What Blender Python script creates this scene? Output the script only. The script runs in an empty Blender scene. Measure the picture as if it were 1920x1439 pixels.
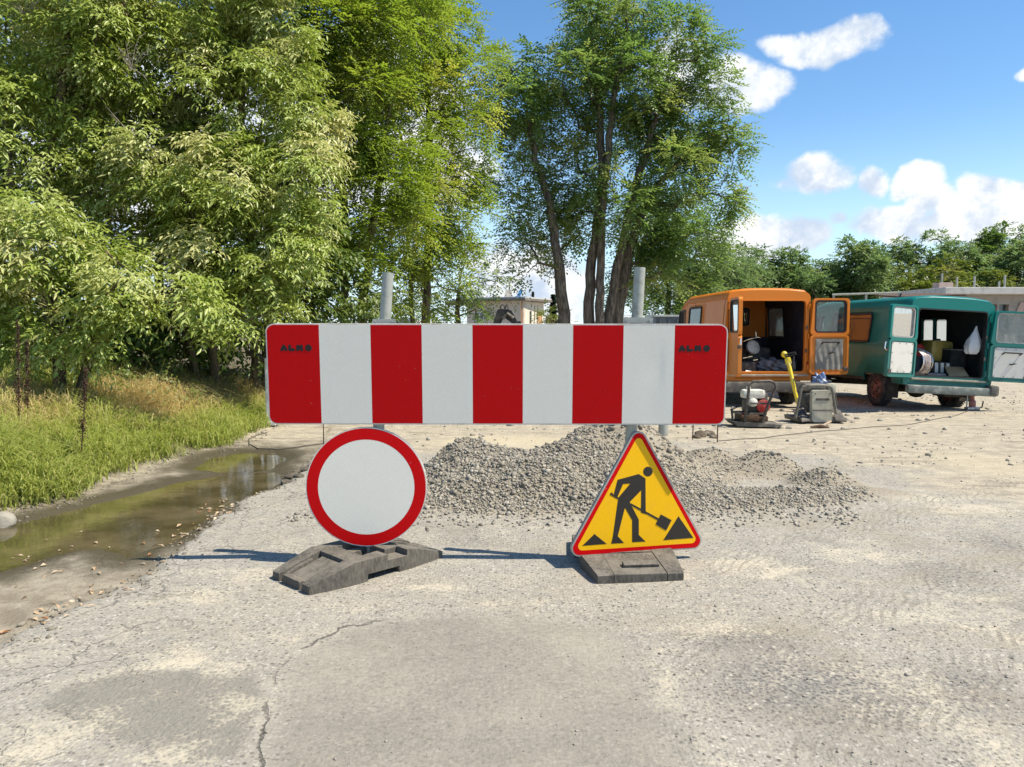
import bpy, bmesh, math, random
import numpy as np
from mathutils import Vector, Matrix, Euler
from mathutils.geometry import tessellate_polygon

random.seed(7)
RNG = np.random.default_rng(11)
SC = bpy.context.scene
COL = SC.collection
R = math.radians

# ------------------------------------------------------------------ camera
F = 1443.0                       # focal length in pixels of the 1920 px wide photograph
CAM_H = 1.35
PITCH = math.atan((719.5 - 618.0) / F)
cam_d = bpy.data.cameras.new("camera")
cam = bpy.data.objects.new("camera", cam_d)
COL.objects.link(cam)
cam.location = (0, 0, CAM_H)
cam.rotation_euler = (R(90) - PITCH, 0, 0)
cam_d.sensor_width = 36.0
cam_d.lens = 36.0 * F / 1920.0
cam_d.clip_start = 0.05
cam_d.clip_end = 3000
SC.camera = cam

# ------------------------------------------------------------------ light
SUN_EL, SUN_AZ = 56.0, 12.5      # elevation; degrees from +X towards the camera side (-Y)
sun_dir = Vector((math.cos(R(SUN_EL)) * math.cos(R(SUN_AZ)), -math.cos(R(SUN_EL)) * math.sin(R(SUN_AZ)), math.sin(R(SUN_EL))))
sd = bpy.data.lights.new("sun", 'SUN')
sd.energy = 5.0
sd.angle = R(0.5)
sd.color = (1.0, 0.915, 0.76)
sun = bpy.data.objects.new("sun", sd)
COL.objects.link(sun)
sun.rotation_euler = sun_dir.to_track_quat('Z', 'Y').to_euler()

SC.view_settings.view_transform = 'Standard'
SC.view_settings.look = 'None'
SC.view_settings.exposure = 0.6
SC.view_settings.gamma = 1.0
SC.view_settings.use_curve_mapping = False
try:
    SC.cycles.max_bounces = 8
    SC.cycles.diffuse_bounces = 4
    SC.cycles.transparent_max_bounces = 12
    SC.cycles.transmission_bounces = 6
    SC.cycles.sample_clamp_indirect = 6.0
except Exception:
    pass


def px_dir(px, py):
    x = (px - 959.5) / F
    v = -(py - 719.5) / F
    c, s = math.cos(PITCH), math.sin(PITCH)
    return Vector((x, c + v * s, -s + v * c))   # forward, tilted down by PITCH


def W(px, py, Y):
    """world point seen at a photo pixel, at world distance Y ahead"""
    d = px_dir(px, py)
    return Vector((0, 0, CAM_H)) + d * (Y / d.y)


def G(px, py, z=0.0):
    d = px_dir(px, py)
    return Vector((0, 0, CAM_H)) + d * ((z - CAM_H) / d.z)


class Nodes:
    def __init__(self, tree):
        self.t = tree
        self.n = tree.nodes
        self.l = tree.links

    def new(self, kind, **kw):
        nd = self.n.new(kind)
        for k, v in kw.items():
            setattr(nd, k, v)
        return nd

    def put(self, sock, v):
        if isinstance(v, bpy.types.NodeSocket):
            self.l.new(v, sock)
        elif v is not None:
            if isinstance(v, (tuple, list)) and len(v) == 3 and sock.type == 'RGBA':
                v = (*v, 1.0)
            sock.default_value = v

    def math(self, op, a, b=None, c=None, clamp=False):
        nd = self.new('ShaderNodeMath', operation=op, use_clamp=clamp)
        for i, v in enumerate((a, b, c)):
            if v is not None:
                self.put(nd.inputs[i], v)
        return nd.outputs[0]

    def vmath(self, op, a, b=None):
        nd = self.new('ShaderNodeVectorMath', operation=op)
        self.put(nd.inputs[0], a)
        if b is not None:
            self.put(nd.inputs[1], b)
        return nd.outputs[0]

    def mix(self, f, a, b, blend='MIX'):
        nd = self.new('ShaderNodeMix', data_type='RGBA', blend_type=blend)
        nd.clamp_factor = True
        self.put(nd.inputs[0], f)
        self.put(nd.inputs[6], a)
        self.put(nd.inputs[7], b)
        return nd.outputs[2]

    def step(self, v, lo, hi, a=0.0, b=1.0):
        nd = self.new('ShaderNodeMapRange', interpolation_type='SMOOTHSTEP')
        self.put(nd.inputs[0], v)
        nd.inputs[1].default_value = lo
        nd.inputs[2].default_value = hi
        nd.inputs[3].default_value = a
        nd.inputs[4].default_value = b
        return nd.outputs[0]

    def noise(self, vec, scale, detail=4.0, rough=0.55, dist=0.0, out=0):
        nd = self.new('ShaderNodeTexNoise')
        if vec is not None:
            self.put(nd.inputs['Vector'], vec)
        nd.inputs['Scale'].default_value = scale
        nd.inputs['Detail'].default_value = detail
        nd.inputs['Roughness'].default_value = rough
        nd.inputs['Distortion'].default_value = dist
        return nd.outputs[out]

    def voro(self, vec, scale, feature='F1', out=0, rand=1.0):
        nd = self.new('ShaderNodeTexVoronoi', feature=feature)
        if vec is not None:
            self.put(nd.inputs['Vector'], vec)
        nd.inputs['Scale'].default_value = scale
        nd.inputs['Randomness'].default_value = rand
        return nd.outputs[out]

    def attr(self, name):
        return self.new('ShaderNodeAttribute', attribute_name=name).outputs['Fac']

    def bump(self, h, strength=0.5, dist=0.01, normal=None):
        nd = self.new('ShaderNodeBump')
        nd.inputs['Strength'].default_value = strength
        nd.inputs['Distance'].default_value = dist
        self.put(nd.inputs['Height'], h)
        if normal is not None:
            self.put(nd.inputs['Normal'], normal)
        return nd.outputs[0]


# ------------------------------------------------------------------ sky
world = bpy.data.worlds.new("World")
SC.world = world
world.use_nodes = True
wn = Nodes(world.node_tree)
wn.n.clear()
sky = wn.new('ShaderNodeTexSky', sky_type='NISHITA')
sky.sun_disc = False
sky.sun_elevation = R(SUN_EL)
sky.sun_rotation = math.atan2(sun_dir.x, sun_dir.y)
sky.air_density = 1.0
sky.dust_density = 0.0
sky.ozone_density = 1.5
SKY_STRENGTH = 0.12
hs = wn.new('ShaderNodeHueSaturation')
hs.inputs['Saturation'].default_value = 1.22
hs.inputs['Value'].default_value = 1.0
wn.l.new(sky.outputs[0], hs.inputs['Color'])
bg = wn.new('ShaderNodeBackground')
SKYCOL = hs.outputs[0]
bg.inputs[1].default_value = SKY_STRENGTH
tc = wn.new('ShaderNodeTexCoord')
dirv = tc.outputs['Generated']
sep = wn.new('ShaderNodeSeparateXYZ')
wn.l.new(dirv, sep.inputs[0])
# pale summer haze low over the horizon, the same all round
wn.put(bg.inputs[0], wn.mix(wn.step(sep.outputs[2], 0.26, -0.02, 0.0, 0.75), SKYCOL, (4.2, 5.8, 7.4)))
az = wn.math('ARCTAN2', sep.outputs[0], sep.outputs[1])
el = wn.math('ARCSINE', sep.outputs[2])
warp = wn.new('ShaderNodeTexNoise')
wn.l.new(dirv, warp.inputs['Vector'])
warp.inputs['Scale'].default_value = 11.0
warp.inputs['Detail'].default_value = 3.0
wsep = wn.new('ShaderNodeSeparateColor')
wn.l.new(warp.outputs['Color'], wsep.inputs[0])
azw = wn.math('ADD', az, wn.math('MULTIPLY', wn.math('SUBTRACT', wsep.outputs[0], 0.5), 0.055))
elw = wn.math('ADD', el, wn.math('MULTIPLY', wn.math('SUBTRACT', wsep.outputs[1], 0.5), 0.045))


def sky_ang(px, py):
    d = px_dir(px, py).normalized()
    return math.atan2(d.x, d.y), math.asin(d.z)


# the clouds of that day: centre (photo pixel), half width, half height, softness
clouds = [(1560, 88, 92, 36, 1.05), (1500, 78, 60, 24, .75), (1610, 66, 50, 34, 1.0), (1400, 165, 78, 40, 1.0), (1345, 160, 60, 50, 1.0),
          (1530, 335, 56, 32, 1.0), (1490, 350, 40, 16, .6), (1628, 338, 30, 26, .9), (1718, 338, 46, 28, 1.0), (1745, 380, 46, 30, .9),
          (1845, 364, 62, 33, 1.0), (1912, 378, 50, 40, .95), (1675, 415, 84, 30, 1.0), (1800, 425, 120, 32, 1.05), (1640, 410, 50, 30, .8),
          (1440, 446, 110, 34, 1.25), (1500, 440, 60, 34, 1.0), (1380, 455, 80, 36, 1.0), (1575, 410, 22, 16, .7), (1925, 130, 20, 16, .8),
          (1000, 560, 110, 90, 1.0), (930, 500, 60, 50, .7), (880, 330, 60, 60, .8), (700, 250, 160, 200, 1.0), (300, 300, 300, 230, .9),
          (1960, 425, 70, 40, 1.0), (1270, 120, 70, 60, .8), (430, 90, 60, 60, 1.0)]
field = None
for (cx, cy, rx, ry, k) in clouds:
    a0, e0 = sky_ang(cx, cy)
    a1, _ = sky_ang(cx + rx, cy)
    _, e1 = sky_ang(cx, cy - ry)
    da = wn.math('DIVIDE', wn.math('SUBTRACT', azw, a0), abs(a1 - a0))
    de = wn.math('DIVIDE', wn.math('SUBTRACT', elw, e0), abs(e1 - e0))
    r2 = wn.math('ADD', wn.math('MULTIPLY', da, da), wn.math('MULTIPLY', de, de))
    v = wn.math('MULTIPLY', wn.math('SUBTRACT', 1.0, wn.math('MULTIPLY', r2, 0.62)), k)
    field = v if field is None else wn.math('MAXIMUM', field, v)
# the same scattered cumulus goes on all round the horizon
gen = wn.noise(wn.vmath('MULTIPLY', dirv, (3.2, 3.2, 6.5)), 1.0, 3.0, 0.5)
gen = wn.math('MULTIPLY', wn.math('SUBTRACT', gen, 0.575), 5.0)
side = wn.step(wn.math('ABSOLUTE', az), 0.56, 0.75)
gen = wn.math('ADD', wn.math('MULTIPLY', gen, side), wn.math('MULTIPLY', wn.math('SUBTRACT', side, 1.0), 1.0))
field = wn.math('MAXIMUM', field, gen)
cn = wn.noise(dirv, 19.0, 9.0, 0.62)
fine = wn.math('ADD', field, wn.math('MULTIPLY', wn.math('SUBTRACT', cn, 0.48), 1.7))
mask = wn.step(fine, 0.02, 0.66)
mask = wn.math('MULTIPLY', mask, wn.step(el, -0.02, 0.02))
shade_n = wn.noise(wn.vmath('ADD', dirv, (0.012, 0.0, 0.02)), 20.0, 6.0, 0.6)
lump = wn.math('ADD', wn.math('MULTIPLY', wn.step(wn.math('SUBTRACT', cn, shade_n), -0.16, 0.10), 0.55), wn.math('MULTIPLY', wn.step(cn, 0.36, 0.60), 0.45))
ccol = wn.mix(lump, (0.46, 0.54, 0.66), (0.78, 0.79, 0.79))
bgc = wn.new('ShaderNodeBackground')
wn.put(bgc.inputs[0], ccol)
bgc.inputs[1].default_value = 0.92
mixs = wn.new('ShaderNodeMixShader')
wn.put(mixs.inputs[0], mask)
wn.l.new(bg.outputs[0], mixs.inputs[1])
wn.l.new(bgc.outputs[0], mixs.inputs[2])
wo = wn.new('ShaderNodeOutputWorld')
wn.l.new(mixs.outputs[0], wo.inputs[0])


# ------------------------------------------------------------------ materials
def principled(name, col=None, rough=0.6, metal=0.0, spec=0.5):
    m = bpy.data.materials.new(name)
    m.use_nodes = True
    nn = Nodes(m.node_tree)
    b = m.node_tree.nodes['Principled BSDF']
    if col is not None:
        b.inputs['Base Color'].default_value = (*col, 1)
    b.inputs['Roughness'].default_value = rough
    b.inputs['Metallic'].default_value = metal
    b.inputs['Specular IOR Level'].default_value = spec
    return m, nn, b


def worn(name, col, col2, scale=8.0, rough=0.5, metal=0.0, bump=0.0, spec=0.5, lo=0.45, hi=0.7, r2=None):
    """paint or metal with patches of dust or wear of a second colour"""
    m, nn, b = principled(name, col, rough, metal, spec)
    co = nn.new('ShaderNodeTexCoord').outputs['Object']
    f = nn.noise(co, scale, 6.0, 0.62)
    k = nn.step(f, lo, hi)
    nn.put(b.inputs['Base Color'], nn.mix(k, col, col2))
    fine = nn.noise(co, scale * 9, 3.0)
    nn.put(b.inputs['Roughness'], nn.math('ADD', rough - 0.08, nn.math('MULTIPLY', nn.math('ADD', k, fine), 0.14)))
    if bump:
        nn.put(b.inputs['Normal'], nn.bump(nn.math('ADD', fine, f), bump, 0.004))
    return m


# ------------------------------------------------------------------ mesh helpers
def fast_mesh(name, V, faces_n, loops, smooth=False):
    """V (n,3); faces_n: vertices per face (int or array); loops flat array"""
    me = bpy.data.meshes.new(name)
    V = np.asarray(V, dtype=np.float32)
    loops = np.asarray(loops, dtype=np.int32).ravel()
    me.vertices.add(len(V))
    me.vertices.foreach_set('co', V.ravel())
    me.loops.add(len(loops))
    me.loops.foreach_set('vertex_index', loops)
    if isinstance(faces_n, int):
        nf = len(loops) // faces_n
        tot = np.full(nf, faces_n, dtype=np.int32)
    else:
        tot = np.asarray(faces_n, dtype=np.int32)
        nf = len(tot)
    start = np.concatenate(([0], np.cumsum(tot)[:-1])).astype(np.int32)
    me.polygons.add(nf)
    me.polygons.foreach_set('loop_start', start)
    me.polygons.foreach_set('loop_total', tot)
    if smooth:
        me.polygons.foreach_set('use_smooth', np.ones(nf, dtype=bool))
    me.update(calc_edges=True)
    return me


def add_attr(me, name, vals):
    a = me.attributes.new(name, 'FLOAT', 'POINT')
    a.data.foreach_set('value', np.asarray(vals, dtype=np.float32).ravel())


def tag(o, label=None, cat=None, group=None, kind=None):
    if label:
        o['label'] = label
    if cat:
        o['category'] = cat
    if group:
        o['group'] = group
    if kind:
        o['kind'] = kind
    return o


def link(name, me, mat=None, parent=None):
    o = bpy.data.objects.new(name, me)
    COL.objects.link(o)
    if mat is not None and me is not None:
        if isinstance(mat, (list, tuple)):
            for m in mat:
                me.materials.append(m)
        else:
            me.materials.append(mat)
    if parent is not None:
        o.parent = parent
    return o


def thing(name, label, cat, loc=(0, 0, 0), rot=(0, 0, 0), group=None):
    o = bpy.data.objects.new(name, None)
    o.empty_display_size = 0.2
    COL.objects.link(o)
    o.location = loc
    o.rotation_euler = rot
    return tag(o, label, cat, group)


def copy_tree(o, parent=None):
    c = o.copy()
    COL.objects.link(c)
    if parent is not None:
        c.parent = parent
    for ch in list(o.children):
        copy_tree(ch, c)
    return c


class MB:
    """collects simple shapes; build() links them as one mesh object"""

    def __init__(self):
        self.v = []
        self.f = []

    def add(self, vs, fs, M=None):
        b = len(self.v)
        for p in vs:
            p = Vector(p)
            self.v.append(tuple(M @ p if M is not None else p))
        for f in fs:
            self.f.append(tuple(b + i for i in f))
        return self

    def box(self, c, s, rot=None, bev=0.0):
        """centre, full size, optional Euler rotation, chamfer"""
        M = Matrix.Translation(Vector(c))
        if rot is not None:
            M = M @ Euler(rot).to_matrix().to_4x4()
        x, y, z = (k / 2 for k in s)
        if bev <= 0:
            vs = [(-x, -y, -z), (x, -y, -z), (x, y, -z), (-x, y, -z), (-x, -y, z), (x, -y, z), (x, y, z), (-x, y, z)]
            fs = [(0, 3, 2, 1), (4, 5, 6, 7), (0, 1, 5, 4), (1, 2, 6, 5), (2, 3, 7, 6), (3, 0, 4, 7)]
            return self.add(vs, fs, M)
        b = min(bev, x * .98, y * .98, z * .98)
        bm = bmesh.new()
        bmesh.ops.create_cube(bm, size=1.0)
        for v in bm.verts:
            v.co = Vector((v.co.x * 2 * x, v.co.y * 2 * y, v.co.z * 2 * z))
        bmesh.ops.bevel(bm, geom=bm.edges[:], offset=b, segments=2, profile=0.6, affect='EDGES')
        bm.verts.index_update()
        self.add([v.co.copy() for v in bm.verts], [[v.index for v in f.verts] for f in bm.faces], M)
        bm.free()
        return self

    def tube(self, pts, r, n=8, caps=True, closed=False):
        pts = [Vector(p) for p in pts]
        rs = r if isinstance(r, (list, tuple)) else [r] * len(pts)
        base = len(self.v)
        m = len(pts)
        up = None
        for i, p in enumerate(pts):
            if closed:
                d = pts[(i + 1) % m] - pts[i - 1]
            else:
                d = pts[min(i + 1, m - 1)] - pts[max(i - 1, 0)]
            if d.length < 1e-9:
                d = Vector((0, 0, 1))
            d.normalize()
            if up is None:
                up = d.orthogonal().normalized()
            else:
                up = up - d * up.dot(d)
                up = d.orthogonal().normalized() if up.length < 1e-6 else up.normalized()
            w = d.cross(up)
            for k in range(n):
                a = 2 * math.pi * k / n
                self.v.append(tuple(p + (up * math.cos(a) + w * math.sin(a)) * rs[i]))
        rng = range(m if closed else m - 1)
        for i in rng:
            j = (i + 1) % m
            for k in range(n):
                k2 = (k + 1) % n
                self.f.append((base + i * n + k, base + i * n + k2, base + j * n + k2, base + j * n + k))
        if caps and not closed:
            self.f.append(tuple(base + k for k in reversed(range(n))))
            self.f.append(tuple(base + (m - 1) * n + k for k in range(n)))
        return self

    def lathe(self, prof, n=24, M=None, caps=True):
        """profile [(r, z)] round local z"""
        vs, fs = [], []
        for (r_, z_) in prof:
            for k in range(n):
                a = 2 * math.pi * k / n
                vs.append((r_ * math.cos(a), r_ * math.sin(a), z_))
        for i in range(len(prof) - 1):
            for k in range(n):
                k2 = (k + 1) % n
                fs.append((i * n + k, i * n + k2, (i + 1) * n + k2, (i + 1) * n + k))
        if caps:
            fs.append(tuple(reversed(range(n))))
            fs.append(tuple((len(prof) - 1) * n + k for k in range(n)))
        return self.add(vs, fs, M)

    def prism(self, poly, h0, h1, M=None):
        """2D polygon extruded along local z from h0 to h1"""
        n = len(poly)
        vs = [(p[0], p[1], h0) for p in poly] + [(p[0], p[1], h1) for p in poly]
        area = sum(poly[i][0] * poly[(i + 1) % n][1] - poly[(i + 1) % n][0] * poly[i][1] for i in range(n))
        tris = tessellate_polygon([[Vector((p[0], p[1], 0)) for p in poly]])
        fs = []
        for t in tris:
            a, b, c = t
            cr = (poly[b][0] - poly[a][0]) * (poly[c][1] - poly[a][1]) - (poly[b][1] - poly[a][1]) * (poly[c][0] - poly[a][0])
            if cr < 0:
                a, c = c, a
            fs.append((a + n, b + n, c + n))
            fs.append((c, b, a))
        for i in range(n):
            j = (i + 1) % n
            fs.append((i, j, j + n, i + n) if area > 0 else (j, i, i + n, j + n))
        return self.add(vs, fs, M)

    def ring(self, outer, inner, h0, h1, M=None):
        """band between two outlines with the same number of points"""
        n = len(outer)
        vs = [(p[0], p[1], h1) for p in outer] + [(p[0], p[1], h1) for p in inner] + [(p[0], p[1], h0) for p in outer] + [(p[0], p[1], h0) for p in inner]
        fs = []
        for i in range(n):
            j = (i + 1) % n
            fs += [(i, j, n + j, n + i), (2 * n + j, 2 * n + i, 3 * n + i, 3 * n + j),
                   (j, i, 2 * n + i, 2 * n + j), (n + i, n + j, 3 * n + j, 3 * n + i)]
        return self.add(vs, fs, M)

    def ball(self, c, r, n=10, m=6, M0=None):
        M = Matrix.Translation(Vector(c)) @ Matrix.Diagonal((*((r, r, r) if not isinstance(r, tuple) else r), 1))
        if M0 is not None:
            M = M0 @ M
        prof = [(max(0.001, math.sin(math.pi * i / m)), -math.cos(math.pi * i / m)) for i in range(m + 1)]
        return self.lathe(prof, n, M)

    def build(self, name, mat, parent=None, smooth=False, M=None):
        me = bpy.data.meshes.new(name)
        vs = self.v if M is None else [tuple(M @ Vector(p)) for p in self.v]
        me.from_pydata(vs, [], self.f)
        me.update()
        if smooth:
            me.polygons.foreach_set('use_smooth', np.ones(len(me.polygons), dtype=bool))
            try:
                me.set_sharp_from_angle(angle=R(38))
            except Exception:
                pass
        return link(name, me, mat, parent)


def rrect(w, h, r, n=5, cx=0, cy=0):
    pts = []
    for (sx, sy, a0) in ((1, 1, 0), (-1, 1, 90), (-1, -1, 180), (1, -1, 270)):
        for k in range(n + 1):
            a = R(a0 + 90 * k / n)
            pts.append((cx + sx * (w / 2 - r) + r * math.cos(a), cy + sy * (h / 2 - r) + r * math.sin(a)))
    return pts


def hull_circles(cs, n=8):
    """outline of a triangle with round corners; cs = [(x, y, r)] counter-clockwise"""
    pts = []
    m = len(cs)
    for i in range(m):
        x, y, r_ = cs[i]
        px_, py_, _ = cs[i - 1]
        nx, ny, _ = cs[(i + 1) % m]
        a0 = math.atan2(y - py_, x - px_) - math.pi / 2
        a1 = math.atan2(ny - y, nx - x) - math.pi / 2
        while a1 < a0:
            a1 += 2 * math.pi
        for k in range(n + 1):
            a = a0 + (a1 - a0) * k / n
            pts.append((x + r_ * math.cos(a), y + r_ * math.sin(a)))
    return pts


# ------------------------------------------------------------------ noise on arrays
def vnoise(x, y, seed=0):
    xi = np.floor(x).astype(np.int64)
    yi = np.floor(y).astype(np.int64)
    xf, yf = x - xi, y - yi
    u = xf * xf * (3 - 2 * xf)
    v = yf * yf * (3 - 2 * yf)

    def h(a, b):
        k = (a * 374761393 + b * 668265263 + seed * 1442695041) & 0xFFFFFFFF
        k = ((k ^ (k >> 13)) * 1274126177) & 0xFFFFFFFF
        return ((k ^ (k >> 16)) & 0xFFFF) / 65535.0
    return (h(xi, yi) * (1 - u) + h(xi + 1, yi) * u) * (1 - v) + (h(xi, yi + 1) * (1 - u) + h(xi + 1, yi + 1) * u) * v


def fbm(x, y, scale, octv=4, seed=0):
    t, a, s = 0.0, 0.5, scale
    for i in range(octv):
        t = t + a * vnoise(x * s, y * s, seed + i * 17)
        a *= 0.5
        s *= 2.03
    return t / (1 - 0.5 ** octv) - 0.5


def sstep(x, a, b):
    t = np.clip((x - a) / (b - a), 0, 1)
    return t * t * (3 - 2 * t)


def poly_sdf(x, y, poly):
    """signed distance to polygon, negative inside"""
    P = np.asarray(poly, dtype=np.float64)
    d = np.full(x.shape, 1e18)
    inside = np.zeros(x.shape, dtype=bool)
    n = len(P)
    for i in range(n):
        ax, ay = P[i]
        bx, by = P[(i + 1) % n]
        ex, ey = bx - ax, by - ay
        t = np.clip(((x - ax) * ex + (y - ay) * ey) / (ex * ex + ey * ey + 1e-12), 0, 1)
        dx, dy = x - ax - t * ex, y - ay - t * ey
        d = np.minimum(d, dx * dx + dy * dy)
        c = ((ay > y) != (by > y)) & (x < ex * (y - ay) / (ey + 1e-15) + ax)
        inside ^= c
    d = np.sqrt(d)
    return np.where(inside, -d, d)

# ================================================================== the ground
def gp(pts, z=0.0):
    return [(G(a, b, z).x, G(a, b, z).y) for a, b in pts]


road_edge = gp([(-60, 1260), (0, 1215), (110, 1150), (200, 1100), (290, 1055), (390, 985), (470, 930), (545, 898), (578, 868), (600, 848)])
RE_Y = np.array([-60.0, -10.0, 0.5] + [p[1] for p in road_edge] + [10.5, 13.0, 20.0])
RE_X = np.array([-3.9, -2.9, -2.15] + [p[0] for p in road_edge] + [-2.5, -3.2, -4.5])
grass_edge = gp([(-80, 985), (0, 950), (70, 940), (130, 925), (200, 890), (300, 862), (400, 836), (500, 805), (520, 795)])
GE_Y = np.array([-60.0, -5.0, 3.0] + [p[1] for p in grass_edge] + [14.0, 20.0, 40.0, 120.0])
GE_X = np.array([-7.0, -5.2, -4.6] + [p[0] for p in grass_edge] + [-3.4, -4.2, -7.0, -20.0])
WATER_Z = -0.055
puddle_a = gp([(-90, 1092), (0, 1076), (110, 1042), (180, 1030), (235, 1052), (330, 1018), (420, 955), (505, 920), (548, 900), (520, 885), (430, 888),
               (330, 905), (220, 935), (120, 960), (0, 992), (-90, 1015)], WATER_Z)
puddle_b = gp([(355, 880), (385, 858), (440, 848), (520, 848), (545, 860), (515, 880), (440, 892)], WATER_Z)
PATCH = gp([(505, 1600), (490, 1400), (496, 1330), (512, 1270), (560, 1215), (650, 1168), (800, 1148), (1000, 1146), (1130, 1165), (1215, 1210),
            (1225, 1290), (1290, 1400), (1380, 1600)])
PATCH2 = gp([(80, 1330), (110, 1290), (230, 1258), (400, 1262), (480, 1270), (490, 1330), (450, 1420), (330, 1440), (200, 1380)])


def blob(pts):
    out = []
    for (a, b, rx, ry, k) in pts:
        c = G(a, b)
        out.append((c.x, c.y, rx / F * c.y, abs(G(a, b - ry).y - G(a, b + ry).y) / 2, k))
    return out


SAND = blob([(360, 1248, 130, 16, 1.2), (300, 1225, 90, 14, .9), (100, 1370, 130, 40, 1.0), (40, 1420, 90, 40, 1.0), (380, 1105, 110, 22, .8),
             (800, 1096, 110, 9, .9), (470, 1075, 60, 12, .7), (450, 1330, 60, 30, .7), (330, 1420, 80, 25, .8), (1260, 1085, 90, 12, .8),
             (1400, 1062, 110, 22, .9), (1480, 1075, 60, 18, .9), (1600, 1035, 130, 20, .7), (1350, 1180, 140, 26, .5), (1240, 1290, 40, 90, .7),
             (1330, 1420, 70, 60, .7), (1700, 1290, 120, 40, .8), (1850, 1400, 90, 60, .6), (1560, 1150, 120, 30, .4), (1800, 950, 140, 22, .9),
             (1850, 870, 140, 40, .6), (950, 830, 140, 14, 1.2), (1800, 1150, 130, 60, .5), (230, 1180, 90, 20, .4), (560, 1180, 130, 40, .35)])
DARK = blob([(1520, 1290, 230, 80, 1.0), (1400, 1200, 160, 30, .8), (1830, 1290, 120, 60, .7), (1500, 1060, 60, 30, .5), (1760, 1075, 120, 50, .6),
             (880, 1010, 90, 16, .6), (1010, 1030, 60, 10, .5), (1390, 1020, 60, 20, .4), (1870, 1020, 80, 40, .6)])
# heaps: x, y, sx, sy, height
HEAP = [(0.98, 6.75, .58, .50, .52), (0.55, 6.3, .55, .5, .17), (-0.42, 6.75, .40, .42, .33), (-0.1, 6.15, .60, .42, .12), (0.2, 6.7, .5, .4, .12),
        (1.95, 7.55, .32, .22, .17), (2.35, 7.05, .30, .20, .22), (2.70, 6.55, .25, .22, .17), (2.1, 5.95, .50, .28, .08),
        (1.3, 5.85, .65, .30, .10), (0.15, 5.95, .75, .38, .13), (1.75, 7.0, .5, .4, .05), (2.6, 6.0, .4, .22, .05), (3.0, 6.15, .3, .2, .04)]


def heap_h(x, y):
    h = 0
    for (cx, cy, sx, sy, a) in HEAP:
        h = np.maximum(h, 0) + a * np.exp(-(((x - cx) / sx) ** 2 + ((y - cy) / sy) ** 2))
    return h


def edge_s(x, y):
    """metres right of the broken road edge"""
    e = np.interp(y, RE_Y, RE_X)
    jag = fbm(x, y, 2.2, 3, 5) * 0.30 + fbm(x, y, 9.0, 2, 9) * 0.09
    return x - e + jag


def grass_s(x, y):
    """metres left of the grass edge"""
    return np.interp(y, GE_Y, GE_X) - x + fbm(x, y, 1.6, 3, 21) * 0.35


def height(x, y, full=False):
    x = np.asarray(x, dtype=np.float64)
    y = np.asarray(y, dtype=np.float64)
    es, gs = edge_s(x, y), grass_s(x, y)
    lot = -0.08 * sstep(x, 1.5, 5.0) * sstep(y, 8.0, 13.5)
    far = 0.35 * sstep(y, 26, 60)
    road = fbm(x, y, 0.5, 3, 3) * 0.05 + fbm(x, y, 3.0, 3, 4) * 0.012 + lot + far
    pat = poly_sdf(x, y, PATCH)
    road = road - 0.006 * sstep(-pat, -0.01, 0.03)
    mud = -0.032 + fbm(x, y, 2.5, 4, 31) * 0.05 + fbm(x, y, 11, 2, 32) * 0.012
    pa = np.minimum(poly_sdf(x, y, puddle_a), poly_sdf(x, y, puddle_b)) + fbm(x, y, 5.0, 3, 40) * 0.10
    wet = sstep(pa, 0.10, -0.16)
    mud = mud * (1 - wet) + (WATER_Z - 0.040) * wet
    shore = sstep(pa, 0.30, 0.02) * (1 - wet)
    mud = np.maximum(mud, (WATER_Z + 0.006) * (1 - wet) + mud * wet)
    bank = 0.03 + 0.10 * sstep(gs, 0.0, 0.5) + 0.09 * np.clip(gs - 0.3, 0, 5) + fbm(x, y, 1.1, 3, 51) * 0.14
    near = sstep(y, 16, 12)
    z = mud * near + road * (1 - near)
    kr = sstep(es, -0.015, 0.045)
    z = z * (1 - kr) + road * kr
    kg = sstep(gs, -0.06, 0.22)
    z = z * (1 - kg) + bank * kg
    hp = heap_h(x, y)
    z = z + hp + sstep(hp, .03, .15) * (fbm(x, y, 5, 4, 61) * 0.09 + fbm(x, y, 17, 2, 63) * 0.022)
    if full:
        return z, es, gs, pa, pat, hp, shore
    return z


def axis(lo, a, b, hi, fine, grow):
    mid = list(np.arange(a, b, fine))
    up, p, s = [], b, fine
    while p < hi:
        up.append(p)
        s *= grow
        p += s
    up.append(hi)
    dn, p, s = [], a, fine
    while p > lo:
        s *= grow
        p -= s
        dn.append(max(p, lo))
    return np.array(sorted(set(dn)) + mid + up)


XS = axis(-420, -4.8, 3.6, 420, 0.028, 1.09)
YS = axis(-160, 1.75, 6.6, 900, 0.028, 1.03)
gx, gy = np.meshgrid(XS, YS)
gxf, gyf = gx.ravel(), gy.ravel()
gz, g_es, g_gs, g_pa, g_pat, g_hp, g_sh = height(gxf, gyf, True)
g_sand = np.zeros_like(gxf)
for (cx, cy, sx, sy, k) in SAND:
    g_sand = np.maximum(g_sand, k * np.exp(-(((gxf - cx) / sx) ** 2 + ((gyf - cy) / sy) ** 2)))
g_dark = np.zeros_like(gxf)
for (cx, cy, sx, sy, k) in DARK:
    g_dark = np.maximum(g_dark, k * np.exp(-(((gxf - cx) / sx) ** 2 + ((gyf - cy) / sy) ** 2)))
g_pat2 = poly_sdf(gxf, gyf, PATCH2)
lotk = np.maximum(sstep(gyf + fbm(gxf, gyf, 1.0, 3, 71) * 2.5, 7.4, 9.6), sstep(gxf * 0.8 + gyf * 0.55 + fbm(gxf, gyf, 0.8, 3, 72) * 2.0, 5.6, 8.0))
lotk = np.where(g_es > 0, lotk, np.where(gyf > 9.5, 1.0, 0.0))


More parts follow.
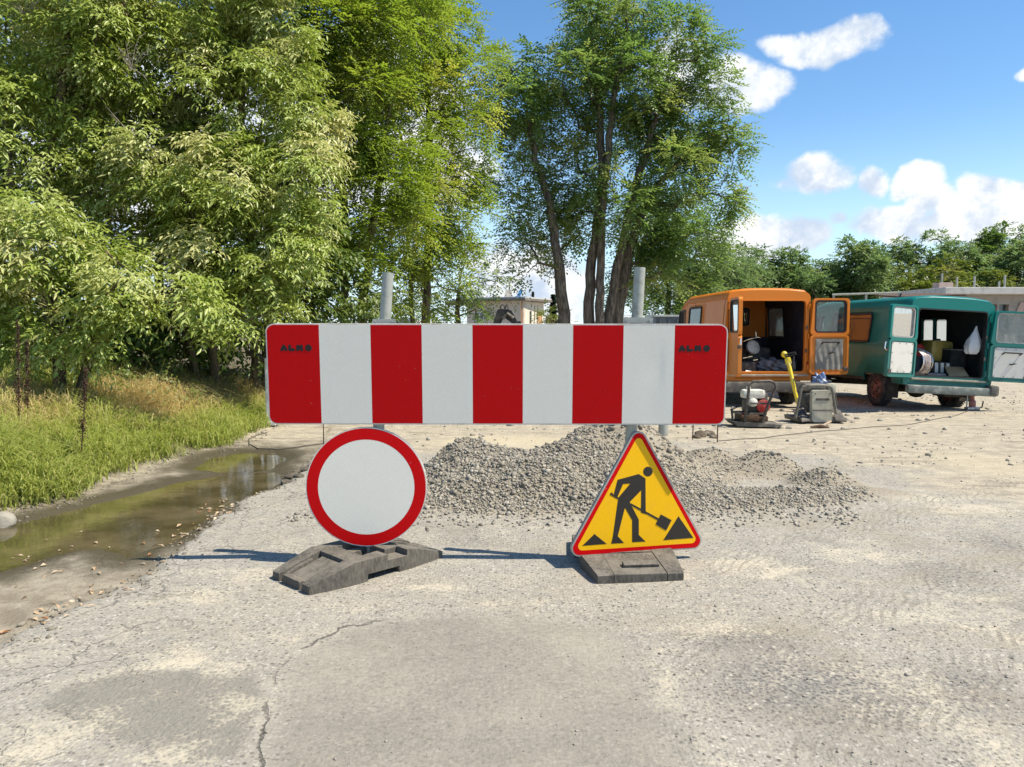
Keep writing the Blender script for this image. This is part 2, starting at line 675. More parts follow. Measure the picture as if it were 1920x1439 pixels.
# wheel lanes across the dusty right-hand side
g_tread = np.zeros_like(gxf)
for (qa, qb, hw_) in ((gp([(2050, 990)])[0], gp([(1330, 1240)])[0], .16), (gp([(2100, 1120)])[0], gp([(1500, 1420)])[0], .16), (gp([(1900, 900)])[0], gp([(1350, 1060)])[0], .15)):
    ex_, ey_ = qb[0] - qa[0], qb[1] - qa[1]
    t_ = np.clip(((gxf - qa[0]) * ex_ + (gyf - qa[1]) * ey_) / (ex_ ** 2 + ey_ ** 2), 0, 1)
    dd = np.hypot(gxf - qa[0] - t_ * ex_, gyf - qa[1] - t_ * ey_)
    g_tread = np.maximum(g_tread, sstep(dd, hw_ * 1.3, hw_ * .7))


def ground_material():
    m, nn, b = principled("ground_surface", None, 0.9, 0, 0.3)
    co = nn.new('ShaderNodeTexCoord').outputs['Object']
    es, gs, pa, pat, pat2 = nn.attr('es'), nn.attr('gs'), nn.attr('pa'), nn.attr('pat'), nn.attr('pat2')
    hp, sand, dark, lot = nn.attr('hp'), nn.attr('sand'), nn.attr('dark'), nn.attr('lot')
    nL = nn.noise(co, 0.9, 5, 0.6)
    nM = nn.noise(co, 6.0, 5, 0.65)
    nF = nn.noise(co, 46.0, 4, 0.7)
    nG = nn.noise(co, 160.0, 2, 0.6)
    vc = nn.new('ShaderNodeTexVoronoi')
    nn.put(vc.inputs['Vector'], nn.vmath('ADD', co, nn.vmath('MULTIPLY', nn.noise(co, 75.0, 3, 0.7, out=1), (0.022, 0.022, 0.022))))
    vc.inputs['Scale'].default_value = 62.0
    vsep = nn.new('ShaderNodeSeparateColor')
    nn.l.new(vc.outputs['Color'], vsep.inputs[0])
    vd = vc.outputs['Distance']
    # bound asphalt: pale worn chips in a dusty grey binder
    chip = nn.mix(vsep.outputs[0], (0.15, 0.145, 0.135), (0.61, 0.575, 0.505))
    binder = nn.mix(nF, (0.24, 0.225, 0.20), (0.53, 0.495, 0.425))
    asp = nn.mix(nn.step(vd, 0.25, 0.6), chip, binder)
    asp = nn.mix(nn.step(nM, 0.35, 0.7, 0.0, 0.35), asp, (0.47, 0.42, 0.35))
    asp = nn.mix(nn.math('MULTIPLY', nn.step(nn.math('ADD', dark, nn.math('MULTIPLY', nn.math('SUBTRACT', nM, 0.5), 0.9)), 0.2, 0.75), nn.step(vd, 0.70, 0.15, 0.25, 0.80)), asp, (0.115, 0.112, 0.115))
    # open pits and dark chips, and brown dirt trodden in towards the right
    pit = nn.new('ShaderNodeTexVoronoi')
    nn.put(pit.inputs['Vector'], co)
    pit.inputs['Scale'].default_value = 34.0
    ps_ = nn.new('ShaderNodeSeparateColor')
    nn.l.new(pit.outputs['Color'], ps_.inputs[0])
    pk_ = nn.math('MULTIPLY', nn.step(pit.outputs['Distance'], 0.34, 0.20), nn.step(ps_.outputs[0], 0.60, 0.64))
    asp = nn.mix(nn.math('MULTIPLY', pk_, 0.75), asp, (0.085, 0.078, 0.068))
    pk2_ = nn.math('MULTIPLY', nn.step(pit.outputs['Distance'], 0.36, 0.22), nn.step(ps_.outputs[1], 0.72, 0.76))
    asp = nn.mix(nn.math('MULTIPLY', pk2_, 0.6), asp, (0.70, 0.66, 0.57))
    br = nn.noise(nn.vmath('MULTIPLY', co, (0.8, 1.5, 1.0)), 1.1, 7, 0.7)
    brk = nn.math('MULTIPLY', nn.step(br, 0.46, 0.66), nn.step(nn.attr('xx'), 0.2, 1.8, 0.15, 0.7))
    asp = nn.mix(brk, asp, nn.mix(nF, (0.22, 0.185, 0.135), (0.50, 0.435, 0.335)))
    # worn smoother patch
    pk = nn.step(nn.math('ADD', pat, nn.math('MULTIPLY', nn.math('ADD', nn.math('MULTIPLY', nn.math('SUBTRACT', nM, 0.5), 0.35), nn.math('MULTIPLY', nn.math('SUBTRACT', nL, 0.5), 0.5)))), 0.10, -0.16)
    pcol = nn.mix(nn.step(nn.math('ADD', nL, nn.math('MULTIPLY', nF, 0.5)), 0.55, 1.0), (0.225, 0.21, 0.18), (0.40, 0.37, 0.305))
    pcol = nn.mix(nn.step(nG, 0.55, 0.75, 0, 0.35), pcol, (0.45, 0.42, 0.37))
    asp = nn.mix(nn.math('MULTIPLY', pk, 0.72), asp, pcol)
    pk2 = nn.step(nn.math('ADD', pat2, nn.math('MULTIPLY', nn.math('SUBTRACT', nM, 0.5), 0.12)), 0.03, -0.03)
    asp = nn.mix(nn.math('MULTIPLY', pk2, 0.8), asp, nn.mix(nF, (0.20, 0.19, 0.168), (0.32, 0.30, 0.255)))
    # loose pale sand lying in the hollows
    nQ = nn.noise(nn.vmath('MULTIPLY', co, (1.0, 1.6, 1.0)), 2.6, 7, 0.68, 0.4)
    sf = nn.math('ADD', nn.math('MULTIPLY', sand, 0.62), nn.math('ADD', nn.math('MULTIPLY', nn.math('SUBTRACT', nM, 0.5), 0.9), nn.math('MULTIPLY', nn.math('SUBTRACT', nQ, 0.46), 2.1)))
    sf = nn.math('ADD', sf, nn.math('MULTIPLY', nn.math('SUBTRACT', vd, 0.42), 0.75))
    sk = nn.math('MULTIPLY', nn.step(sf, 0.25, 1.0, 0.0, 0.9), nn.math('SUBTRACT', 1.0, nn.math('MULTIPLY', pk, 0.75)))
    sandc = nn.mix(nF, (0.56, 0.50, 0.385), (0.70, 0.635, 0.50))
    asp = nn.mix(sk, asp, sandc)
    nP = nn.noise(co, 1.3, 6, 0.7)
    asp = nn.mix(nn.step(nP, 0.54, 0.68, 0, 0.6), asp, nn.mix(nF, (0.20, 0.185, 0.16), (0.36, 0.335, 0.285)))
    # cracks: along the patch, and a net of them near the broken edge
    wob = nn.math('ADD', nn.math('MULTIPLY', nn.math('SUBTRACT', nM, 0.5), 0.10), nn.math('MULTIPLY', nn.math('SUBTRACT', nF, 0.5), 0.035))
    cp = nn.math('ABSOLUTE', nn.math('ADD', pat, wob))
    crk = nn.math('MULTIPLY', nn.math('MULTIPLY', nn.step(cp, 0.008, 0.002), nn.step(nn.noise(co, 1.7, 2), 0.38, 0.46)), nn.step(nn.attr('xx'), -0.55, -0.72))
    cw = nn.vmath('ADD', co, nn.vmath('MULTIPLY', nn.noise(co, 5.0, 4, 0.6, out=1), (0.28, 0.28, 0.0)))
    ce = nn.voro(cw, 3.4, 'DISTANCE_TO_EDGE')
    near_edge = nn.math('MULTIPLY', nn.step(es, 1.0, 0.25), nn.step(nn.noise(co, 2.1, 3), 0.40, 0.55))
    crk2 = nn.math('MULTIPLY', nn.step(ce, 0.020, 0.004, 0.0, 0.6), near_edge)
    ce3 = nn.voro(nn.vmath('MULTIPLY', cw, (1.0, 1.0, 0.0)), 1.15, 'DISTANCE_TO_EDGE')
    crk3 = nn.math('MULTIPLY', nn.step(ce3, 0.006, 0.002), nn.step(nn.noise(co, 0.8, 3), 0.60, 0.66, 0, .6))
    crk = nn.math('MAXIMUM', crk, nn.math('MAXIMUM', crk2, crk3))
    crk = nn.math('MULTIPLY', crk, nn.step(lot, 0.6, 0.2))
    asp = nn.mix(nn.math('MULTIPLY', crk, 0.62), asp, (0.055, 0.05, 0.045))
    # compacted sandy lot
    lc = nn.mix(nn.step(nM, 0.3, 0.75), (0.40, 0.35, 0.275), (0.62, 0.545, 0.415))
    stretch = nn.noise(nn.vmath('MULTIPLY', co, (0.5, 2.4, 1.0)), 2.2, 6, 0.68)
    lc = nn.mix(nn.step(stretch, 0.53, 0.68, 0, 0.75), lc, (0.225, 0.190, 0.145))
    lc = nn.mix(nn.math('MULTIPLY', nn.step(vsep.outputs[1], 0.74, 0.82), nn.step(vd, 0.5, 0.3)), lc, (0.22, 0.20, 0.17))
    lc = nn.mix(nn.step(nF, 0.62, 0.74, 0, 0.6), lc, (0.20, 0.18, 0.15))
    lc = nn.mix(nn.step(sand, 0.2, 0.8, 0, 0.8), lc, (0.60, 0.52, 0.37))
    col = nn.mix(nn.step(nn.math('ADD', lot, nn.math('MULTIPLY', nn.math('SUBTRACT', nM, 0.5), 0.7)), 0.25, 0.75), asp, lc)
    # tyre cleat prints pressed into the dust
    tr_ = nn.attr('tread')
    tv = nn.new('ShaderNodeSeparateXYZ')
    nn.l.new(co, tv.inputs[0])
    along = nn.math('ADD', nn.math('MULTIPLY', tv.outputs[0], 0.83), nn.math('MULTIPLY', tv.outputs[1], -0.56))
    acr = nn.math('ABSOLUTE', nn.math('SINE', nn.math('MULTIPLY', nn.math('ADD', nn.math('MULTIPLY', tv.outputs[0], 0.56), nn.math('MULTIPLY', tv.outputs[1], 0.83)), 9.0)))
    bars = nn.math('SINE', nn.math('ADD', nn.math('MULTIPLY', along, 120.0), nn.math('ADD', nn.math('MULTIPLY', acr, 3.2), nn.math('MULTIPLY', nM, 2.5))))
    tk_ = nn.math('MULTIPLY', nn.step(bars, 0.0, 0.8), nn.math('MULTIPLY', nn.step(tr_, 0.3, 0.8), nn.step(nQ, 0.40, 0.58)))
    col = nn.mix(nn.math('MULTIPLY', tk_, 0.40), col, (0.22, 0.20, 0.165))
    # dug-out grit of the heaps
    hc = nn.mix(nM, (0.25, 0.21, 0.15), (0.37, 0.32, 0.24))
    hc = nn.mix(nn.step(nF, 0.35, 0.75), hc, (0.45, 0.41, 0.34))
    col = nn.mix(nn.step(nn.math('ADD', hp, nn.math('MULTIPLY', nn.math('SUBTRACT', nM, 0.5), 0.06)), 0.015, 0.06), col, hc)
    # mud and silt beside the road
    wetk = nn.step(nn.math('ADD', pa, nn.math('MULTIPLY', nn.math('SUBTRACT', nM, 0.5), 0.25)), 0.42, 0.05)
    mc = nn.mix(nn.step(nM, 0.35, 0.7), (0.25, 0.215, 0.16), (0.44, 0.39, 0.305))
    mc = nn.mix(nn.step(nF, 0.60, 0.72, 0, 0.5), mc, (0.46, 0.42, 0.35))
    mc = nn.mix(wetk, mc, (0.10, 0.083, 0.055))
    mudk = nn.math('MULTIPLY', nn.step(es, 0.03, -0.03), nn.step(lot, 0.7, 0.3))
    col = nn.mix(mudk, col, mc)
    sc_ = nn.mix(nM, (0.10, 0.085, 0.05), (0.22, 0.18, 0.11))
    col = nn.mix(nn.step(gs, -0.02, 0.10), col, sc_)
    nn.put(b.inputs['Base Color'], nn.mix(1.0, col, (0.77, 0.765, 0.75), 'MULTIPLY'))
    nn.put(b.inputs['Roughness'], nn.math('SUBTRACT', 0.93, nn.math('MULTIPLY', nn.math('MULTIPLY', wetk, mudk), 0.5)))
    h = nn.math('ADD', nn.math('MULTIPLY', nn.math('SUBTRACT', 1.0, vd), nn.math('SUBTRACT', 0.55, nn.math('MULTIPLY', nn.math('MAXIMUM', pk, sk), 0.45))), nn.math('MULTIPLY', nF, 0.9))
    h = nn.math('SUBTRACT', h, nn.math('MULTIPLY', crk, 1.6))
    h = nn.math('SUBTRACT', h, nn.math('MULTIPLY', tk_, 0.22))
    h = nn.math('ADD', h, nn.math('MULTIPLY', nM, 1.6))
    nn.put(b.inputs['Normal'], nn.bump(h, 0.75, 0.009))
    return m


M_GROUND = ground_material()
NX, NY = len(XS), len(YS)
ii = (np.arange(NY - 1)[:, None] * NX + np.arange(NX - 1)[None, :]).ravel()
quads = np.stack([ii, ii + 1, ii + 1 + NX, ii + NX], axis=1)
f_es = g_es[quads].mean(1)
f_gs = g_gs[quads].mean(1)
f_lot = lotk[quads].mean(1)
zone = np.where(f_gs > 0, 1, np.where((f_es < 0) & (f_lot < 0.5), 2, np.where(f_lot > 0.5, 3, 0)))
PTS = np.stack([gxf, gyf, gz], axis=1)
for zi, nm, lab in ((0, 'road', 'worn grey asphalt road dusted with pale sand'), (1, 'verge', 'grassy bank beside the road'),
                    (2, 'mud_strip', 'muddy strip between the road and the grass'), (3, 'sandy_lot', 'compacted sandy ground around the vans')):
    q = quads[zone == zi]
    used, inv = np.unique(q.ravel(), return_inverse=True)
    me = fast_mesh(nm, PTS[used], 4, inv, smooth=True)
    for an, arr in (('es', g_es), ('gs', g_gs), ('pa', g_pa), ('pat', g_pat), ('pat2', g_pat2), ('hp', g_hp), ('sand', g_sand), ('dark', g_dark), ('lot', lotk), ('xx', gxf), ('tread', g_tread)):
        add_attr(me, an, np.clip(arr[used], -5, 5))
    tag(link(nm, me, M_GROUND), lab, None, None, 'structure')


def H(x, y):
    return float(height(np.array([x]), np.array([y]))[0])


# water
mw, nnw, bw = principled("puddle_water", (0.062, 0.056, 0.026), 0.05, 0, 0.30)
cow = nnw.new('ShaderNodeTexCoord').outputs['Object']
nnw.put(bw.inputs['Base Color'], nnw.mix(nnw.step(nnw.noise(cow, 2.5, 4), 0.35, 0.7), (0.062, 0.051, 0.022), (0.125, 0.100, 0.052)))
nnw.put(bw.inputs['Normal'], nnw.bump(nnw.noise(cow, 14.0, 3), 0.10, 0.01))
for poly, lab in ((puddle_a, 'long murky roadside puddle'), (puddle_b, 'small far puddle')):
    cx = sum(p[0] for p in poly) / len(poly)
    cy = sum(p[1] for p in poly) / len(poly)
    dense = []
    for i, p in enumerate(poly):
        q = poly[(i + 1) % len(poly)]
        dense += [(p[0] + (q[0] - p[0]) * t / 3, p[1] + (q[1] - p[1]) * t / 3) for t in range(3)]
    big = []
    ar = sum(dense[i - 1][0] * dense[i][1] - dense[i][0] * dense[i - 1][1] for i in range(len(dense)))
    for i, p in enumerate(dense):
        a, c = Vector(dense[i - 2]), Vector(dense[(i + 2) % len(dense)])
        t = (c - a).normalized()
        sg = 0.11 if ar > 0 else -0.11
        big.append((p[0] + t.y * sg, p[1] - t.x * sg))
    dz = 0.004 if poly is puddle_b else 0.0
    o = MB().prism(big, WATER_Z - 0.03 - dz, WATER_Z - dz).build('puddle', mw)
    tag(o, lab, None, None, 'structure')

# ================================================================== barrier, signs, posts, feet
def sheeting(name, col, spec=0.5, rough=0.28, grime=None):
    """reflective sheeting: fine cell grain, faint vertical streaks of dust"""
    m, nn, b = principled(name, col, rough, 0, spec)
    co = nn.new('ShaderNodeTexCoord').outputs['Object']
    cell = nn.voro(co, 260.0, 'F1')
    st = nn.noise(nn.vmath('MULTIPLY', co, (9.0, 9.0, 1.2)), 1.6, 5, 0.6)
    d = tuple(min(1.0, c * 0.86) for c in col)
    c1 = nn.mix(nn.step(cell, 0.1, 0.6), col, d)
    c1 = nn.mix(nn.step(st, 0.45, 0.75, 0, 0.25), c1, grime or tuple(c * 0.8 + 0.03 for c in col))
    scf = nn.math('MULTIPLY', nn.step(nn.noise(co, 46, 3, 0.7), 0.66, 0.72), nn.step(nn.noise(co, 4.5, 2), 0.48, 0.62))
    c1 = nn.mix(nn.math('MULTIPLY', scf, 0.45), c1, (0.42, 0.38, 0.31))
    nn.put(b.inputs['Base Color'], c1)
    nn.put(b.inputs['Normal'], nn.bump(nn.noise(co, 2.2, 2), 0.05, 0.02))
    return m


M_RED = sheeting('red_sheeting', (0.57, 0.003, 0.005), 0.10, 0.38, (0.38, 0.006, 0.010))
M_REDS = sheeting('red_sign_sheeting', (0.62, 0.003, 0.005), 0.10, 0.38, (0.44, 0.006, 0.010))
M_WHITE = sheeting('white_sheeting', (0.86, 0.83, 0.73), 0.2, 0.36, (0.72, 0.69, 0.59))
M_YELLOW = sheeting('yellow_sheeting', (0.93, 0.51, 0.006), 0.2, 0.34, (0.66, 0.40, 0.04))
M_BLACK = worn('black_print', (0.018, 0.015, 0.012), (0.10, 0.09, 0.075), 40, 0.4, lo=0.62, hi=0.75)
M_INK = principled('marker_ink', (0.006, 0.005, 0.005), 0.7)[0]
M_GALV = worn('galvanised_steel', (0.36, 0.37, 0.33), (0.25, 0.26, 0.22), 14, 0.55, 0.25, 0.1)
M_ALU = worn('aluminium_plate', (0.36, 0.355, 0.33), (0.27, 0.26, 0.235), 10, 0.5, 0.2)
M_EDGE = worn('white_rim_enamel', (0.62, 0.60, 0.54), (0.46, 0.43, 0.37), 12, 0.5)


def rubber_material():
    m, nn, b = principled('recycled_rubber', None, 0.85, 0, 0.3)
    co = nn.new('ShaderNodeTexCoord').outputs['Object']
    n1, n2 = nn.noise(co, 7, 5, 0.6), nn.noise(nn.vmath('MULTIPLY', co, (1, 1, 0.4)), 60, 4, 0.7)
    geo = nn.new('ShaderNodeNewGeometry')
    gs_ = nn.new('ShaderNodeSeparateXYZ')
    nn.l.new(geo.outputs['Normal'], gs_.inputs[0])
    up = nn.step(gs_.outputs[2], 0.3, 0.95)
    c = nn.mix(nn.step(n2, 0.35, 0.7), (0.066, 0.060, 0.051), (0.125, 0.113, 0.095))
    dust = nn.math('MULTIPLY', nn.step(nn.math('ADD', n1, nn.math('MULTIPLY', n2, 0.5)), 0.55, 0.95), nn.math('ADD', 0.25, nn.math('MULTIPLY', up, 0.6)))
    c = nn.mix(dust, c, (0.195, 0.176, 0.145))
    nn.put(b.inputs['Base Color'], c)
    nn.put(b.inputs['Normal'], nn.bump(n2, 0.35, 0.004))
    return m


M_RUBBER = rubber_material()

# ---- barrier board
YB = 4.352
cB = W(931, 703, YB)
BW, BH = 861 / F * YB, 188.5 / F * YB
LEAN = 3.2
root = thing('barrier_board', 'long red and white striped barrier board held across two posts', 'barrier', cB, (R(90 + LEAN), R(0.08), 0))
# local: x right, y up, z towards the viewer (after the +90 rotation z points to -Y)
MB().prism(rrect(BW, BH, 0.045), -0.028, -0.004).build('backing_panel', M_ALU, root)
MB().ring(rrect(BW + 0.006, BH + 0.006, 0.047), rrect(BW - 0.008, BH - 0.008, 0.041), -0.03, -0.0015).build('rim', M_EDGE, root)
xs = [-BW / 2 + 0.004 + (BW - 0.008) * t for t in [0, 0.1135, 0.2255, 0.3365, 0.4472, 0.5570, 0.6660, 0.7755, 0.8870, 1.0]]
outl = rrect(BW - 0.008, BH - 0.008, 0.041, 6)
for i in range(9):
    a, b_ = xs[i], xs[i + 1]
    if i == 0:
        pts = [p for p in outl if p[0] < -BW / 2 + 0.06]
        pts = [(b_, BH / 2 - 0.004)] + pts + [(b_, -BH / 2 + 0.004)]
    elif i == 8:
        right = [p for p in outl if p[0] > BW / 2 - 0.06]
        q = len(right) // 2
        pts = [(a, -BH / 2 + 0.004)] + right[q:] + right[:q] + [(a, BH / 2 - 0.004)]
    else:
        pts = None
    mat = M_RED if i % 2 == 0 else M_WHITE
    gap = 0.0006
    if pts:
        o = MB().prism(pts, -0.004, 0.0).build('stripe', mat, root)
    elif i != 7:
        o = MB().box(((a + b_) / 2, 0, -0.002), (b_ - a - gap, BH - 0.008, 0.004)).build('stripe', mat, root)
    else:
        # the dented stripe: a fine grid pushed in along an upright crease
        nx, ny = 36, 50
        X, Y = np.meshgrid(np.linspace(a + gap / 2, b_ - gap / 2, nx), np.linspace(-BH / 2 + 0.004, BH / 2 - 0.004, ny))
        xc = a + (b_ - a) * 0.70 + 0.05 * (Y - 0.02)
        u = (X - xc) / np.where(X < xc, 0.085, 0.030)
        v = (Y - 0.035) / 0.12
        Z = -0.0022 * np.exp(-u * u) * np.exp(-v * v) - 0.001 * np.exp(-((X - a - .16) / .06) ** 2 - ((Y + .16) / .14) ** 2)
        ed = np.minimum(np.minimum(X - a, b_ - X) / 0.03, np.minimum(BH / 2 - Y, BH / 2 + Y) / 0.03)
        Z = Z * np.clip(ed, 0, 1)
        idx = (np.arange(ny - 1)[:, None] * nx + np.arange(nx - 1)[None, :]).ravel()
        me = fast_mesh('stripe', np.stack([X.ravel(), Y.ravel(), Z.ravel()], 1), 4, np.stack([idx, idx + 1, idx + 1 + nx, idx + nx], 1), True)
        o = link('stripe', me, M_WHITE, root)
        o['label'] = 'dented white stripe'
# hand-drawn letters


def strokes(segs, r, h0, h1, mb):
    for (p, q) in segs:
        p, q = Vector(p), Vector(q)
        d = (q - p)
        a = math.atan2(d.y, d.x)
        pts = []
        for k in range(7):
            t = a - math.pi / 2 + math.pi * k / 6
            pts.append((q.x + r * math.cos(t), q.y + r * math.sin(t)))
        for k in range(7):
            t = a + math.pi / 2 + math.pi * k / 6
            pts.append((p.x + r * math.cos(t), p.y + r * math.sin(t)))
        mb.prism(pts, h0, h1)
        h1 += 0.00015


LET = {'A': [((0, 0), (.5, 1)), ((.5, 1), (1, 0)), ((.2, .35), (.8, .35))], 'L': [((0, 1), (0, 0)), ((0, 0), (.9, 0))],
       'M': [((0, 0), (.1, 1)), ((.1, 1), (.5, .3)), ((.5, .3), (.9, 1)), ((.9, 1), (1, 0))],
       'O': [((.3, 0), (.75, 0)), ((.75, 0), (1, .5)), ((1, .5), (.7, 1)), ((.7, 1), (.3, 1)), ((.3, 1), (0, .5)), ((0, .5), (.3, 0))]}
for lx in (528.5, 1273.5):
    mb = MB()
    for ch, off in (('A', 0), ('L', 15), ('M', 29.5), ('O', 46)):
        q = (W(lx + off, 656.5, YB) - cB)
        w_, h_ = 8.0 / F * YB, 7.0 / F * YB
        strokes([((q.x + a[0] * w_, q.z + a[1] * h_), (q.x + b2[0] * w_, q.z + b2[1] * h_)) for a, b2 in LET[ch]], 0.0082, 0.0001, 0.0008, mb)
    mb.build('lettering', M_INK, root)


def to_plane(px, py, o, M):
    """photo pixel -> 2D point on a flat sign whose frame is M (x right, y up, z out) at o"""
    n = M.col[2]
    d = px_dir(px, py)
    c = Vector((0, 0, CAM_H))
    t = (o - c).dot(n) / d.dot(n)
    p = c + d * t - o
    return (p.dot(M.col[0]), p.dot(M.col[1]))


# ---- round sign
YC = 4.372
cC = W(686.3, 914, YC)
root = thing('round_sign', 'round white sign with a red ring standing low on the post beside the puddle', 'road sign', cC, (R(90), 0, R(1.5)))
rs = 114.5 / F * YC


def circ(r_, n=72):
    return [(r_ * math.cos(2 * math.pi * k / n), r_ * math.sin(2 * math.pi * k / n)) for k in range(n)]


MB().prism(circ(rs - 0.004), -0.016, -0.003).build('backing_plate', M_ALU, root, True)
MB().ring(circ(rs), circ(rs - 0.006), -0.026, -0.001).build('rim', M_EDGE, root, True)
MB().ring(circ(rs - 0.006), circ(rs * 0.797), -0.003, 0.0).build('red_ring', M_REDS, root)
MB().prism(circ(rs * 0.797 - 0.0004), -0.003, -0.0003).build('white_disc', M_WHITE, root)

# ---- triangle sign
YAW = 13.5
Mt = (Matrix.Rotation(R(YAW), 3, 'Z') @ Matrix.Rotation(R(90), 3, 'X'))
x0 = W(1180, 830, 4.375)
cT = x0 + Vector((math.cos(R(YAW)), math.sin(R(YAW)), 0)) * 0.04
cT.z = W(1193, 945, 4.38).z
root = thing('roadworks_sign', 'red and yellow triangle sign with a digging figure', 'road sign', cT, Mt.to_euler())


def tz(p):
    return to_plane(1020 + p[0] * 340 / 1439, 780 + p[1] * 340 / 1439, cT, Mt)


k = 340 / 1439 / F * 4.39
cs = [(*tz((750, 192)), 55 * k), (*tz((282, 1050)), 56 * k), (*tz((1189, 994)), 55 * k)]
cs_out = [(c[0], c[1], c[2] + 13 * k) for c in cs]
cs_out0 = [(c[0], c[1], c[2] + 2 * k) for c in cs]
yel = [(*tz((750, 212)), 35 * k), (*tz((303, 1034)), 36 * k), (*tz((1171, 979)), 35 * k)]
MB().prism(hull_circles(cs_out0), -0.016, -0.003).build('backing_plate', M_ALU, root)
MB().ring(hull_circles(cs_out), hull_circles(cs), -0.028, -0.0012).build('rim', M_ALU, root)
MB().ring(hull_circles(cs), hull_circles(yel), -0.003, 0.0).build('red_border', M_REDS, root)
MB().prism(hull_circles([(c[0], c[1], c[2] - 0.0003) for c in yel]), -0.003, -0.0004).build('yellow_field', M_YELLOW, root)
body = [(750, 462), (803, 497), (805, 780), (768, 768), (770, 590), (678, 684), (750, 825), (750, 945), (803, 997), (698, 1002), (698, 828), (640, 728),
        (583, 955), (632, 1008), (532, 1014), (545, 955), (588, 650), (683, 537), (626, 540), (576, 655), (548, 640), (582, 508)]
mb = MB().prism([tz(p) for p in body], -0.0004, 0.0010)
mb.prism([tz((823 + 37 * math.cos(t * math.pi / 12), 442 + 38 * math.sin(t * math.pi / 12))) for t in range(24)], -0.0004, 0.0010)
mb.build('worker_figure', M_BLACK, root)
mb = MB().prism([tz(p) for p in [(526, 612), (590, 648), (584, 662), (520, 626)]], -0.0004, 0.0014)
mb.prism([tz(p) for p in [(534, 607), (545, 614), (536, 634), (525, 628)]], -0.0004, 0.0016)
mb.prism([tz(p) for p in [(688, 694), (912, 816), (905, 831), (684, 708)]], -0.0004, 0.0014)
mb.prism([tz(p) for p in [(925, 782), (1010, 828), (967, 910), (883, 860)]], -0.0004, 0.0018)
mb.build('shovel_figure', M_BLACK, root)
MB().prism([tz(p) for p in [(398, 938), (495, 1016), (303, 1031)]], -0.0004, 0.0010).build('mound_figure', M_BLACK, root)
MB().prism([tz(p) for p in [(1065, 797), (1183, 968), (945, 986)]], -0.0004, 0.0010).build('mound_figure', M_BLACK, root)

# ---- posts
rp = 10.6 / F * 4.42


def post(top, foot, Y, label, clamp_px):
    a, b2 = W(*top, Y), W(*foot, Y)
    b2.z = 0.02
    r_ = thing('steel_post', label, 'post', b2)
    d = a - b2
    mb = MB().tube([Vector((0, 0, 0)), d * 0.5, d], rp, 20, caps=False)
    mb.tube([d * 0.9, d], rp - 0.004, 20, caps=False)
    mb.tube([d - d.normalized() * 0.012, d - d.normalized() * 0.010], rp - 0.003, 20)
    mb.build('tube', M_GALV, r_, True)
    for py, wd in clamp_px:
        t = (W(0, py, Y).z - b2.z) / d.z
        c = d * t
        m2 = MB().tube([c - Vector((0, 0, .018)), c + Vector((0, 0, .018))], rp + 0.006, 20)
        m2.box(c + Vector((0.0, -rp - 0.004, 0)), (wd, 0.008, 0.032))
        for s in (-1, 1):
            m2.tube([c + Vector((s * wd * .38, -rp - .014, .0)), c + Vector((s * wd * .38, rp + 0.012, 0))], 0.005, 6)
            m2.box(c + Vector((s * wd * .38, -rp + 0.018, 0.0)), (0.018, 0.012, 0.036))
        m2.build('clamp', M_GALV, r_, True)
    return r_


post((727, 512), (695, 1046), 4.425, 'round galvanised post behind the ringed sign', [(604, .13), (760, .13), (870, .13)])
post((1199, 502), (1171, 1054), 4.445, 'round galvanised post behind the triangle sign', [(601, .17), (770, .13), (900, .12)])


# ---- rubber feet
def loft(stations, bev):
    """stations: (u, v0, v1, zbottom, ztop); a closed bar with chamfered edges"""
    bm = bmesh.new()
    rows = []
    for (u, v0, v1, zb, zt) in stations:
        rows.append([bm.verts.new((u, v0, zb)), bm.verts.new((u, v1, zb)), bm.verts.new((u, v1, zt)), bm.verts.new((u, v0, zt))])
    for a, b2 in zip(rows[:-1], rows[1:]):
        for k in range(4):
            j = (k + 1) % 4
            bm.faces.new((a[k], a[j], b2[j], b2[k]))
    bm.faces.new(rows[0])
    bm.faces.new(list(reversed(rows[-1])))
    bmesh.ops.recalc_face_normals(bm, faces=bm.faces[:])
    ed = [e for e in bm.edges if len(e.link_faces) == 2 and e.calc_face_angle() > .3]
    bmesh.ops.bevel(bm, geom=ed, offset=bev, segments=2, profile=.6, affect='EDGES', clamp_overlap=True)
    bm.verts.index_update()
    out = ([v.co.copy() for v in bm.verts], [[v.index for v in f.verts] for f in bm.faces])
    bm.free()
    return out


